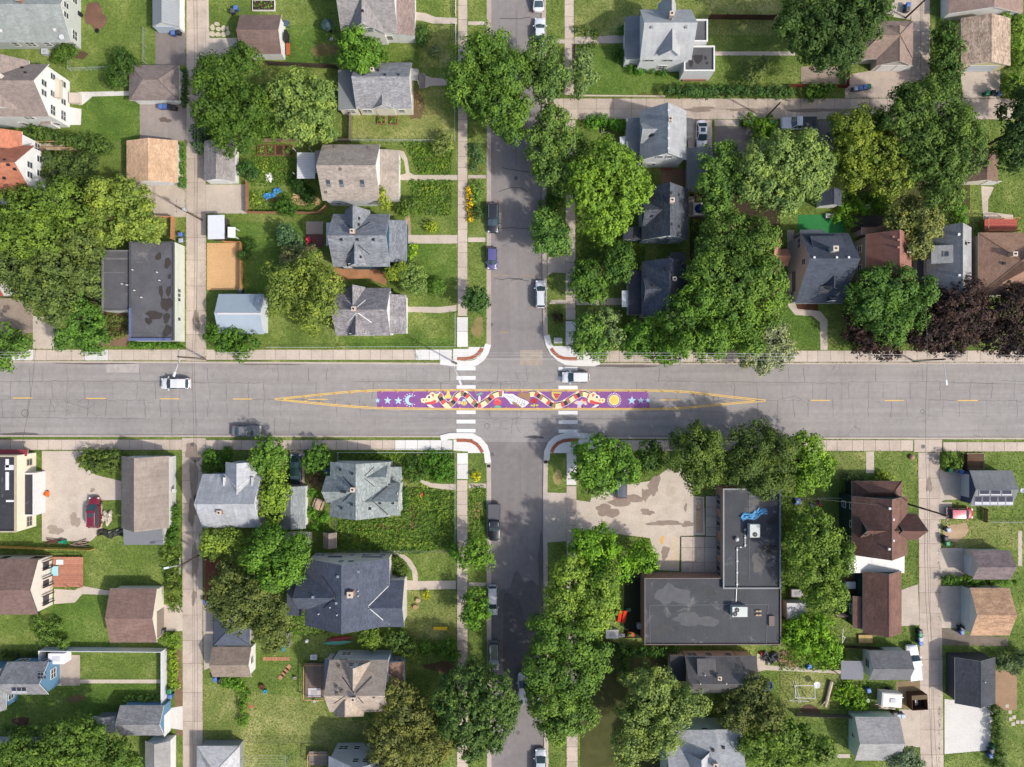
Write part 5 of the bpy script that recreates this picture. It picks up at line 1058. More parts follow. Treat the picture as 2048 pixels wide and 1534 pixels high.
# ------------------------------------------------------------------ foliage
def leaf_mesh(name, C, N, size, tint, mat, aspect=.62):
    """many small leaf-shaped quads: centres C, normals N, half lengths size"""
    n = len(C); rg = np.random.default_rng(n)
    N = N / np.linalg.norm(N, axis=1, keepdims=True)
    R = rg.normal(size=(n, 3)); U = np.cross(N, R); U /= np.linalg.norm(U, axis=1, keepdims=True) + 1e-9; W = np.cross(N, U)
    U *= size[:, None]; W *= (size * aspect)[:, None]
    V = np.empty((n, 4, 3)); V[:, 0] = C - U; V[:, 1] = C - W; V[:, 2] = C + U; V[:, 3] = C + W
    V[:, 1] += N * (size * .15)[:, None]; V[:, 3] += N * (size * .15)[:, None]
    m = bpy.data.meshes.new(name); m.vertices.add(4 * n); m.vertices.foreach_set('co', V.ravel())
    m.loops.add(4 * n); m.loops.foreach_set('vertex_index', np.arange(4 * n)); m.polygons.add(n)
    m.polygons.foreach_set('loop_start', np.arange(0, 4 * n, 4)); m.polygons.foreach_set('loop_total', np.full(n, 4))
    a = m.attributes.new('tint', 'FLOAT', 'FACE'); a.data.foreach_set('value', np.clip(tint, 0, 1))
    m.materials.append(mat); m.update(calc_edges=True); return m
def crown_points(blobs, leaf, clump, dens, seed, low=-.35, spiky=0.):
    """blobs: (x,y,z,rx,rz). Clumps sit on the lobes' shells, leaves on the clumps' shells."""
    rg = np.random.default_rng(seed); CC = []; CN = []; CR = []; CT = []
    B = np.array(blobs)
    for x, y, z, rx, rz in blobs:
        n = max(8, int(9.2 * (rx * rz / clump ** 2) * .9))
        d = rg.normal(size=(n, 3)); d /= np.linalg.norm(d, axis=1, keepdims=True); d = d[d[:, 2] > low]
        k = rg.uniform(.6, 1.06, size=(len(d), 1)) + spiky * rg.uniform(0, .22, size=(len(d), 1))
        p = np.array([x, y, z]) + d * k * np.array([rx, rx, rz])
        q = (p[:, None, :] - B[None, :, :3]) / B[None, :, [3, 3, 4]]
        ins = (np.linalg.norm(q, axis=2) < .62).any(1); p = p[~ins]; d = d[~ins]; k = k[~ins]
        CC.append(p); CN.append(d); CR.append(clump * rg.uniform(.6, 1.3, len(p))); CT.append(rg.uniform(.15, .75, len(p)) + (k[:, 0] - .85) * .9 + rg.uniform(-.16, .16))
    CC, CN, CR, CT = np.concatenate(CC), np.concatenate(CN), np.concatenate(CR), np.concatenate(CT)
    m = int(dens * (clump / leaf) ** 2 * 2.2); K = len(CC) * m
    idx = np.repeat(np.arange(len(CC)), m)
    d = rg.normal(size=(K, 3)) + CN[idx] * .55 + np.array([0, 0, .35]); d /= np.linalg.norm(d, axis=1, keepdims=True)
    rr = CR[idx] * rg.uniform(.45, 1.08, K)
    P_ = CC[idx] + d * rr[:, None] * np.array([1, 1, .8])
    Nn = d * .75 + CN[idx] * .5 + rg.normal(size=(K, 3)) * .36 + np.array([0, 0, .3])
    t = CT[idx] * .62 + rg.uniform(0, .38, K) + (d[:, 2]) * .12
    P_[:, 2] = np.maximum(P_[:, 2], .06)
    L_ = leaf * rg.uniform(.6, 1.25, K)
    for x, y, z, rx, rz in blobs:                                       # larger inner leaves close the crown
        n = int(26 * rx * rz / (leaf * 2.2) ** 2 * .1); d2 = rg.normal(size=(n, 3)); d2 /= np.linalg.norm(d2, axis=1, keepdims=True)
        P_ = np.concatenate([P_, np.array([x, y, z]) + d2 * rg.uniform(.35, .72, (n, 1)) * np.array([rx, rx, rz])]); Nn = np.concatenate([Nn, d2 + rg.normal(size=(n, 3)) * .4 + np.array([0, 0, .5])])
        L_ = np.concatenate([L_, leaf * rg.uniform(1.4, 2.4, n)]); t = np.concatenate([t, rg.uniform(.1, .5, n)])  # darker tint: shade inside the crown put into the leaf colour
    P_[:, 2] = np.maximum(P_[:, 2], .06)
    return P_, Nn, L_, t
TS = [100]
def trunk(t, top, blobs, rad, mat=None):
    m = MB(); b0 = base(t); zc = min(b[2] - .3 * b[4] for b in blobs); fork = max(.6, zc * .8)
    a = Vector((b0.x, b0.y, -.05)); f = Vector((b0.x + rnd.uniform(-.2, .2), b0.y + rnd.uniform(-.2, .2), fork))
    m.tube(a, a.lerp(f, .12), rad * 1.35, rad, 9); m.tube(a.lerp(f, .12), f, rad, rad * .72, 9)
    for x, y, z, rx, rz in sorted(blobs, key=lambda b: -b[3])[:7]:
        e = Vector((x, y, z + rz * .25)); mid = f.lerp(e, .5) + Vector((0, 0, .12 * (e - f).length))
        m.tube(f, mid, rad * .55, rad * .36, 7); m.tube(mid, e, rad * .36, rad * .1, 6)
        for k in range(3):
            an = rnd.uniform(0, 6.28); q = e + Vector((math.cos(an) * rx * .6, math.sin(an) * rx * .6, rz * rnd.uniform(0, .4))); m.tube(mid.lerp(e, .5), q, rad * .2, rad * .05, 5)
    m.obj('trunk', mat or BARK, t)
def tree(label, bl, h, rgb, name='tree', cat='tree', leaf=.21, clump=.8, dens=1., base_px=None, group=None, flat=.82, spiky=0., low=-.35, rtrunk=None, hue=.06):
    """bl: lobes (px, py, radius px, height share)"""
    if h > 9 and clump == .8: clump = .92
    TS[0] += 1; W = []; r2 = random.Random(TS[0]); bl = list(bl)
    if h > 5.5:                                                        # small outer boughs that break the outline
        for q in list(bl):
            for k in range(3 if h > 7.5 else 2):
                an = r2.uniform(0, 6.28); d = q[2] * (r2.uniform(.72, .95) if h > 7.5 else r2.uniform(.55, .75)); bl.append((q[0] + d * math.cos(an), q[1] + d * math.sin(an), q[2] * r2.uniform(.28, .42), r2.uniform(.55, .88)))
    for q in bl:
        hh = h * (q[3] if len(q) > 3 else rnd.uniform(.86, 1.)); rz0 = q[2] / S * flat
        rz = min(rz0, hh * .46); zc = hh - rz; k = fz(zc); W.append((wx(q[0], zc), wy(q[1], zc), zc, q[2] / S * k * .93, rz))
    if base_px: bx, by = wx(base_px[0]), wy(base_px[1])
    else: wt = [b[3] ** 2 for b in W]; bx = sum(b[0] * a for b, a in zip(W, wt)) / sum(wt); by = sum(b[1] * a for b, a in zip(W, wt)) / sum(wt)
    t = thing(name, label, cat, (bx, by, 0), 0, group)
    cp = crown_points(W, leaf, clump, dens, TS[0], low, spiky)
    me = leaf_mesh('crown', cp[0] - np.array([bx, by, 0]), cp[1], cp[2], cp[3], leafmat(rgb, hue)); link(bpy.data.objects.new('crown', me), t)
    trunk(t, h, W, rtrunk or (.1 + .022 * h)); return t
def shrub(label, bl, h, rgb, name='shrub', leaf=.12, clump=.34, group=None, cat='shrub', dens=.8, **k):
    return tree(label, bl, h, rgb, name, cat, leaf, clump, dens, rtrunk=.05, group=group, low=-.6, **k)
def rowblobs(x0, y0, x1, y1, r, step):
    n = max(1, int(math.hypot(x1 - x0, y1 - y0) / step)); return [(x0 + (x1 - x0) * i / n, y0 + (y1 - y0) * i / n, r * rnd.uniform(.8, 1.15), rnd.uniform(.82, 1.)) for i in range(n + 1)]
G1 = (92, 128, 54); G2 = (80, 114, 46); G3 = (70, 104, 48); LT = (134, 164, 70); BR = (140, 184, 52); OL = (112, 122, 66); SV = (128, 150, 98); YG = (150, 172, 60); DG = (62, 98, 46); PU = (66, 50, 52); PG = (104, 132, 76)

tree('tall dark green ash beside the brown roofed garage', [(450, 150, 48), (430, 215, 42), (495, 222, 56), (470, 268, 44), (490, 122, 34), (415, 165, 30)], 11, (78, 108, 44))
tree('pale flowering catalpa behind the cream house', [(595, 185, 42), (628, 238, 44), (575, 228, 30), (640, 190, 30), (600, 262, 30), (560, 185, 20)], 9, (124, 150, 84), hue=.1)
tree('rounded green tree between the two grey roofed houses', [(712, 85, 32), (742, 105, 32), (700, 112, 26), (725, 125, 22)], 7.5, (98, 140, 52))
tree('spreading green elm arching over the side street', [(950, 120, 48), (985, 92, 38), (1010, 150, 50), (958, 192, 52), (918, 152, 30), (1030, 232, 36), (1000, 215, 42), (1022, 265, 22)], 11, (92, 126, 54))
tree('grey green street tree over a white parked car', [(1082, 108, 34), (1106, 152, 34), (1095, 185, 26), (1070, 150, 26)], 9, (104, 134, 72))
tree('small silvery tree at the corner of the alley', [(1163, 122, 22), (1172, 155, 24), (1158, 180, 16)], 5, (116, 142, 92))
tree('dense green linden on the boulevard by the alley', [(1105, 265, 48), (1128, 302, 46), (1088, 312, 34), (1122, 350, 32), (1095, 350, 24)], 10, (100, 130, 66))
tree('vivid lime green maple in front of two grey houses', [(1215, 325, 50), (1178, 385, 46), (1242, 392, 52), (1210, 440, 44), (1165, 345, 28), (1260, 340, 32)], 12, (112, 148, 56), clump=.62, leaf=.22)
tree('round green boulevard tree beside the concrete landing', [(1100, 462, 34), (1116, 484, 30), (1088, 440, 20), (1090, 490, 22)], 7.5, (94, 132, 66))
shrub('low leafy shrub on the boulevard under the lime maple', [(1095, 415, 22), (1110, 400, 18)], 2.2, (72, 108, 40))
tree('globe shaped dark green tree on the boulevard corner', [(952, 596, 25, 1), (942, 606, 18), (963, 608, 18)], 5, (72, 106, 56), clump=.5)
tree('green ornamental tree above the front walk', [(1176, 548, 32), (1186, 580, 30), (1160, 575, 22)], 6.5, (84, 120, 52))
tree('young maple beside the charcoal roofed house', [(1238, 512, 28), (1228, 545, 26), (1248, 540, 20)], 6.5, (80, 114, 52))
tree('light corner tree leaning over the new pavement', [(1178, 660, 32), (1196, 690, 28), (1165, 690, 20)], 6.5, (98, 134, 66))
tree('grey green crab apple by the corner', [(1216, 648, 30), (1225, 672, 22)], 6, (124, 148, 100))
shrub('yellow leaved elder shrub at the street corner hedge', [(1240, 668, 18), (1232, 684, 12)], 2.6, (188, 200, 64), leaf=.15)
tree('tall shaggy maple behind the hot tub', [(1452, 468, 48), (1510, 478, 42), (1422, 500, 34), (1480, 500, 40)], 12, (88, 118, 56))
tree('broad shaggy maple beside the salmon roof', [(1420, 545, 44), (1482, 560, 58), (1530, 545, 36), (1450, 590, 40)], 12.5, (94, 126, 58))
tree('massive green maple overhanging the pavement', [(1400, 600, 46), (1460, 632, 56), (1360, 640, 42), (1420, 676, 42), (1375, 690, 28)], 11.5, (92, 128, 54))
tree('green maple with a red birdhouse below its limbs', [(1520, 615, 44), (1490, 660, 36), (1545, 585, 26), (1500, 690, 24)], 10.5, (98, 132, 56))
tree('bushy green street tree beside the yellow leaved elder', [(1268, 682, 34), (1308, 690, 34), (1290, 660, 28), (1335, 705, 24)], 7, (90, 130, 52))
tree('grey leaved olive tree leaning out over the kerb', [(1532, 690, 40), (1560, 706, 32), (1505, 710, 26), (1545, 662, 26), (1530, 728, 18)], 7, (142, 154, 124))
tree('green maple next to the low grey carport', [(1435, 325, 40), (1452, 378, 42), (1420, 372, 28), (1430, 412, 22)], 10, (96, 130, 62))
tree('large silver maple shading the parked pickup', [(1560, 314, 52), (1602, 350, 50), (1530, 372, 46), (1612, 302, 36), (1560, 400, 34), (1512, 325, 30), (1640, 328, 26)], 12.5, (124, 150, 88))
tree('yellow green honey locust beside the huge dark elm', [(1722, 258, 42), (1742, 312, 54), (1702, 300, 34), (1782, 352, 46), (1710, 350, 26), (1690, 250, 22)], 11, (118, 138, 56), hue=.1)
tree('huge dark elm spreading across the side alley', [(1860, 216, 54), (1900, 268, 58), (1930, 308, 46), (1870, 340, 54), (1818, 222, 46), (1890, 382, 36), (1840, 285, 40), (1795, 240, 34)], 13, (92, 120, 58))
tree('enormous dense dark maple above the hedge', [(1600, 30, 46), (1650, 62, 58), (1700, 40, 56), (1682, 100, 40), (1612, 78, 40), (1742, 18, 40), (1660, 115, 28), (1575, 50, 26)], 13, (70, 97, 50))
tree('column of tangled shrubs beside the yellow garage', [(1885, 66, 24), (1895, 100, 28), (1888, 145, 30), (1885, 120, 22), (1908, 165, 18)], 5, (74, 106, 48))
tree('dark leafy tree where the alley passes the yellow garage', [(2038, 250, 46), (2030, 302, 42), (2052, 200, 30)], 10, (56, 84, 44))
tree('olive toned tree behind the boxy grey dormer', [(1832, 428, 38), (1800, 444, 28), (1852, 458, 30), (1840, 490, 24)], 8.5, (128, 138, 84))
tree('broad bright green maple in front of the red brown roof', [(1780, 576, 50), (1738, 608, 42), (1812, 616, 46), (1775, 648, 38), (1848, 578, 24), (1745, 570, 30)], 10.5, (84, 120, 56))
tree('purple leaved plum spilling over the pavement', [(1730, 672, 38), (1768, 690, 34), (1712, 650, 26)], 5.5, PU, hue=0)
tree('dark purple maple in front of the grey shingled house', [(1900, 610, 48), (1942, 640, 46), (1880, 660, 44), (1930, 592, 38), (1850, 668, 32), (1905, 690, 24)], 9.5, (72, 56, 58), hue=0)
tree('dark purple maple in front of the tan stucco house', [(2012, 620, 38), (2038, 650, 42), (1990, 676, 34), (2042, 600, 30), (2030, 690, 24)], 9, (64, 52, 54), hue=0)
tree('great green maple over the gravel yard', [(60, 432, 52), (118, 402, 46), (90, 470, 50), (28, 420, 40), (150, 440, 34), (30, 480, 40)], 12, (104, 132, 56))
tree('great shaggy maple leaning on the flat roofed shop', [(40, 528, 50), (130, 530, 56), (98, 590, 52), (168, 490, 36), (60, 570, 36), (170, 560, 36)], 12, (96, 116, 66))
tree('green street tree beside the shop yard', [(160, 640, 40), (186, 680, 28), (132, 672, 24), (150, 610, 30)], 8, (86, 126, 56))
tree('light green walnut over the cream garage lot', [(215, 400, 38), (262, 402, 42), (225, 450, 42), (282, 442, 38), (302, 462, 22), (195, 380, 20)], 9.5, (132, 154, 74))
tree('dark green lilac clump behind the orange roofed house', [(130, 348, 40), (172, 342, 34), (100, 330, 22), (165, 368, 26)], 5, (84, 106, 60))
shrub('long dense lilac hedge between two back gardens', rowblobs(70, 268, 205, 292, 19, 22), 3, (82, 108, 56), 'hedge', cat='hedge', leaf=.16, clump=.42)
tree('green tree at the pavement by the gravel drive', [(8, 680, 34), (48, 692, 20), (10, 715, 22)], 7, (96, 132, 60))
tree('airy yellow green willow between lawn and grey house', [(570, 558, 36), (622, 540, 36), (600, 600, 40), (652, 570, 30), (626, 632, 30), (556, 602, 28), (640, 612, 28)], 10, (122, 142, 68), dens=.75)
tree('blue green spruce like bush on the lawn', [(572, 472, 22), (588, 485, 18)], 4.5, (92, 124, 92), clump=.5)
shrub('greyish smoke bush behind the airy willow', [(592, 508, 26), (622, 512, 20), (578, 520, 18)], 4, (148, 150, 112), leaf=.16, clump=.45)
for i, (q, l, hh, c) in enumerate((([(760, 388, 14, 1), (768, 405, 14)], 'golden arborvitae against the tan roofed house', 5, (142, 160, 62)), ([(785, 545, 16), (800, 536, 15)], 'pair of yellow green arborvitae by the teal house', 4.5, (134, 156, 62)),
                        ([(822, 552, 32), (835, 575, 20)], 'large rounded grey green willow shrub on the lawn', 4.5, (122, 150, 84)), ([(872, 572, 20)], 'small round shrub beside the willow shrub', 2.4, (90, 128, 54)),
                        ([(500, 490, 14), (488, 510, 12)], 'shrub beside the sandy enclosure fence', 2, (66, 100, 44)), ([(810, 415, 18), (830, 405, 14)], 'mounded garden shrub beside the tan porch', 2.4, (104, 132, 62)),
                        ([(862, 452, 14)], 'lime spirea shrub in the front border', 1.6, (160, 182, 62)), ([(825, 500, 12), (820, 512, 10)], 'bright hosta clump beside the teal porch', 1., (140, 184, 52)))):
    shrub(l, q, hh, c, leaf=.13, clump=.36)
tree('dense hazel clump in front of the metal roofed garage', [(430, 670, 22), (468, 678, 28), (500, 684, 20), (480, 702, 20), (445, 690, 16)], 4.5, (78, 116, 44), clump=.55)
tree('leafy green tree beside the silver roofed house', [(538, 900, 32), (555, 918, 24), (520, 928, 20)], 6.5, (94, 132, 56))
tree('lime green boxelder squeezed between house and garage', [(548, 960, 26), (545, 1000, 28), (540, 1025, 22), (560, 985, 20)], 6, (118, 148, 62))
tree('round green lilac beside the dark green car', [(636, 912, 28), (648, 925, 20), (622, 926, 18)], 4.5, (84, 122, 50), clump=.5)
tree('bare brown twiggy bush beside the grey garage', [(632, 962, 18)], 2.2, (128, 104, 88), dens=.5, clump=.4, leaf=.1, hue=0)
tree('yellowish tree at the alley below the silver roof', [(430, 1078, 28), (462, 1080, 26), (420, 1100, 18)], 7, (128, 154, 70))
tree('thick green walnut behind the small sheds', [(545, 1088, 38), (562, 1132, 42), (592, 1100, 30), (512, 1110, 30), (540, 1165, 24)], 10, (92, 132, 52))
tree('big dull olive elm over the navy roofed garage', [(460, 1168, 38), (502, 1190, 50), (530, 1230, 42), (470, 1222, 42), (540, 1268, 34), (440, 1200, 26)], 10, (94, 108, 62))
tree('small feathery street tree beside the black pickup', [(952, 1102, 28), (968, 1120, 20), (940, 1120, 20)], 6, (102, 142, 52), dens=.8)
tree('small bright boulevard tree over the silver wagon', [(950, 1198, 22), (948, 1230, 26), (962, 1225, 16)], 6, (96, 140, 48), dens=.8)
tree('very large dark green maple over the boulevard beside the willow', [(940, 1368, 50), (988, 1388, 48), (928, 1432, 56), (985, 1442, 48), (950, 1482, 40), (895, 1402, 30), (1010, 1420, 28)], 12, (84, 112, 60), clump=.6)
tree('very large maple overhanging the kerb by the brick building', [(1100, 1268, 46), (1150, 1280, 48), (1182, 1318, 38), (1090, 1338, 42), (1142, 1345, 52)], 12.5, (92, 126, 56))
tree('large maple beside the white van', [(1110, 1408, 50), (1152, 1428, 40), (1080, 1395, 28), (1120, 1450, 30)], 11, (98, 130, 62))
tree('pale green ash beside the playground enclosure', [(1150, 1168, 50), (1192, 1200, 46), (1120, 1210, 38), (1212, 1162, 30), (1138, 1136, 28), (1185, 1240, 28)], 11, (122, 152, 66))
tree('brilliant green maple at the parking lot edge', [(1190, 1100, 44), (1218, 1128, 42), (1168, 1084, 24), (1200, 1150, 28)], 9, (108, 154, 46))
tree('young bright green maple on the parking island', [(1284, 1110, 28), (1296, 1125, 18), (1272, 1122, 18)], 6.5, (106, 150, 48))
tree('green corner tree above the parked dark car', [(1188, 912, 38), (1232, 918, 38), (1200, 958, 34), (1252, 938, 28), (1170, 945, 22)], 8, (98, 140, 56))
tree('narrow green tree between main road and parking lot', [(1298, 905, 24), (1302, 928, 22)], 6.5, (76, 108, 48))
tree('dark oak at the edge of the parking lot', [(1390, 898, 42), (1412, 935, 40), (1368, 920, 28), (1422, 886, 28), (1385, 955, 22)], 10, (92, 116, 56), leaf=.17)
tree('dark oak pressing over the black flat roof', [(1512, 890, 48), (1542, 930, 46), (1490, 932, 42), (1526, 968, 28), (1560, 890, 28)], 10.5, (84, 106, 54), leaf=.17)
tree('bright green tree beside the brick building corner', [(1612, 898, 36), (1632, 935, 34), (1608, 962, 26), (1590, 920, 22)], 8, (116, 154, 58))
tree('tall mid green ash behind the brick building', [(1630, 1058, 42), (1652, 1098, 46), (1630, 1148, 42), (1652, 1190, 38), (1600, 1100, 26), (1680, 1120, 28)], 10.5, (104, 134, 58))
tree('wild bright thicket at the brick building corner', [(1608, 1256, 32), (1648, 1298, 36), (1602, 1292, 28), (1640, 1250, 24), (1580, 1265, 20)], 5, (108, 152, 44))
tree('drooping olive willow at the garden end', [(810, 1418, 40), (852, 1440, 42), (780, 1470, 42), (840, 1492, 50), (892, 1462, 28), (770, 1522, 34), (800, 1385, 24)], 9, (108, 116, 68), spiky=1., leaf=.2)
tree('silvery poplar beside the dark bungalow', [(1300, 1378, 46), (1340, 1420, 40), (1272, 1432, 40), (1300, 1470, 42), (1382, 1402, 30), (1260, 1492, 36), (1330, 1480, 26)], 10.5, (120, 142, 82), spiky=.5)
tree('brownish olive tree behind the dark bungalow', [(1500, 1390, 42), (1470, 1422, 36), (1532, 1430, 36)], 7.5, (96, 108, 64), spiky=.4)
tree('loose green tree group beside the sage green house', [(1512, 1492, 38), (1560, 1470, 36), (1602, 1492, 38), (1552, 1522, 34), (1640, 1500, 26)], 8, (104, 134, 60))
tree('wide green tree at the blue house garden end', [(62, 1500, 46), (130, 1482, 46), (190, 1500, 46), (248, 1512, 32), (30, 1522, 38), (100, 1522, 38), (170, 1455, 26)], 9, (92, 122, 54))
tree('blue grey juniper by the sage green garage', [(1802, 1515, 28), (1822, 1530, 22)], 4.5, (112, 132, 110))
tree('leafy tree between sage garage and willow house', [(1250, 1330, 16), (1240, 1300, 12)], 3, (74, 104, 48))
shrub('rounded green lilac beside the two canoes', [(735, 1272, 26), (745, 1285, 18)], 3.2, (116, 144, 64), leaf=.15, clump=.4)
shrub('wide green shrub below the navy roofed house', [(795, 1282, 24), (822, 1298, 22), (780, 1275, 16)], 3, (92, 120, 62), leaf=.15, clump=.4)
shrub('shrub row at the pavement by the yellow bench', [(852, 1295, 18), (880, 1300, 18), (905, 1310, 16), (900, 1285, 12)], 2.4, (92, 132, 52), leaf=.15, clump=.4)
shrub('long clipped hedge along the side alley', rowblobs(1338, 182, 1572, 184, 14, 19), 2.8, (74, 108, 60), 'hedge', cat='hedge', leaf=.15, clump=.42)
shrub('grey green crab apple shrub on the lawn behind the clipped hedge', [(1512, 145, 20), (1525, 130, 16), (1500, 158, 14)], 3.6, (104, 124, 76), leaf=.15, clump=.42)
shrub('leafy shrub clump by the red alley fence', [(1622, 184, 18), (1645, 182, 16), (1660, 176, 10)], 2, (92, 130, 52), leaf=.15, clump=.4)
shrub('row of clipped round bushes along the back of brick building', [(x, 1303, 12, 1.) for x in range(1222, 1350, 21)], 1.8, (82, 124, 60), 'hedge', cat='hedge', clump=.3)
shrub('clipped lime green hedge behind the white fence', rowblobs(346, 1305, 348, 1372, 10, 10), 1.2, (140, 172, 58), 'hedge', cat='hedge', clump=.3)
shrub('overgrown hedge patch in front of the taupe outbuilding', [(175, 915, 20), (205, 918, 22), (230, 915, 18), (190, 930, 16), (222, 932, 16), (165, 925, 12)], 2.6, (96, 118, 60), leaf=.15, clump=.42)
shrub('vines and weeds against the taupe outbuilding wall', rowblobs(350, 1015, 344, 1078, 13, 13), 2.0, (84, 126, 48), clump=.4)
shrub('vine hedge between the beige and pale green garages', rowblobs(1890, 1158, 1948, 1164, 10, 14) + rowblobs(1948, 1164, 2030, 1165, 8, 14), 1.6, (96, 136, 50), 'hedge', cat='hedge', clump=.34)
shrub('vine thicket along the new concrete pad', rowblobs(1990, 1420, 1998, 1530, 11, 16), 1.8, (84, 110, 54), clump=.36)
shrub('grey green bush at the charcoal garage corner', [(2005, 1325, 18), (2030, 1330, 20), (2045, 1315, 18)], 2.8, (104, 126, 90), clump=.4)
shrub('bushes at the foot of the flat roofed shop', rowblobs(262, 690, 358, 690, 6, 9), .9, (84, 130, 50), clump=.26)
shrub('weeds crowding the wooden shop yard', [(225, 640, 16), (240, 660, 18), (215, 670, 14), (250, 640, 10)], 1.4, (108, 122, 70), clump=.34)
shrub('tangled bush in front of the silver roofed house', [(420, 912, 16), (440, 925, 20), (415, 935, 16), (455, 905, 12)], 1.6, (82, 124, 46), clump=.34)
shrub('round shrubs flanking the green house front steps', [(1694, 955, 12), (1712, 958, 8), (1726, 958, 8)], 1.2, (104, 128, 80), clump=.3)
shrub('flowering yellow and green shrubs by the front steps', [(1765, 950, 10), (1780, 955, 9), (1755, 958, 7)], 1., (150, 172, 72), clump=.28)
shrub('green thicket by the alley mouth carts', [(1898, 915, 14), (1910, 928, 12), (1888, 925, 10)], 1.8, (98, 130, 58), clump=.36)
shrub('dark rounded lilac behind the grey brown garage', [(245, 118, 22), (240, 150, 26), (262, 130, 18), (232, 165, 16)], 4.2, (66, 96, 44), leaf=.15, clump=.45)
shrub('leafy shrub beside the pale grey house wall', [(130, 102, 18), (120, 118, 14), (148, 100, 10)], 3, (76, 108, 44), leaf=.15, clump=.4)
shrub('ivy mound against the grey brown garage', rowblobs(371, 145, 370, 208, 7, 10), 1.6, (62, 98, 42), clump=.3)
shrub('ivy climbing the cream garage wall', rowblobs(366, 295, 364, 370, 7, 10), 1.8, (78, 132, 52), clump=.3)
shrub('dark round bush at the alley edge below the ash', [(402, 265, 20), (400, 290, 16), (408, 245, 14)], 3, (62, 96, 54), leaf=.15, clump=.4)
shrub('round green yew beside the grey roofed garage', [(492, 338, 20), (505, 350, 14)], 2.4, (66, 104, 58), clump=.36)
shrub('dark yew block beside the patio cover', [(598, 375, 16), (615, 385, 16), (590, 360, 12), (620, 398, 12)], 2, (46, 78, 34), clump=.36)
shrub('clipped round yew at the porch corner', [(845, 66, 18, 1.), (843, 80, 14)], 2.2, (76, 108, 56), clump=.34)
shrub('grey leaved shrub in the front lawn', [(872, 102, 12)], 1.6, (124, 144, 108), clump=.3)
shrub('young feathery sumac beside the pavement', [(885, 290, 22), (893, 275, 14)], 3, (132, 148, 90), dens=.5, clump=.4)
shrub('round rhododendron by the mulch heap', [(570, 412, 20), (580, 425, 12)], 2.4, (72, 112, 46), clump=.36)
shrub('yellow marigold patch along the boulevard pavement', rowblobs(937, 378, 941, 438, 6, 9), .8, (240, 190, 40), clump=.24, hue=0)
shrub('blue green perennials in the boulevard bed', [(950, 300, 14), (958, 320, 12), (948, 335, 8)], 1.2, (92, 126, 84), clump=.3)
shrub('feathery grass clump in the boulevard bed', [(955, 375, 16), (952, 392, 14)], 1.2, (112, 148, 74), clump=.3)
shrub('dusky green shrub beside the marigolds', [(953, 425, 13)], 1.4, (78, 104, 66), clump=.3)
shrub('bright yellow shrub on the corner boulevard', [(953, 952, 10)], 1.1, (226, 218, 40), clump=.26, hue=0)
shrub('small dark barberry on the boulevard lawn', [(1117, 634, 12)], 1.1, (70, 50, 52), clump=.28, hue=0)
shrub('golden bush beside the garden stones', [(853, 1190, 9)], .9, (196, 200, 50), clump=.24)
shrub('planting bed along the front steps', [(1170, 62, 12), (1190, 68, 10), (1165, 95, 12), (1185, 92, 10), (1152, 60, 8)], .8, (96, 122, 62), clump=.28)
shrub('shrubs at the foot of the pale metal roofed house', [(1300, 135, 14), (1325, 140, 14), (1265, 135, 12), (1280, 140, 10), (1240, 110, 14), (1246, 60, 12)], 1.4, (78, 126, 46), clump=.34)
shrub('leafy bushes along the alley by the silver grey roof', [(1185, 245, 16), (1205, 240, 14), (1225, 250, 14), (1245, 250, 12)], 1.8, (92, 146, 50), clump=.36)
shrub('bushes beside the carts and alley pole', [(1500, 240, 16), (1520, 252, 18), (1540, 245, 16), (1515, 275, 16), (1545, 270, 16)], 1.8, (96, 138, 46), clump=.36)
shrub('green bushes beside the yellow garage', [(2035, 50, 22), (2030, 90, 18), (2040, 120, 20), (2010, 35, 12), (2030, 165, 22), (2045, 190, 22), (2010, 180, 10)], 3, (112, 146, 56), clump=.45, leaf=.15)
shrub('vine hedge running down beside the red deck house', [(1912, 400, 12), (1918, 420, 14), (1922, 440, 12)], 1.8, (96, 146, 52), clump=.34)
shrub('shrubs in the shady yard beside the turf', [(1690, 420, 16), (1710, 410, 16), (1700, 445, 14), (1670, 435, 10), (1730, 420, 14), (1755, 400, 18)], 1.8, (106, 152, 50), clump=.38)
shrub('low hedge of flowers before the blue garage', rowblobs(255, 1398, 320, 1398, 8, 11), 1.1, (132, 166, 84), clump=.28)
shrub('row of small bushes along the white fence foot', rowblobs(8, 1462, 95, 1464, 6, 14), 1., (94, 122, 76), clump=.26)
shrub('dark low hedge behind the blue house', rowblobs(8, 1308, 80, 1310, 6, 9), .9, (80, 104, 52), clump=.26)
shrub('wild tall weeds between the tudor and brown garage', [(80, 1255, 18), (95, 1275, 18), (110, 1250, 14), (125, 1285, 14), (75, 1240, 10)], 1.8, (100, 132, 62), clump=.38)
shrub('weedy growth along the alley by the lamp pole', [(340, 1150, 16), (345, 1180, 16), (335, 1110, 18), (350, 1130, 12), (345, 1205, 12)], 1.4, (112, 138, 66), clump=.38)
shrub('weeds by the brown garage corner at the alley', [(335, 1275, 12), (350, 1285, 12), (345, 1270, 10)], 1., (124, 160, 60), clump=.3)
shrub('green shrub by the small tan roofed garage', [(455, 1360, 18), (475, 1370, 14), (488, 1390, 14), (485, 1415, 10), (486, 1440, 12)], 1.4, (100, 146, 50), clump=.34)
shrub('bush at the white lean to beside the brick building', [(1592, 1236, 10)], 1., (80, 112, 52), clump=.3)
shrub('garden bush beside the driftwood log', [(1680, 1390, 16), (1700, 1400, 18), (1720, 1410, 16), (1690, 1370, 14), (1712, 1380, 14)], 1.2, (124, 168, 54), clump=.34)
shrub('wild garden plants around the weedy back yard', [(626, 1025, 14), (640, 1040, 14), (625, 985, 12), (650, 1035, 10), (630, 1058, 10)], 1., (96, 150, 48), clump=.32)
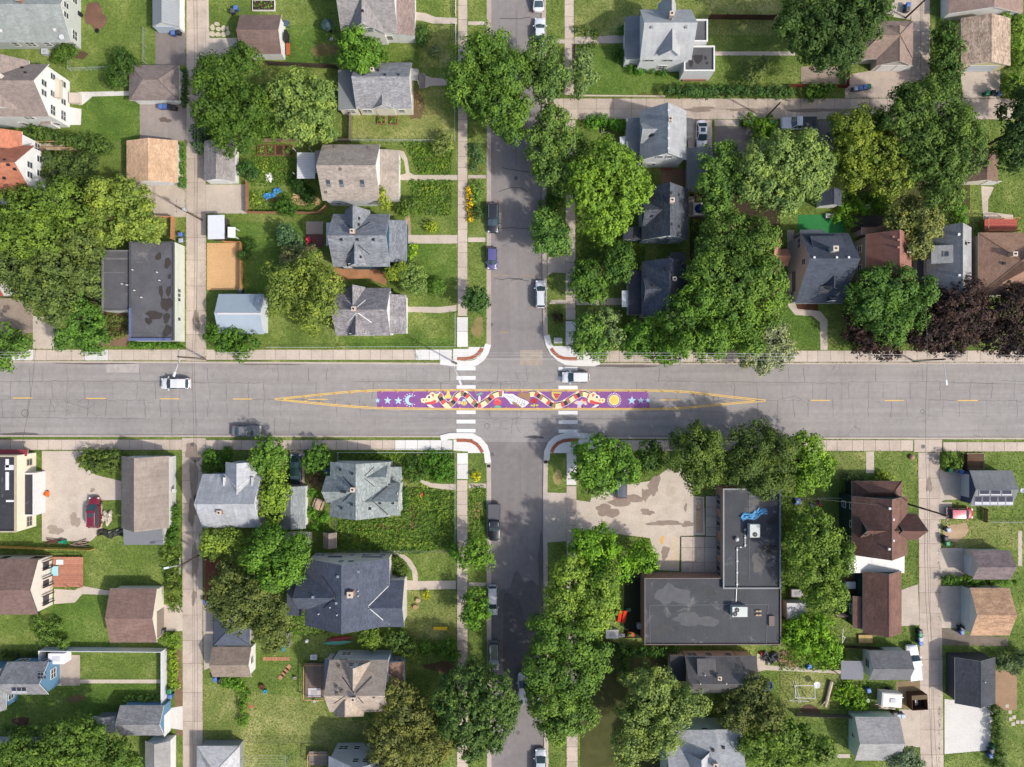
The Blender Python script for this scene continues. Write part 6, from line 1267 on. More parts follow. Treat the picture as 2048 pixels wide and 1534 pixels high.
shrub('dense foundation planting below the multi gabled house', [(810, 985, 10), (808, 1005, 10), (812, 940, 16), (828, 925, 18), (825, 955, 16), (845, 940, 12)], 1.6, (76, 112, 50), clump=.36)
shrub('big leafy perennials in the garden corner by pavement', [(870, 935, 24), (890, 920, 20), (895, 945, 18), (860, 915, 18), (880, 955, 12)], 1.3, (84, 132, 48), clump=.36)
shrub('shrub beside the curved path of the navy house', [(795, 1130, 18), (805, 1145, 12), (790, 1118, 10)], 1.6, (88, 114, 56), clump=.36)
shrub('shrub at the garden corner beside the pavement', [(905, 1095, 14), (912, 1110, 10)], 1.4, (96, 146, 56), clump=.34)

# low growth nobody could count: weeds, ground cover and the rough of the lawns
def cover(name, label_, polys, per_m2, rgb, hgt, leaf, seed):
    arr = np.zeros_like(MASK)
    for p in polys: mask(p, True, arr)
    ys, xs = np.nonzero(arr & ~MASK if name == 'lawn_grass' else arr)
    rg = np.random.default_rng(seed); area = len(xs) * (2 / S) ** 2; n = int(area * per_m2); k = rg.integers(0, len(xs), n)
    px = xs[k] * 2 - 216 + rg.uniform(0, 2, n); py = ys[k] * 2 - 216 + rg.uniform(0, 2, n)
    X = (px - 1024) / S; Y = (767 - py) / S
    f = .5 + .5 * np.sin(X * .9 + 1.3 * np.sin(Y * .7)) * np.sin(Y * 1.1 + np.sin(X * .6))
    g_ = .5 + .5 * np.sin(X * 3.1 + 2 * np.sin(Y * 2.3)) * np.sin(Y * 3.7 + 2 * np.sin(X * 1.9)); f = .45 * f + .55 * g_
    Z = .02 + hgt * f ** 1.4 * rg.uniform(.35, 1, n); Nn = rg.normal(size=(n, 3)) * .5 + np.array([0, 0, .8])
    me = leaf_mesh(name, np.stack([X, Y, Z], 1), Nn, leaf * rg.uniform(.6, 1.3, n), .62 * f + rg.uniform(0, .4, n), leafmat(rgb))
    o = link(bpy.data.objects.new(name, me)); o['kind'] = 'stuff'; o['label'] = label_; o['category'] = 'plants'; return o
cover('ground_cover', 'dense weedy ground cover filling the garden plots', [[(675, 905), (911, 905), (911, 965), (850, 962), (820, 950), (800, 925), (675, 918)], [(803, 975), (860, 978), (911, 985), (911, 1100), (880, 1095), (830, 1110), (675, 1095), (675, 1040), (803, 1035)],
       [(820, 360), (905, 360), (905, 432), (825, 430)], [(805, 285), (905, 285), (905, 350), (840, 350), (815, 300)]], 42, (98, 132, 56), .8, .17, 5)
cover('ground_cover', 'yellow green perennials scattered through the front gardens', [blobpts(835, 300, 14, 12, 1), blobpts(880, 330, 18, 10, 2), blobpts(860, 385, 22, 14, 3), blobpts(892, 420, 10, 12, 4), blobpts(845, 1000, 18, 30, 5), blobpts(890, 1030, 16, 40, 6), blobpts(740, 1075, 40, 12, 7), blobpts(820, 1085, 40, 10, 8), blobpts(780, 913, 40, 6, 9), blobpts(955, 990, 12, 14, 10), blobpts(525, 335, 12, 20, 11), blobpts(520, 395, 14, 16, 12), blobpts(1690, 420, 26, 20, 13)], 24, (150, 170, 76), .5, .17, 15)
cover('ground_cover', 'grey and brownish seed heads among the garden weeds', [blobpts(840, 205, 8, 26, 1), blobpts(855, 225, 14, 8, 2), blobpts(870, 315, 16, 8, 3), blobpts(885, 380, 10, 10, 4), blobpts(800, 1055, 40, 6, 5), blobpts(870, 1010, 10, 8, 6), blobpts(345, 1165, 12, 30, 7), blobpts(225, 650, 14, 20, 8), blobpts(955, 340, 10, 10, 9), blobpts(1300, 190, 30, 4, 10)], 26, (150, 134, 104), .35, .12, 16)
cover('ground_cover', 'red, white and yellow flowers dotted through the gardens', [rect(815, 290, 905, 345), rect(825, 365, 905, 430), rect(940, 290, 968, 345), rect(680, 1040, 905, 1090), rect(835, 985, 905, 1040), rect(510, 325, 590, 372), rect(1155, 60, 1200, 70), rect(1240, 135, 1320, 150)], .4, (230, 180, 130), .6, .12, 17)
cover('ground_cover', 'mixed weeds and vines in rough yard corners', [rect(505, 300, 590, 372), [(500, 380), (620, 385), (615, 422), (500, 425)], rect(1560, 985, 1600, 1240), [(330, 1090), (366, 1090), (366, 1225), (340, 1225), (320, 1110)], rect(940, 970, 972, 1080), rect(1155, 1255, 1215, 1300), rect(612, 1010, 655, 1065),
       rect(1230, 480, 1290, 530), rect(1380, 440, 1450, 500), rect(1290, 640, 1400, 698), rect(1690, 385, 1790, 450), rect(1560, 1300, 1690, 1340), rect(1660, 1365, 1745, 1418), rect(580, 1225, 660, 1270), rect(1155, 385, 1240, 530)], 30, (94, 130, 52), .6, .16, 6)
EDGE = [rect(-60, 720.5, 372, 723), rect(412, 719.5, 880, 722.5), rect(1200, 724, 2110, 727), rect(-60, 697, 372, 699.5), rect(412, 696.5, 840, 699.5), rect(1200, 699, 2110, 701.5), rect(-60, 899, 364, 901.5), rect(412, 899, 780, 902), rect(1200, 901, 1826, 903.5), rect(1886, 902, 2110, 905),
    rect(914, -60, 917, 630), rect(934, -60, 937, 630), rect(1147, -60, 1150, 190), rect(1150, 240, 1153, 640), rect(1129, 240, 1131.5, 510), rect(912, 985, 915, 1600), rect(934.5, 985, 937.5, 1600), rect(1152, 1090, 1156, 1600), rect(1130, 1090, 1133.5, 1600), rect(370, -60, 374, 620), rect(409, 440, 415, 720), rect(363, 910, 367, 1200), rect(404, 960, 408, 1600), rect(1833, 940, 1838, 1160), rect(1877, 1040, 1881, 1600), rect(1100, 194, 1900, 198), rect(1100, 238, 1370, 241), rect(1820, 0, 1823, 30), rect(1858, 0, 1864, 190)]
cover('ground_cover', 'ragged weeds along the edges of pavements and alleys', EDGE, 17, (112, 132, 64), .1, .1, 19)
cover('lawn_grass', 'short tufted grass of the lawns', [rect(-60, -60, 2110, 1600)], 15, (112, 132, 62), .05, .1, 9)
# ------------------------------------------------------------------ vehicles
TYRE = plain((30, 30, 32), .9); RIM = plain((170, 172, 176), .35, .5, .8); CGL = glass((62, 82, 88), .03); LAMP = plain((232, 234, 236), .2, .6); TAIL = plain((170, 30, 30), .3, .5)
def loft(sections, cap=True):
    m = MB(); n = len(sections[0]); V = [p for s in sections for p in s]; F = []
    for k in range(len(sections) - 1):
        for i in range(n): F.append((k * n + i, k * n + (i + 1) % n, (k + 1) * n + (i + 1) % n, (k + 1) * n + i))
    if cap: F += [tuple(range(n))[::-1], tuple(range((len(sections) - 1) * n, len(sections) * n))]
    return m.add(V, F)
def bsec(x, w_, zt, zb=.28, crown=.05):
    return [(x, -w_ * .9, zb), (x, -w_, zb + .16), (x, -w_, zt - .22), (x, -w_ * .95, zt - .07), (x, -w_ * .72, zt), (x, -w_ * .3, zt + crown), (x, w_ * .3, zt + crown), (x, w_ * .72, zt), (x, w_ * .95, zt - .07), (x, w_, zt - .22), (x, w_, zb + .16), (x, w_ * .9, zb)]
def smoothme(m, ang=.7):
    bm = bmesh.new(); bm.from_mesh(m)
    for f in bm.faces: f.smooth = True
    for e in bm.edges:
        if len(e.link_faces) == 2 and e.calc_face_angle(0) > ang: e.smooth = False
    bm.to_mesh(m); bm.free()
def car(label, px, py, head, rgb, kind='suv', L=4.6, W=1.84, Hh=1.65, tilt=0., name='parked_car', cat='car', roof_rgb=None, z=ZR + .01, rack=False, sunroof=False, bed=None):
    rz = {'R': 0, 'U': math.pi / 2, 'L': math.pi, 'D': -math.pi / 2}[head] + tilt
    t = thing(name, label, cat, P(px, py, z) if False else (wx(px, .8), wy(py, .8), z), rz); pm = carpaint(rgb); h = L / 2; w_ = W / 2
    belt = {'suv': 1.02, 'sedan': .9, 'hatch': .95, 'pickup': 1.08}[kind]; hood = belt - (.04 if kind != 'sedan' else .05)
    tail = belt - .02
    if kind == 'pickup': tail = belt - .02
    xs = [(-h, w_ * .8, tail - .16), (-h + .1, w_ * .93, tail - .04), (-h + .5, w_ * .99, tail), (-h * .3, w_, belt), (h * .25, w_, belt), (h * .5, w_ * .99, hood - .02), (h - .45, w_ * .95, hood - .1), (h - .12, w_ * .84, hood - .2), (h, w_ * .66, hood - .33)]
    if kind == 'pickup':
        b0 = -h + .08; b1 = -h * .12 - .1
        xs = [(b1, w_, belt), (h * .25, w_, belt), (h * .5, w_ * .99, hood - .02), (h - .4, w_ * .96, hood - .07), (h - .1, w_ * .88, hood - .15), (h, w_ * .74, hood - .3)]
    o = loft([bsec(*s) for s in xs]).loc('body', pm, t); smoothme(o.data, .9)
    if kind == 'pickup':
        m = MB().box(-h, -w_, .45, b1, -w_ + .1, belt).box(-h, w_ - .1, .45, b1, w_, belt).box(-h, -w_ + .1, .45, -h + .08, w_ - .1, belt - .02).box(-h + .08, -w_ + .1, .45, b1, w_ - .1, .62)
        m.loc('cargo_bed', pm, t)
        if bed: MB().box(-h + .05, -w_ + .06, belt - .03, b1 + .02, w_ - .06, belt + .06).loc('bed_cover', bed, t)
    # glasshouse: belt outline -> roof outline
    if kind == 'suv': fx0, fx1, rx1, rx0 = h * .52, h * .16, -h + .42, -h + .14
    elif kind == 'hatch': fx0, fx1, rx1, rx0 = h * .56, h * .2, -h + .45, -h + .12
    elif kind == 'sedan': fx0, fx1, rx1, rx0 = h * .45, h * .08, -h * .4, -h * .76
    else: fx0, fx1, rx1, rx0 = h * .42, h * .2, b1 + .22, b1 + .06
    wb, wt = w_ * .95, w_ * .79; zb, zt = belt + .0, Hh - .06
    BF = [(fx0, -wb * .9, zb), (fx0, wb * .9, zb)]; TF = [(fx1, -wt * .94, zt), (fx1, wt * .94, zt)]; BR = [(rx0, -wb * .9, zb), (rx0, wb * .9, zb)]; TR = [(rx1, -wt * .94, zt), (rx1, wt * .94, zt)]
    fm = lambda a, b_, k: tuple(p + (q - p) * k for p, q in zip(a, b_))
    bow = .13
    ws = MB().add([BF[0], fm(BF[0], BF[1], .5)[:1] and (BF[0][0] + bow, 0, zb + .02), BF[1], TF[1], (TF[0][0] + bow * .6, 0, zt + .02), TF[0]], [(0, 1, 4, 5), (1, 2, 3, 4)]); ws.loc('windshield', CGL, t)
    MB().add([BR[1], (BR[0][0] - bow * .5, 0, zb + .01), BR[0], TR[0], (TR[0][0] - bow * .4, 0, zt + .01), TR[1]], [(0, 1, 4, 5), (1, 2, 3, 4)]).loc('rear_window', CGL, t)
    for s in (-1, 1):
        i = 0 if s < 0 else 1; MB().add([BR[i], BF[i], TF[i], TR[i], (BR[i][0] + .2, s * wb, zb), (BF[i][0] - .25, s * wb, zb)], [(0, 4, 5, 1, 2, 3)]).loc('side_window', CGL, t)
        m = MB()
        for a, b_ in ((BF[i], TF[i]), (BR[i], TR[i])): m.tube(a, b_, .055, .045, 6)
        c = fm(BR[i], BF[i], .52); d = fm(TR[i], TF[i], .5); m.tube((c[0], c[1] * 1.05, c[2]), d, .04, .04, 5); m.loc('pillar', pm, t)
        MB().obox((fx0 - .25, s * (w_ + .1), belt - .02), .14, .22, .16).loc('mirror', pm, t)
        MB().obox((h - .2, s * w_ * .68, hood - .3), .26, .34, .13, -s * .25).loc('headlight', LAMP, t); MB().obox((-h + .06, s * w_ * .78, tail - .2), .12, .28, .14).loc('taillight', TAIL, t)
    rw = wt * .97
    xsr = [rx1 - .06, rx1 + .12, (rx1 + fx1) / 2, fx1 - .12, fx1 + .05]
    rs_ = [[(x, -rw * k, zt - .05), (x, -rw * k * .97, zt + .03), (x, -rw * .5, zt + .06 + .02 * j), (x, rw * .5, zt + .06 + .02 * j), (x, rw * k * .97, zt + .03), (x, rw * k, zt - .05)] for x, k, j in zip(xsr, (.93, 1, 1.02, 1, .93), (-1, .3, 1, .3, -1))]
    o = loft(rs_).loc('roof', carpaint(roof_rgb) if roof_rgb else pm, t); smoothme(o.data, .9)
    if rack:
        for s in (-1, 1): MB().tube((rx1 + .1, s * rw * .9, zt + .13), (fx1 - .2, s * rw * .9, zt + .13), .03).loc('roof_rail', STEEL, t)
    if sunroof: MB().box(fx1 - .95, -.38, zt + .085, fx1 - .3, .38, zt + .095).loc('sunroof', CGL, t)
    for x in (-h * .62, h * .62):
        for s in (-1, 1):
            wl = MB().tube((x, s * (w_ - .21), .33), (x, s * (w_ + .01), .33), .33, n=16).loc('wheel', TYRE, t); MB().tube((x, s * (w_ + .005), .33), (x, s * (w_ + .02), .33), .2, n=10).loc('rim', RIM, wl)
    MB().box(-h + .02, -.3, .5, -h + .06, .3, .62).loc('number_plate', plain((226, 228, 232)), t)
    return t
WC = (238, 238, 240)
car('white crossover driving along the main road by the streetlight', 350, 767, 'L', WC, 'suv', 4.55, name='driven_car'); car('white crossover passing over the crosswalk near the painted sun', 1151.5, 754.5, 'L', WC, 'suv', 4.35, name='driven_car')
car('grey sedan parked by the kerb under a leafy tree', 492, 862, 'R', (132, 130, 130), 'sedan', 4.7, Hh=1.45); car('black crossover with silver roof rails beside the marigolds', 986, 435, 'D', (44, 46, 50), 'suv', 4.75, W=1.9, rack=True)
car('purple blue hatchback parked on the side street', 984, 516, 'D', (98, 92, 148), 'hatch', 3.55, W=1.62, Hh=1.5); car('silver estate car parked opposite the globe tree', 1081.5, 588, 'U', (222, 224, 228), 'suv', 4.4, Hh=1.55, W=1.74, rack=True)
car('white sedan parked ahead of the half hidden hatchback', 1077, -8, 'U', WC, 'sedan', 4.7, Hh=1.45); car('white hatchback half hidden under the street tree', 1080, 62, 'U', (228, 232, 236), 'sedan', 4.5, Hh=1.46); car('white sedan with sunroof beside the low carport', 1404, 268, 'D', WC, 'sedan', 4.5, Hh=1.45, z=.03, sunroof=True, W=1.78)
car('white pickup with black bed cover by the alley', 1597, 246, 'L', WC, 'pickup', 5.6, W=1.95, Hh=1.85, z=.03, bed=plain((70, 72, 78)), cat='pickup'); car('black pickup with grey bed cover at the kerb', 988, 1045, 'D', (34, 36, 40), 'pickup', 5.9, W=1.98, Hh=1.9, bed=plain((96, 96, 100)), cat='pickup', rack=True)
car('silver wagon parked under the bright boulevard tree', 985, 1201, 'D', (206, 210, 214), 'suv', 4.8, W=1.74, Hh=1.5, rack=True); car('grey green wagon with roof bars near dark maple', 988, 1312, 'D', (120, 128, 116), 'suv', 4.7, W=1.74, Hh=1.55, rack=True)
car('white van squeezed between the two large maples', 1046, 1378, 'U', (232, 230, 226), 'suv', 4.9, W=1.74, Hh=1.8); car('silver hatchback parked behind the white van', 1081, 1527, 'U', (196, 202, 208), 'suv', 4.4); car('dark red station wagon in the cream parking lot', 188, 1025, 'U', (128, 34, 50), 'suv', 4.9, W=1.86, Hh=1.75, z=.03, rack=True, sunroof=True)
car('bright red hatchback on the grass beside the alley', 1921, 1027, 'R', (186, 36, 54), 'hatch', 4.1, W=1.78, Hh=1.52, z=.03, roof_rgb=(206, 92, 108)); car('dark green sedan parked in the narrow driveway', 591, 938, 'U', (26, 50, 46), 'sedan', 4.7, Hh=1.45, z=.03); car('dark grey crossover nosed under the tree in the parking lot', 1243, 968, 'U', (86, 92, 104), 'suv', 4.6, z=.03, rack=True)
car('white work pickup with capped bed beside grey garage', 1827, 1325, 'U', WC, 'pickup', 5.6, W=1.92, Hh=1.85, tilt=.12, z=.03, bed=plain((240, 240, 240)), cat='pickup')

# ------------------------------------------------------------------ wheeled carts
def cart_kind(rgb, lid):
    t = bpy.data.objects.new('wheeled_cart', None); link(t)
    loft([[(-.27, -.25, .08), (.27, -.25, .08), (.27, .25, .08), (-.27, .25, .08)], [(-.31, -.31, .92), (.31, -.31, .92), (.31, .31, .92), (-.31, .31, .92)]]).loc('bin', plain(rgb, .5), t)
    loft([[(-.34, -.34, .921), (.34, -.34, .921), (.34, .36, .921), (-.34, .36, .921)], [(-.32, -.33, 1.0), (.32, -.33, 1.0), (.32, .33, 1.0), (-.32, .33, 1.0)], [(-.2, -.24, 1.05), (.2, -.24, 1.05), (.2, .24, 1.05), (-.2, .24, 1.05)]]).loc('lid', plain(lid, .45), t)
    MB().tube((-.24, .38, .93), (.24, .38, .93), .025).loc('handle', plain(rgb, .5), t)
    for s in (-1, 1): MB().tube((s * .27, .26, .13), (s * .33, .26, .13), .13, n=10).loc('wheel', TYRE, t)
    return t
CK = {}
CCOL = {'blue': ((64, 92, 152), (96, 128, 190)), 'grey': ((70, 72, 76), (96, 98, 104)), 'green': ((36, 108, 78), (52, 140, 100)), 'black': ((42, 44, 48), (62, 64, 70)), 'pale': ((120, 128, 142), (186, 194, 206))}
def cart(c, px, py, rz, lb):
    if c not in CK: CK[c] = o = cart_kind(*CCOL[c])
    else: o = copy_tree(CK[c])
    o.location = (wx(px, .5), wy(py, .5), .03); o.rotation_euler = (0, 0, rz); tag(o, lb, 'bin', 'wheeled carts along the alleys')
for c, px, py, rz, lb in (
    ('blue', 348, 68, 0, 'blue wheeled cart at the pale blue shed door'), ('black', 358, 66, 0, 'black wheeled cart at the pale blue shed door'), ('blue', 323, 215, 0, 'outer blue cart of four in front of grey brown garage'), ('blue', 332, 215, 0, 'inner blue cart of four in front of grey brown garage'), ('black', 341, 216, 0, 'black cart next to blue ones in front of grey brown garage'), ('black', 350, 217, 0, 'end black cart of four in front of grey brown garage'),
    ('blue', 274, 381, 0, 'blue cart at the cream garage corner'), ('grey', 286, 383, 0, 'grey cart at the cream garage corner'), ('blue', 363, 470, -1.5, 'blue cart on the shop cart pad'), ('pale', 364, 482, -1.5, 'pale grey cart on the shop cart pad'), ('blue', 473, 18, 1.5, 'blue cart beside the raised bed at alley'), ('grey', 467, 24, 1.5, 'grey cart beside the raised bed at alley'),
    ('grey', 482, 583, 0, 'grey cart behind the metal roofed garage'), ('blue', 1499, 247, 1.5, 'blue cart beside the alley bushes'), ('grey', 1489, 247, 1.5, 'grey cart beside the alley bushes'), ('green', 1542, 246, 0, 'green cart among the alley bushes'), ('blue', 1814, 12, 0, 'blue cart on the apron by the alley'), ('grey', 1813, 21, 0, 'grey cart on the apron by the alley'),
    ('pale', 1709, 179, 0, 'pale cart at the side alley edge'), ('blue', 1718, 178, 0, 'blue cart at the side alley edge'), ('blue', 1728, 176, 0, 'blue cart next to the green lidded one'), ('green', 1735, 175, 0, 'green cart at the side alley edge'), ('green', 1972, 188, 0, 'green cart on the yellow garage apron'), ('black', 1984, 187, 0, 'black cart on the yellow garage apron'), ('blue', 1996, 188, 0, 'blue cart on the yellow garage apron'),
    ('blue', 1663, 268, 0, 'dark blue cart on the asphalt pad under maples'), ('grey', 1661, 282, 0, 'grey cart on the asphalt pad under maples'), ('black', 349, 1058, 0, 'black cart nearest the main road, behind the taupe outbuilding'), ('black', 349, 1068, 0, 'middle black cart of three behind the taupe outbuilding'), ('black', 346, 1078, 0, 'black cart half hidden by vines behind taupe outbuilding'), ('grey', 326, 1262, 0, 'grey cart at the brown garage corner'),
    ('green', 341, 1381, 0, 'green cart behind the white vinyl fence'), ('blue', 342, 1391, 0, 'blue cart behind the white vinyl fence'), ('blue', 413, 1202, 0, 'blue cart at the foot of the timber pergola'), ('blue', 432, 1357, .3, 'blue cart below the tan roofed garage'), ('black', 440, 1361, .3, 'black cart below the tan roofed garage'), ('blue', 655, 943, 0, 'blue cart by the multi gabled house'),
    ('green', 1899, 940, 1.2, 'green cart beside the solar garage'), ('grey', 1910, 940, 1.2, 'grey cart beside the solar garage'), ('blue', 1920, 943, 1.2, 'blue cart beside the solar garage'), ('pale', 1894, 1059, .2, 'pale cart standing alone on the dirt patch'), ('black', 1889, 1076, .2, 'black cart beside the green one on dry grass'), ('green', 1892, 1086, .2, 'green cart at the dry grass edge'),
    ('black', 1921, 1255, .2, 'black cart by the pale green garage'), ('blue', 1921, 1263, .2, 'blue cart by the pale green garage'), ('black', 1838, 1262, .2, 'black cart in the row above the white pickup'), ('green', 1838, 1268, .2, 'green cart in the row above the white pickup'), ('pale', 1839, 1277, .2, 'white lidded cart in the row above the white pickup'), ('blue', 1839, 1285, .2, 'blue cart in the row above the white pickup'),
    ('black', 1787, 1426, .1, 'black cart at the sage garage corner'), ('pale', 1794, 1430, .1, 'middle pale cart at the sage garage corner'), ('pale', 1803, 1430, .1, 'end pale cart at the sage garage corner'), ('green', 1985, 1492, .2, 'green cart at the edge of the new pad'), ('grey', 1981, 1500, .2, 'grey cart at the edge of the new pad'), ('blue', 1979, 1509, .2, 'blue cart at the edge of the new pad'), ('blue', 1735, 1379, .2, 'dark blue cart behind the white trailer')):
    cart(c, px, py, rz, lb)

# ------------------------------------------------------------------ poles, lamps and wires
WIRE = plain((196, 196, 194), .5); POLE = wood((104, 88, 74))
def pole(label, px, py, h, arm=None, name='utility_pole', mat=None, xfmr=False):
    p = P(px, py); t = thing(name, label, 'pole', p); MB().tube(p, p + Vector((0, 0, h)), .16, .11, 10).obj('shaft', mat or POLE, t)
    if arm:
        for z in (h - .4, h - 1.3)[:arm]:
            a = MB().box(p.x - .06, p.y - 1.2, p.z + z, p.x + .06, p.y + 1.2, p.z + z + .12).obj('crossarm', wood((150, 146, 140)), t)
            for d in (-1.1, -.45, .45, 1.1): MB().lathe((p.x, p.y + d, p.z + z + .121), [(.05, 0), (.07, .08), (.03, .16)], 8).obj('insulator', plain((222, 222, 220)), a)
    if xfmr: MB().lathe((p.x + .4, p.y, p.z + h - 2.6), [(.25, 0), (.26, .05), (.26, .9), (.15, 1.0)], 12).obj('transformer', plain((176, 180, 182)), t)
    return t
def lamp(t, z, ax, ay, L=2.4):
    b0 = base(t); d = Vector((ax, ay, 0)).normalized(); a = b0 + Vector((0, 0, z)); e = a + d * L + Vector((0, 0, .35))
    m = MB().tube(a, a.lerp(e, .5) + Vector((0, 0, .2)), .045).tube(a.lerp(e, .5) + Vector((0, 0, .2)), e, .045); m.obj('lamp_arm', plain((216, 218, 218)), t)
    MB().obox((e.x + d.x * .3, e.y + d.y * .3, e.z - .08), .75, .3, .16, math.atan2(d.y, d.x)).obj('lamp_head', plain((226, 228, 226)), t)
pole('tall pole with double crossarm rising from the hedge', 1330, 722, 11, 2, xfmr=True)
t = pole('wooden pole with street lamp above the driven white crossover', 411, 718, 9.5, 1); lamp(t, 8.2, -.35, -1)
t = pole('wooden pole with lamp at the crosswalk by the painted moon', 913, 727, 9); lamp(t, 8.2, .4, -1, 3.0)
pole('plain dark pole among bushes across from the clipped hedge', 1530, 237, 6.6); pole('tall dark wooden pole beside the red hatchback', 1800, 1003, 12.5, 1)
t = pole('alley pole with lamp beside the yellowish tree', 408, 1105, 8.5, 1); lamp(t, 7.4, -1, -.2, 2.0)
pole('alley pole with crossarm by the shop cart pad', 404, 440, 9, 1, xfmr=True); pole('alley pole near the brown hip roofed garage', 1811, 36, 10, 1)
t = pole('street lamp reaching over the road by the purple maples', 1826, 722, 8.5); lamp(t, 7.8, .1, -1, 3.2)
for k, (pts, z, lb) in enumerate(([([(-150, 704), (1345, 706), (2150, 711)], 10.6, 'one of three parallel wires along the main road kerb'), ([(-150, 709), (1345, 711), (2150, 716)], 10.2, 'middle of three parallel wires along the main road kerb'), ([(-150, 715), (1345, 719), (2150, 722)], 10.6, 'kerbside wire of three running along the main road'),
        ([(386, 1600), (386, 1110), (384, 720), (388, 430), (385, -100)], 8.6, 'alley wire running past the shop and the pergola'), ([(392, 1600), (392, 1110), (388, 720), (394, 430), (392, -100)], 8.6, 'second wire running past the shop and the pergola'), ([(1880, 1600), (1865, 1300), (1855, 1020), (1855, 700), (1850, 300), (1846, -100)], 9.5, 'wire running past the dark green house along its alley'),
        ([(1870, 1600), (1858, 1300), (1850, 1020)], 9.2, 'slack shorter wire in the alley by the new pad'), ([(929, 771), (905, 716)], 8.4, 'short service wire above the crosswalk by the painted moon'), ([(1855, 1020), (1560, 992)], 8, 'service wire to the brick building'), ([(72, 690), (40, 905)], 7.5, 'service wire crossing to the cream shop'), ([(404, 436), (330, 400)], 7, 'service wire to the walnut yard')])):
    q = [P(x, y, z) for x, y in pts]; m = MB()
    for a, b_ in zip(q[:-1], q[1:]):
        n = max(3, int((b_ - a).length / 8)); pv = a
        for i in range(1, n + 1):
            u = i / n; c = a.lerp(b_, u); c.z -= .5 * 4 * u * (1 - u); m.tube(pv, c, .022, n=4, cap=False); pv = c
    tag(m.obj('overhead_wire', WIRE if k < 3 else plain((92, 90, 88))), lb, 'wire')
# ------------------------------------------------------------------ yard things
def at(px, py, z=.02): return P(px, py) + Vector((0, 0, z))
def planks(label, name, x0, y0, x1, y1, z, rgb, n, vert=False, posts=True, rail=False, cat='deck'):
    t = thing(name, label, cat, P((x0 + x1) / 2, (y0 + y1) / 2)); mt = wood(rgb); mask(rect(x0, y0, x1, y1))
    for i in range(n):
        a, c = i / n, (i + 1) / n - .06 / n
        q = (x0 + (x1 - x0) * a, y0, x0 + (x1 - x0) * c, y1) if vert else (x0, y0 + (y1 - y0) * a, x1, y0 + (y1 - y0) * c)
        ob('plank', bv(wx(q[0], z), wy(q[3], z), z - .04, wx(q[2], z), wy(q[1], z), z), BOXF, mt, t)
    for x in (x0 + 1, x1 - 2):
        for y in (y0 + 1, y1 - 2): ob('post', bv(wx(x, z), wy(y + 1.2, z), 0, wx(x + 1.2, z), wy(y, z), z - .041), BOXF, mt, t)
    ob('beam', bv(wx(x0 + 1, z), wy((y0 + y1) / 2 + .5, z), z - .2, wx(x1 - 1, z), wy((y0 + y1) / 2 - .5, z), z - .041), BOXF, mt, t)
    if rail:
        for a in ((x0, y0, x1, y0 + 1.2), (x0, y1 - 1.2, x1, y1), (x0, y0, x0 + 1.2, y1))[:rail]: ob('railing', bv(wx(a[0], z), wy(a[3], z), z + .85, wx(a[2], z), wy(a[1], z), z + .95), BOXF, wood((206, 160, 116)), t); 
        for x in (x0, (x0 + x1) / 2, x1 - 1.2): ob('baluster', bv(wx(x, z), wy(y0 + 1.2, z), z + .001, wx(x + 1.2, z), wy(y0, z), z + .849), BOXF, wood((206, 160, 116)), t); ob('baluster', bv(wx(x, z), wy(y1, z), z + .001, wx(x + 1.2, z), wy(y1 - 1.2, z), z + .849), BOXF, wood((206, 160, 116)), t)
    return t
planks('red brown timber deck behind the half timbered house', 'deck', 106, 1114, 166, 1174, .5, (192, 132, 108), 16, rail=1)
planks('weathered grey timber deck beside the slate blue house', 'deck', 610, 1326, 650, 1396, .6, (128, 112, 100), 18, vert=True, rail=3)
planks('red painted raised deck behind the tan stucco house', 'deck', 1969, 438, 2034, 463, 1.6, (186, 96, 84), 10, rail=3)
planks('charcoal timber deck beside the green turf', 'deck', 1702, 431, 1768, 465, .4, (84, 76, 72), 12)
planks('grey deck beside the hot tub', 'deck', 1377, 393, 1389, 433, .4, (176, 164, 150), 12)
planks('red brown slatted pergola along the alley under dull elm', 'pergola', 409, 1118, 440, 1200, 2.3, (128, 76, 60), 9, vert=True, cat='pergola')
planks('white railed timber stair and landing at grey sided house', 'porch', 618, 1503, 655, 1530, .9, (150, 138, 128), 8, rail=3)
planks('wooden ramp walkway behind the orange roofed house', 'ramp', 80, 286, 150, 300, .9, (186, 168, 148), 16, vert=True, cat='ramp', rail=2)
planks('small brick red stoop beside the pale deck house', 'stoop', 1322, 336, 1345, 340, .3, (150, 90, 78), 2, cat='stoop')
def bed(label, x0, y0, x1, y1, rgb=(150, 112, 84), fill=(84, 64, 48), h=.35, plants=True):
    t = thing('raised_bed', label, 'raised bed', P((x0 + x1) / 2, (y0 + y1) / 2)); mask(rect(x0, y0, x1, y1)); mt = wood(rgb); k = 1.0
    for a in ((x0, y0, x1, y0 + k), (x0, y1 - k, x1, y1), (x0, y0 + k, x0 + k, y1 - k), (x1 - k, y0 + k, x1, y1 - k)): ob('board', bv(wx(a[0]), wy(a[3]), 0, wx(a[2]), wy(a[1]), h), BOXF, mt, t)
    sheet('soil', rect(x0 + k, y0 + k, x1 - k, y1 - k), h - .06, soil(fill), t, m=False)
    if plants:
        rg = np.random.default_rng(int(x0 + y0)); n = 70; X = rg.uniform(wx(x0 + 3), wx(x1 - 3), n); Y = rg.uniform(wy(y1 - 3), wy(y0 + 3), n); b0 = base(t)
        me = leaf_mesh('plants', np.stack([X - b0.x, Y - b0.y, rg.uniform(h, h + .25, n)], 1), rg.normal(size=(n, 3)) * .5 + np.array([0, 0, .8]), rg.uniform(.08, .2, n), rg.uniform(0, 1, n), leafmat((120, 150, 74))); o = link(bpy.data.objects.new('plants', me), t); o['kind'] = 'stuff'
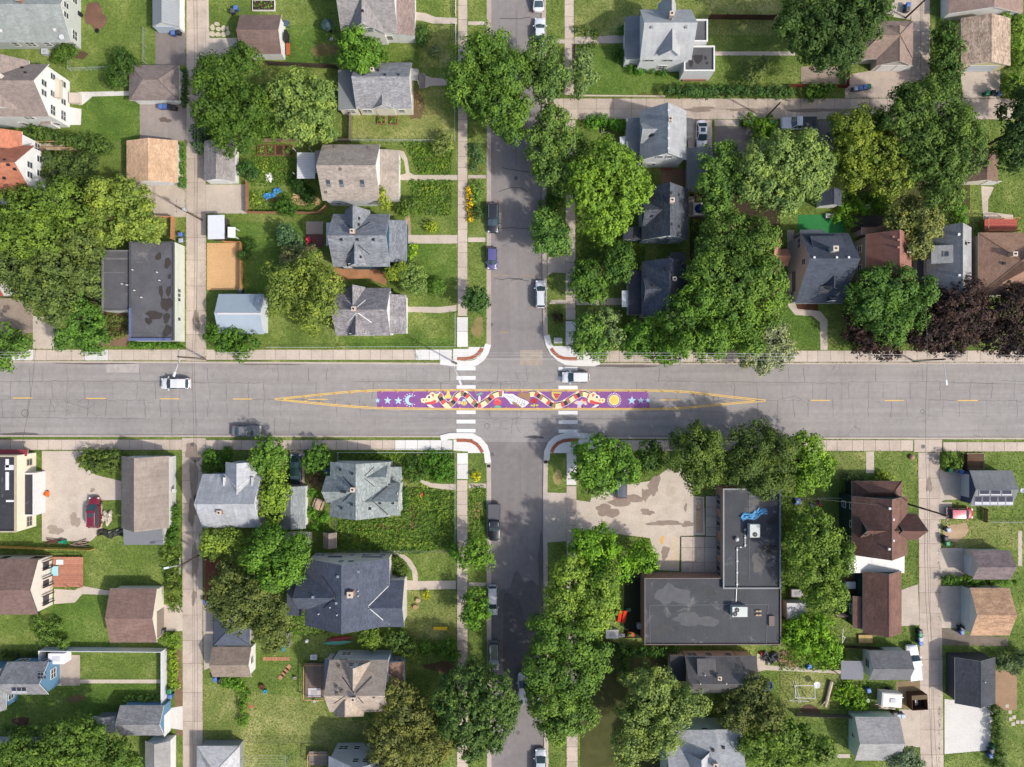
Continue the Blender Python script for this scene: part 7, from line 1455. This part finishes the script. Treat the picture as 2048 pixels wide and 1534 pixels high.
for i, w_ in enumerate(('first', 'second', 'third', 'fourth')): bed('%s raised bed counted from the grey garage in the row of four' % w_, 516 + i * 18, 291, 532 + i * 18, 312, plants=i != 2)
bed('raised vegetable bed nearer the catalpa below the cream house', 755, 234, 771, 249); bed('raised vegetable bed nearer the pavement below the cream house', 780, 234, 796, 250); bed('white framed raised bed with dark soil by the alley', 506, 2, 551, 23, (236, 232, 228), (74, 62, 54)); bed('stone edged planter bed behind the brown house wing', 1715, 1268, 1745, 1286, (132, 104, 84), (206, 178, 120), .3, False); bed('small timber planter near the linden', 1202, 254, 1226, 266, (150, 144, 138), (78, 92, 48)); bed('mulched garden frame beside the corner alley', 1932, 906, 1966, 938, (168, 150, 130), (110, 88, 68), .3, False)
def boxy(name, label, cat, parts):
    """parts: (part name, x0,y0,x1,y1 px, z0,z1, material)"""
    t = thing(name, label, cat, P(parts[0][1] / 2 + parts[0][3] / 2, parts[0][2] / 2 + parts[0][4] / 2))
    for nm, x0, y0, x1, y1, z0, z1, mt in parts: ob(nm, bv(wx(x0), wy(y1), z0, wx(x1), wy(y0), z1), BOXF, mt, t)
    return t
def table(label, x0, y0, x1, y1, rgb, h=.74, name='garden_table'):
    mt = plain(rgb); return boxy(name, label, 'table', [('table_top', x0, y0, x1, y1, h - .05, h, mt)] + [('leg', x, y, x + .8, y + .8, 0, h - .051, mt) for x in (x0 + .6, x1 - 1.4) for y in (y0 + .6, y1 - 1.4)])
def turned(t, deg): t.rotation_euler = (0, 0, math.radians(deg)); return t
mt = wood((196, 168, 148)); turned(boxy('picnic_table', 'weathered picnic table in the weedy back yard', 'picnic table', [('table_top', 633, 996, 644, 1018, .68, .74, mt), ('bench', 628, 997, 631.5, 1017, .4, .46, mt), ('bench', 645.5, 997, 649, 1017, .4, .46, mt), ('frame', 630, 1000, 647, 1001.5, 0, .4, mt), ('frame', 630, 1013, 647, 1014.5, 0, .4, mt), ('post', 636, 1000, 641, 1001.4, .41, .679, mt), ('post', 636, 1013, 641, 1014.4, .41, .679, mt)]), -20)
yb = plain((244, 206, 40)); boxy('garden_bench', 'bright yellow garden bench on the dry front lawn', 'bench', [('seat', 868, 1253, 895, 1258, .42, .47, yb), ('backrest', 868, 1251, 895, 1252.4, .5, .9, yb), ('leg', 868.5, 1252, 870, 1258, 0, .419, yb), ('leg', 893, 1252, 894.5, 1258, 0, .419, yb), ('arm', 868, 1252.5, 869.4, 1258, .62, .68, yb), ('arm', 893.6, 1252.5, 895, 1258, .62, .68, yb)])
def canoe(label, px, py, L, W, rgb, rz):
    t = thing('canoe', label, 'canoe', at(px, py, .35), rz); n = 13; sec = []
    for i in range(n):
        u = i / (n - 1) * 2 - 1; k = max(.02, (1 - abs(u) ** 2.2)); z = .12 * abs(u) ** 3
        sec.append([(u * L / 2, -W / 2 * k, z), (u * L / 2, -W * .36 * k, z + .28 * k), (u * L / 2, 0, z + .38 * k), (u * L / 2, W * .36 * k, z + .28 * k), (u * L / 2, W / 2 * k, z)])
    o = loft(sec).loc('hull', plain(rgb, .35, .5), t); smoothme(o.data)
    for x in (-L * .25, L * .25): MB().box(x - .05, -W / 2 - .1, -.35, x + .05, -W / 2, 0).box(x - .05, W / 2, -.35, x + .05, W / 2 + .1, 0).box(x - .05, -W / 2 - .1, -.08, x + .05, W / 2 + .1, -.01).loc('trestle', wood((120, 84, 62)), t)
canoe('upturned green canoe on trestles below navy roofed house', 677, 1283, 4.7, .85, (96, 170, 140), .06); canoe('upturned red canoe behind the green one', 681, 1276, 4.6, .75, (136, 48, 50), .1)
canoe('pink upturned paddle boat beside the brown roofed wing', 1682, 1229, 2.4, .7, (226, 160, 160), -.1)
# umbrellas, tubs, dishes
def umbrella(label, px, py, R_, rgb, h=2.2):
    p = at(px, py, 0); t = thing('parasol', label, 'parasol', p); MB().tube(p, p + Vector((0, 0, h)), .03).obj('pole', STEEL, t); n = 8
    V = [p + Vector((0, 0, h + .35))] + [p + Vector((R_ * math.cos(2 * math.pi * i / n), R_ * math.sin(2 * math.pi * i / n), h - .15)) for i in range(n)]
    ob('canopy', V, [(0, i + 1, (i + 1) % n + 1) for i in range(n)], plain(rgb), t); MB().lathe(p, [(.28, 0), (.28, .08), (.06, .12)], 12).obj('foot', DARK, t)
umbrella('dark green closed weave parasol on the back lawn', 661, 62, 1.0, (62, 84, 84)); 
tg = at(664, 82); boxy('garden_chair', 'pale garden chair beside the dark parasol', 'chair', [('seat', 661, 78, 667, 84, .4, .45, plain((196, 196, 190))), ('backrest', 661, 84, 667, 85, .46, .85, plain((196, 196, 190)))] + [('leg', x, y, x + .6, y + .6, 0, .399, plain((196, 196, 190))) for x in (661.2, 666.2) for y in (78.2, 83.2)])
def lathe_thing(name, label, cat, px, py, prof, rgb, part=None, n=16, z=.02):
    p = at(px, py, z); t = thing(name, label, cat, p); MB().lathe(p, prof, n).obj(part or 'body', plain(rgb), t); return t, p
t, p = lathe_thing('hot_tub', 'square hot tub with dark blue water on the deck', 'hot tub', 1396, 420, [(.02, 0), (.02, .02)], (180, 174, 168)); ob('shell', bv(p.x - .95, p.y - 1., 0, p.x + .95, p.y + 1., .8), BOXF, plain((196, 196, 194)), t); MB().lathe((p.x, p.y, .801), [(.78, 0), (.78, .02)], 8).obj('water', glass((38, 58, 104)), t)
for lb, px, py, rr, rgb in (('white satellite dish on the swing frame corner', 1628, 1364, .55, (232, 234, 236)), ('white round fountain bowl behind the charcoal deck', 1729, 417, .4, (222, 222, 218)), ('grey satellite dish beside the solar garage', 2035, 979, .4, (190, 192, 196))):
    t, p = lathe_thing('dish', lb, 'dish', px, py, [(.05, 0), (.05, .9), (.08, .95), (rr, 1.1), (rr * .97, 1.14), (.1, 1.02)], rgb, 'bowl')
for lb, px, py, rgb, rr in (('blue plastic tub by the dry lawn shrub', 532, 1381, (60, 156, 190), .32), ('rusty fire pit on the dry lawn', 525, 1372, (104, 60, 48), .42), ('black tyre lying beside the dirt bed', 195, 62, (34, 34, 36), .36), ('round grey barbecue lid by the canoes', 616, 1279, (214, 216, 216), .32), ('boulder sized round planter at the parking lot hedge', 183, 945, (206, 196, 180), .5), ('round brown boulder on the corner lawn', 1822, 914, (168, 134, 112), .45), ('small blue bucket beside the young maple', 1209, 486, (40, 150, 210), .28), ('green plant pot in the mulch yard', 594, 424, (80, 160, 110), .25), ('terracotta fire bowl beside the red chair', 627, 492, (120, 112, 108), .3), ('dark water barrel at the pale grey house', 163, 31, (40, 42, 46), .34), ('white bucket by the slate blue house deck', 630, 1401, (226, 220, 218), .2), ('tan tree stump in the garden by navy house', 831, 1213, (176, 146, 112), .38), ('paler tree stump behind the first by navy house', 836, 1200, (196, 168, 134), .36), ('white stone bowl behind the white trailer', 1733, 1399, (232, 232, 226), .28), ('metal bird bath beside the tan garage', 591, 1354, (170, 170, 160), .25)):
    kind = [k for k in ('tub', 'fire pit', 'tyre', 'barbecue', 'planter', 'boulder', 'bucket', 'pot', 'fire bowl', 'barrel', 'stump', 'stone bowl', 'bird bath') if k in lb][0]
    prof = [(rr * .8, 0), (rr, .25), (rr * .96, .45), (rr * .6, .47), (rr * .55, .36)]
    if kind == 'boulder': prof = [(rr * .9, 0), (rr, .15), (rr * .85, .38), (rr * .45, .52), (.05, .56)]
    if kind == 'stump': prof = [(rr * 1.2, 0), (rr, .15), (rr * .97, .42), (rr * .9, .44)]
    if kind == 'barrel': prof = [(rr * .85, 0), (rr, .4), (rr * .88, .85), (rr * .8, .87)]
    if kind == 'tyre': prof = [(rr * .8, 0), (rr, .08), (rr, .16), (rr * .85, .24), (rr * .55, .22), (rr * .5, .08)]
    if kind == 'barbecue': prof = [(rr * .5, 0), (rr * .5, .5), (rr, .62), (rr, .75), (rr * .6, .95), (.04, 1.0)]
    lathe_thing(kind.replace(' ', '_'), lb, kind, px, py, prof, rgb)
# air conditioners, boxes, stores
for lb, px, py, w_, d_, h_, rgb in (('white air conditioner beside the pale grey house', 95, 107, 12, 10, .8, (196, 202, 208)), ('white patio canopy box beside the blue house', 127, 1309, 31, 20, 1.8, (240, 240, 246)), ('white storage chest in the playground', 1223, 1265, 24, 16, .8, (236, 232, 226)), ('grey meter box by the brick building', 1277, 1249, 8, 9, 1.0, (190, 192, 194)), ('white garden chest on the grey timber deck', 631, 1381, 24, 16, .7, (214, 206, 204)), ('pale cold frame beside the timber deck', 629, 1312, 12, 9, .6, (222, 218, 220)), ('white utility cabinet at the hot tub', 1414, 432, 7, 7, .8, (224, 226, 226)), ('white flat roofed lean to beside the brick building', 1582, 1214, 36, 31, 2.1, (214, 214, 210)), ('grey utility box by the playground gate', 1590, 1183, 22, 14, 1.0, (176, 172, 170)), ('grey chest in the trees near the canoes', 575, 1274, 18, 26, 1.4, (140, 142, 132)), ('white box bench on the green turf edge', 1658, 433, 17, 8, .5, (214, 216, 212))):
    mt = plain(rgb); kind = [k for k in ('air conditioner', 'canopy', 'chest', 'meter box', 'cold frame', 'cabinet', 'lean to', 'utility box', 'bench') if k in lb][0]; boxy(kind.replace(' ', '_'), lb, kind, [('body', px - w_ / 2, py - d_ / 2, px + w_ / 2, py + d_ / 2, 0, h_ - .06, mt), ('lid', px - w_ / 2 - .5, py - d_ / 2 - .5, px + w_ / 2 + .5, py + d_ / 2 + .5, h_ - .059, h_, mt), ('vent', px - w_ / 4, py - d_ / 4, px + w_ / 4, py + d_ / 4, h_ + .001, h_ + .03, plain(tuple(int(c * .88) for c in rgb)))])
table('white table on the brown patio by dark green house', 1688, 1161, 1707, 1175, (240, 240, 238)); table('white patio table behind the large white house', 128, 226, 138, 234, (210, 206, 196)); table('turquoise topped table on the red deck', 109, 1130, 122, 1149, (170, 220, 224)); table('white laundry table on the red deck', 118, 1117, 132, 1127, (240, 240, 238)); table('orange picnic bench by the brown garage', 574, 89, 582, 112, (176, 98, 64), .5)
table('black grill table beside brown garage', 569, 46, 580, 58, (84, 100, 120), .9); table('second black grill beside brown garage', 568, 64, 577, 80, (44, 46, 48), .8)
# tarps: crumpled sheets
def tarp(label, px, py, w_, d_, rot, rgb, z, seed, name='tarp', h=.35):
    r2 = random.Random(seed); n, k = 12, 7; V = []; F = []; p = P(px, py, z)
    ca, sa = math.cos(rot), math.sin(rot)
    for i in range(n):
        for j in range(k):
            u = (i / (n - 1) - .5) * w_ * r2.uniform(.93, 1.05); v = (j / (k - 1) - .5) * d_ * r2.uniform(.85, 1.1) * (1 - .5 * abs(i / (n - 1) - .5)) + .15 * d_ * math.sin(i * .9)
            V.append((p.x + u * ca - v * sa, p.y + u * sa + v * ca, z + .03 + r2.uniform(0, h) * (1 if 0 < j < k - 1 else .2)))
    for i in range(n - 1):
        for j in range(k - 1): F.append((i * k + j, (i + 1) * k + j, (i + 1) * k + j + 1, i * k + j + 1))
    return tag(ob(name, V, F, plain(rgb, .4, .5)), label, 'tarp')
tarp('crumpled blue tarp on the black flat roof', 1508, 1029, 4.2, 1.3, .3, (104, 172, 218), 3.73, 1); tarp('torn bright blue tarp over the mulch heap', 546, 388, 2.9, 1.1, .5, (74, 150, 208), .05, 2, h=.6); tarp('blue play tarp under the ash tree', 1622, 1032, 1.3, 1.1, 0, (70, 150, 200), .05, 3); tarp('grey covered grill heap beside the bungalow', 1540, 1315, 2.6, 1.9, 0, (84, 86, 90), .1, 4, h=.7); tarp('white cloth heap in the cluttered back yard', 539, 355, 1.0, 1.5, .3, (236, 232, 226), .05, 5, h=.4); tarp('blue work tarp heap near the bungalow garden', 1535, 1372, 1.6, 1.8, .3, (70, 96, 150), .05, 7, h=.4); tarp('brush pile of grey cloth beside the red station wagon', 216, 1035, 1.6, 2.2, 0, (206, 194, 176), .05, 8, h=.6); tarp('dark leaf cover over the pale shed junk', 222, 1066, 4.2, 1.4, 0, (58, 60, 48), .05, 9, h=.4)
# toys and play equipment
def toy(label, px, py, w_, d_, h_, rgb, rgb2, rz=0.):
    t = thing('play_set', label, 'toy', at(px, py), rz)
    MB().box(-w_ / 2, -d_ / 2, 0, w_ / 2, d_ / 2, h_ * .5).loc('base', plain(rgb, .4), t); loft([[(-w_ / 2, -d_ * .3, h_ * .5), (w_ * .1, -d_ * .3, h_ * .5), (w_ * .1, d_ * .3, h_ * .5), (-w_ / 2, d_ * .3, h_ * .5)], [(-w_ * .4, -d_ * .22, h_), (0, -d_ * .22, h_), (0, d_ * .22, h_), (-w_ * .4, d_ * .22, h_)]]).loc('seat', plain(rgb2, .4), t)
    for s in (-1, 1): MB().tube((w_ * .3, s * d_ * .5, h_ * .25), (w_ * .3, s * (d_ * .5 + .08), h_ * .25), h_ * .25, n=10).loc('wheel', DARK, t)
for a in (('blue and red toy castle beside the brick building', 1593, 1002, .9, .9, .9, (40, 80, 170), (120, 150, 160), 0), ('blue ride on toy on the shady lawn', 1622, 1010, .8, .5, .5, (40, 70, 160), (214, 160, 110), -.6), ('red ride on toy on the shady lawn', 1638, 1006, .9, .5, .5, (190, 40, 50), (40, 60, 150), -.9), ('green tricycle in the playground', 1256, 1219, .8, .5, .5, (40, 140, 100), (50, 160, 120), .2), ('orange toy kitchen in the playground', 1261, 1267, 1.1, .7, .8, (214, 110, 50), (120, 150, 70), 0), ('white toy heap in the playground', 1243, 1270, 1., .5, .4, (226, 220, 220), (180, 180, 186), 0), ('teal push toy beside the canoe trees', 567, 1297, .5, .9, .5, (50, 160, 160), (60, 140, 170), 0), ('blue toy wagon on the slab path', 1617, 1332, .8, .6, .5, (50, 120, 200), (60, 140, 210), .3), ('red garden chair on the brown patio', 618, 480, .7, .9, .8, (226, 64, 84), (230, 80, 96), .4), ('orange lawn mower by the cream shop', 93, 987, 1., .8, .6, (226, 116, 50), (200, 90, 40), 0), ('green mower at the plank fence', 127, 1083, 1.2, .7, .6, (40, 130, 96), (50, 150, 110), 0), ('red flowerpot cart by the bungalow', 1523, 1306, .5, .5, .5, (226, 66, 60), (200, 50, 50), 0), ('blue plastic slide beside the brown wing', 1702, 1206, .9, 1.6, 1.2, (36, 70, 190), (40, 80, 200), 0), ('red play car in the weedy yard', 843, 990, .5, .7, .4, (206, 96, 70), (220, 110, 80), 0)): toy(*a)
t = thing('slide', 'orange red double slide in the playground', 'slide', at(1243, 1230), 1.5)
for s in (-1, 1):
    MB().add([(-1.1, s * .36 - .26, .15), (1.1, s * .36 - .26, 1.3), (1.1, s * .36 + .26, 1.3), (-1.1, s * .36 + .26, .15), (-1.1, s * .36 - .26, .08), (1.1, s * .36 - .26, 1.22), (1.1, s * .36 + .26, 1.22), (-1.1, s * .36 + .26, .08)], BOXF).loc('chute', plain((240, 70, 44), .35), t)
    MB().tube((1.05, s * .6, 0), (1.05, s * .6, 1.25), .05).loc('leg', plain((214, 60, 40)), t)
def frame(name, label, cat, segs, rgb, rr=.05):
    t = thing(name, label, cat, P(*segs[0][0][:2]))
    for (a, b_) in segs: MB().tube(P(a[0], a[1]) + Vector((0, 0, a[2])), P(b_[0], b_[1]) + Vector((0, 0, b_[2])), rr).obj('bar', plain(rgb), t)
frame('swing_frame', 'white tubular swing frame on the small lawn', 'swing', [((1581, 1361, 1.9), (1619, 1361, 1.9)), ((1581, 1385, 1.9), (1620, 1386, 1.9)), ((1579, 1401, .05), (1617, 1402, .05)), ((1581, 1361, 1.9), (1581, 1361, 0)), ((1619, 1361, 1.9), (1619, 1361, 0)), ((1581, 1385, 1.9), (1579, 1401, 0)), ((1620, 1386, 1.9), (1617, 1402, 0)), ((1581, 1361, 1.9), (1581, 1385, 1.9)), ((1619, 1361, 1.9), (1620, 1386, 1.9)), ((1581, 1385, 1.9), (1581, 1385, 0)), ((1620, 1386, 1.9), (1620, 1386, 0))], (236, 236, 232))
frame('swing_frame', 'white A shaped swing frame behind the dark green house', 'swing', [((1678, 1252, 1.4), (1676, 1280, 1.4)), ((1677, 1266, 1.4), (1690, 1275, 0)), ((1676, 1280, 1.4), (1690, 1275, 0)), ((1678, 1252, 1.4), (1672, 1252, 0)), ((1676, 1280, 1.4), (1670, 1280, 0))], (232, 234, 230))
t = thing('clothes_line', 'grey clothes line with two posts on the dry lawn', 'clothes line', P(488, 1510))
for x in (487, 579):
    MB().tube(P(x, 1512), P(x, 1512) + Vector((0, 0, 1.9)), .05).obj('post', STEEL, t); MB().tube(P(x, 1498) + Vector((0, 0, 1.9)), P(x, 1530) + Vector((0, 0, 1.9)), .04).obj('crossbar', STEEL, t)
for y in range(1499, 1531, 5): MB().tube(P(487, y) + Vector((0, 0, 1.9)), P(579, y) + Vector((0, 0, 1.9)), .012, n=4).obj('line', plain((214, 214, 206)), t)
# trailer, dumpster, log, junk
t = thing('trailer', 'small white box trailer on bare ground', 'trailer', P(1772, 1390), -.07)
loft([[(-1.7, -1.1, .5), (1.5, -1.1, .5), (1.5, 1.1, .5), (-1.7, 1.1, .5)], [(-1.7, -1.1, 1.9), (1.5, -1.1, 1.9), (1.5, 1.1, 1.9), (-1.7, 1.1, 1.9)], [(-1.5, -.95, 2.0), (1.3, -.95, 2.0), (1.3, .95, 2.0), (-1.5, .95, 2.0)]]).loc('box', plain((236, 230, 222)), t)
for s in (-1, 1): MB().tube((0, s * 1.1, .33), (0, s * 1.28, .33), .33, n=14).loc('wheel', TYRE, t)
MB().box(1.5, -.06, .45, 2.6, .06, .55).loc('drawbar', STEEL, t); MB().box(-.4, -.3, 2.001, .4, .3, 2.12).loc('roof_hatch', plain((200, 200, 200)), t); MB().box(1.501, .3, .8, 1.7, .9, 1.5).loc('locker', plain((220, 220, 216)), t)
t = thing('dumpster', 'rusty brown open topped dumpster at the alley', 'dumpster', P(1829, 1397), .06); rm = soil((92, 66, 54), .15)
m = MB(); a, c, h_ = 1.25, 1.2, 1.5
for q in ((-a, -c, 0, a, -c + .08, h_), (-a, c - .08, 0, a, c, h_), (-a, -c + .08, 0, -a + .08, c - .08, h_), (a - .08, -c + .08, 0, a, c - .08, h_), (-a + .08, -c + .08, .02, a - .08, c - .08, .12)): m.box(*q)
m.loc('shell', rm, t); MB().box(-.15, -1., .13, .05, 1., .4).box(.2, -.9, .13, .35, .9, .3).loc('scrap_boards', plain((196, 190, 184)), t); MB().box(-a, .5, h_ + .001, a, c, h_ + .06).loc('half_lid', soil((120, 104, 82), .15), t)
t = thing('log', 'pale driftwood log lying in the garden', 'log', at(1655, 1386, .02), 1.33); o = loft([[(x, r_ * math.cos(a), .32 + r_ * math.sin(a)) for a in [i * .785 for i in range(8)]] for x, r_ in ((-2.1, .18), (-1, .28), (.4, .3), (1.8, .32), (2.1, .27))]).loc('trunk', wood((196, 178, 158)), t); MB().tube((-1.2, .2, .35), (-2.2, .75, .4), .12, .04).loc('branch', wood((206, 190, 170)), t)
t = thing('ladder', 'metal ladder leaning through the swing frame', 'ladder', at(1592, 1385), 0)
MB().tube((-.5, 1.9, .05), (.35, -1.6, .3), .03).tube((-.2, 1.95, .05), (.65, -1.55, .3), .03).loc('rail', STEEL, t); m = MB()
for i in range(9): u = (i + .5) / 9; m.tube((-.5 + .85 * u, 1.9 - 3.5 * u, .06 + .25 * u), (-.2 + .85 * u, 1.95 - 3.5 * u, .06 + .25 * u), .02)
m.loc('rung', STEEL, t)
tag(MB().obox(at(1116, 681, .03), 1.35, .9, .14).obj('utility_cover', concrete((196, 196, 190), .05)), 'flat grey concrete utility cover on the corner boulevard', 'utility cover')
for lb, px, py, c1 in (('first pile of timber offcuts along the yard fence', 600, 392, (214, 176, 134)), ('second pile of timber offcuts nearer the tan roofed house', 622, 404, (206, 164, 120)), ('stack of metal pipes at the parking lot fence', 160, 1086, (150, 130, 116)), ('heap of planks at the plank fence end', 110, 1082, (110, 76, 66)), ('stack of boards beside the white trailer', 1768, 1411, (226, 206, 190))):
    t = thing('board_pile', lb, 'boards', at(px, py)); r2 = random.Random(px)
    for i in range(9): MB().obox((base(t).x + r2.uniform(-.5, .5), base(t).y + r2.uniform(-.35, .35), .02 + .045 * i), r2.uniform(1.4, 2.8), .16, .04, r2.uniform(-.35, .35)).obj('board', wood(c1), t)
for lb, x0, y0, x1, y1, n, rgb in (('brick stepping path behind the tan roofed garage', 526, 1314, 580, 1321, 9, (196, 140, 108)), ('small brick path in the dry lawn', 475, 1410, 508, 1416, 5, (190, 122, 92))):
    t = thing('brick_path', lb, 'path', P((x0 + x1) / 2, (y0 + y1) / 2))
    for i in range(n): sheet('paver', rect(x0 + (x1 - x0) * i / n + .4, y0, x0 + (x1 - x0) * (i + 1) / n - .4, y1), .05, concrete(rgb), t, .04)
t = thing('brick_path', 'diagonal plank path on the dry lawn by timber deck', 'path', P(570, 1345))
for i in range(4):
    q = P(562 + 5 * i, 1354 - 6.5 * i); MB().obox((q.x, q.y, .02), .9, .62, .04, .9).obj('paver', concrete((190, 140, 110)), t)
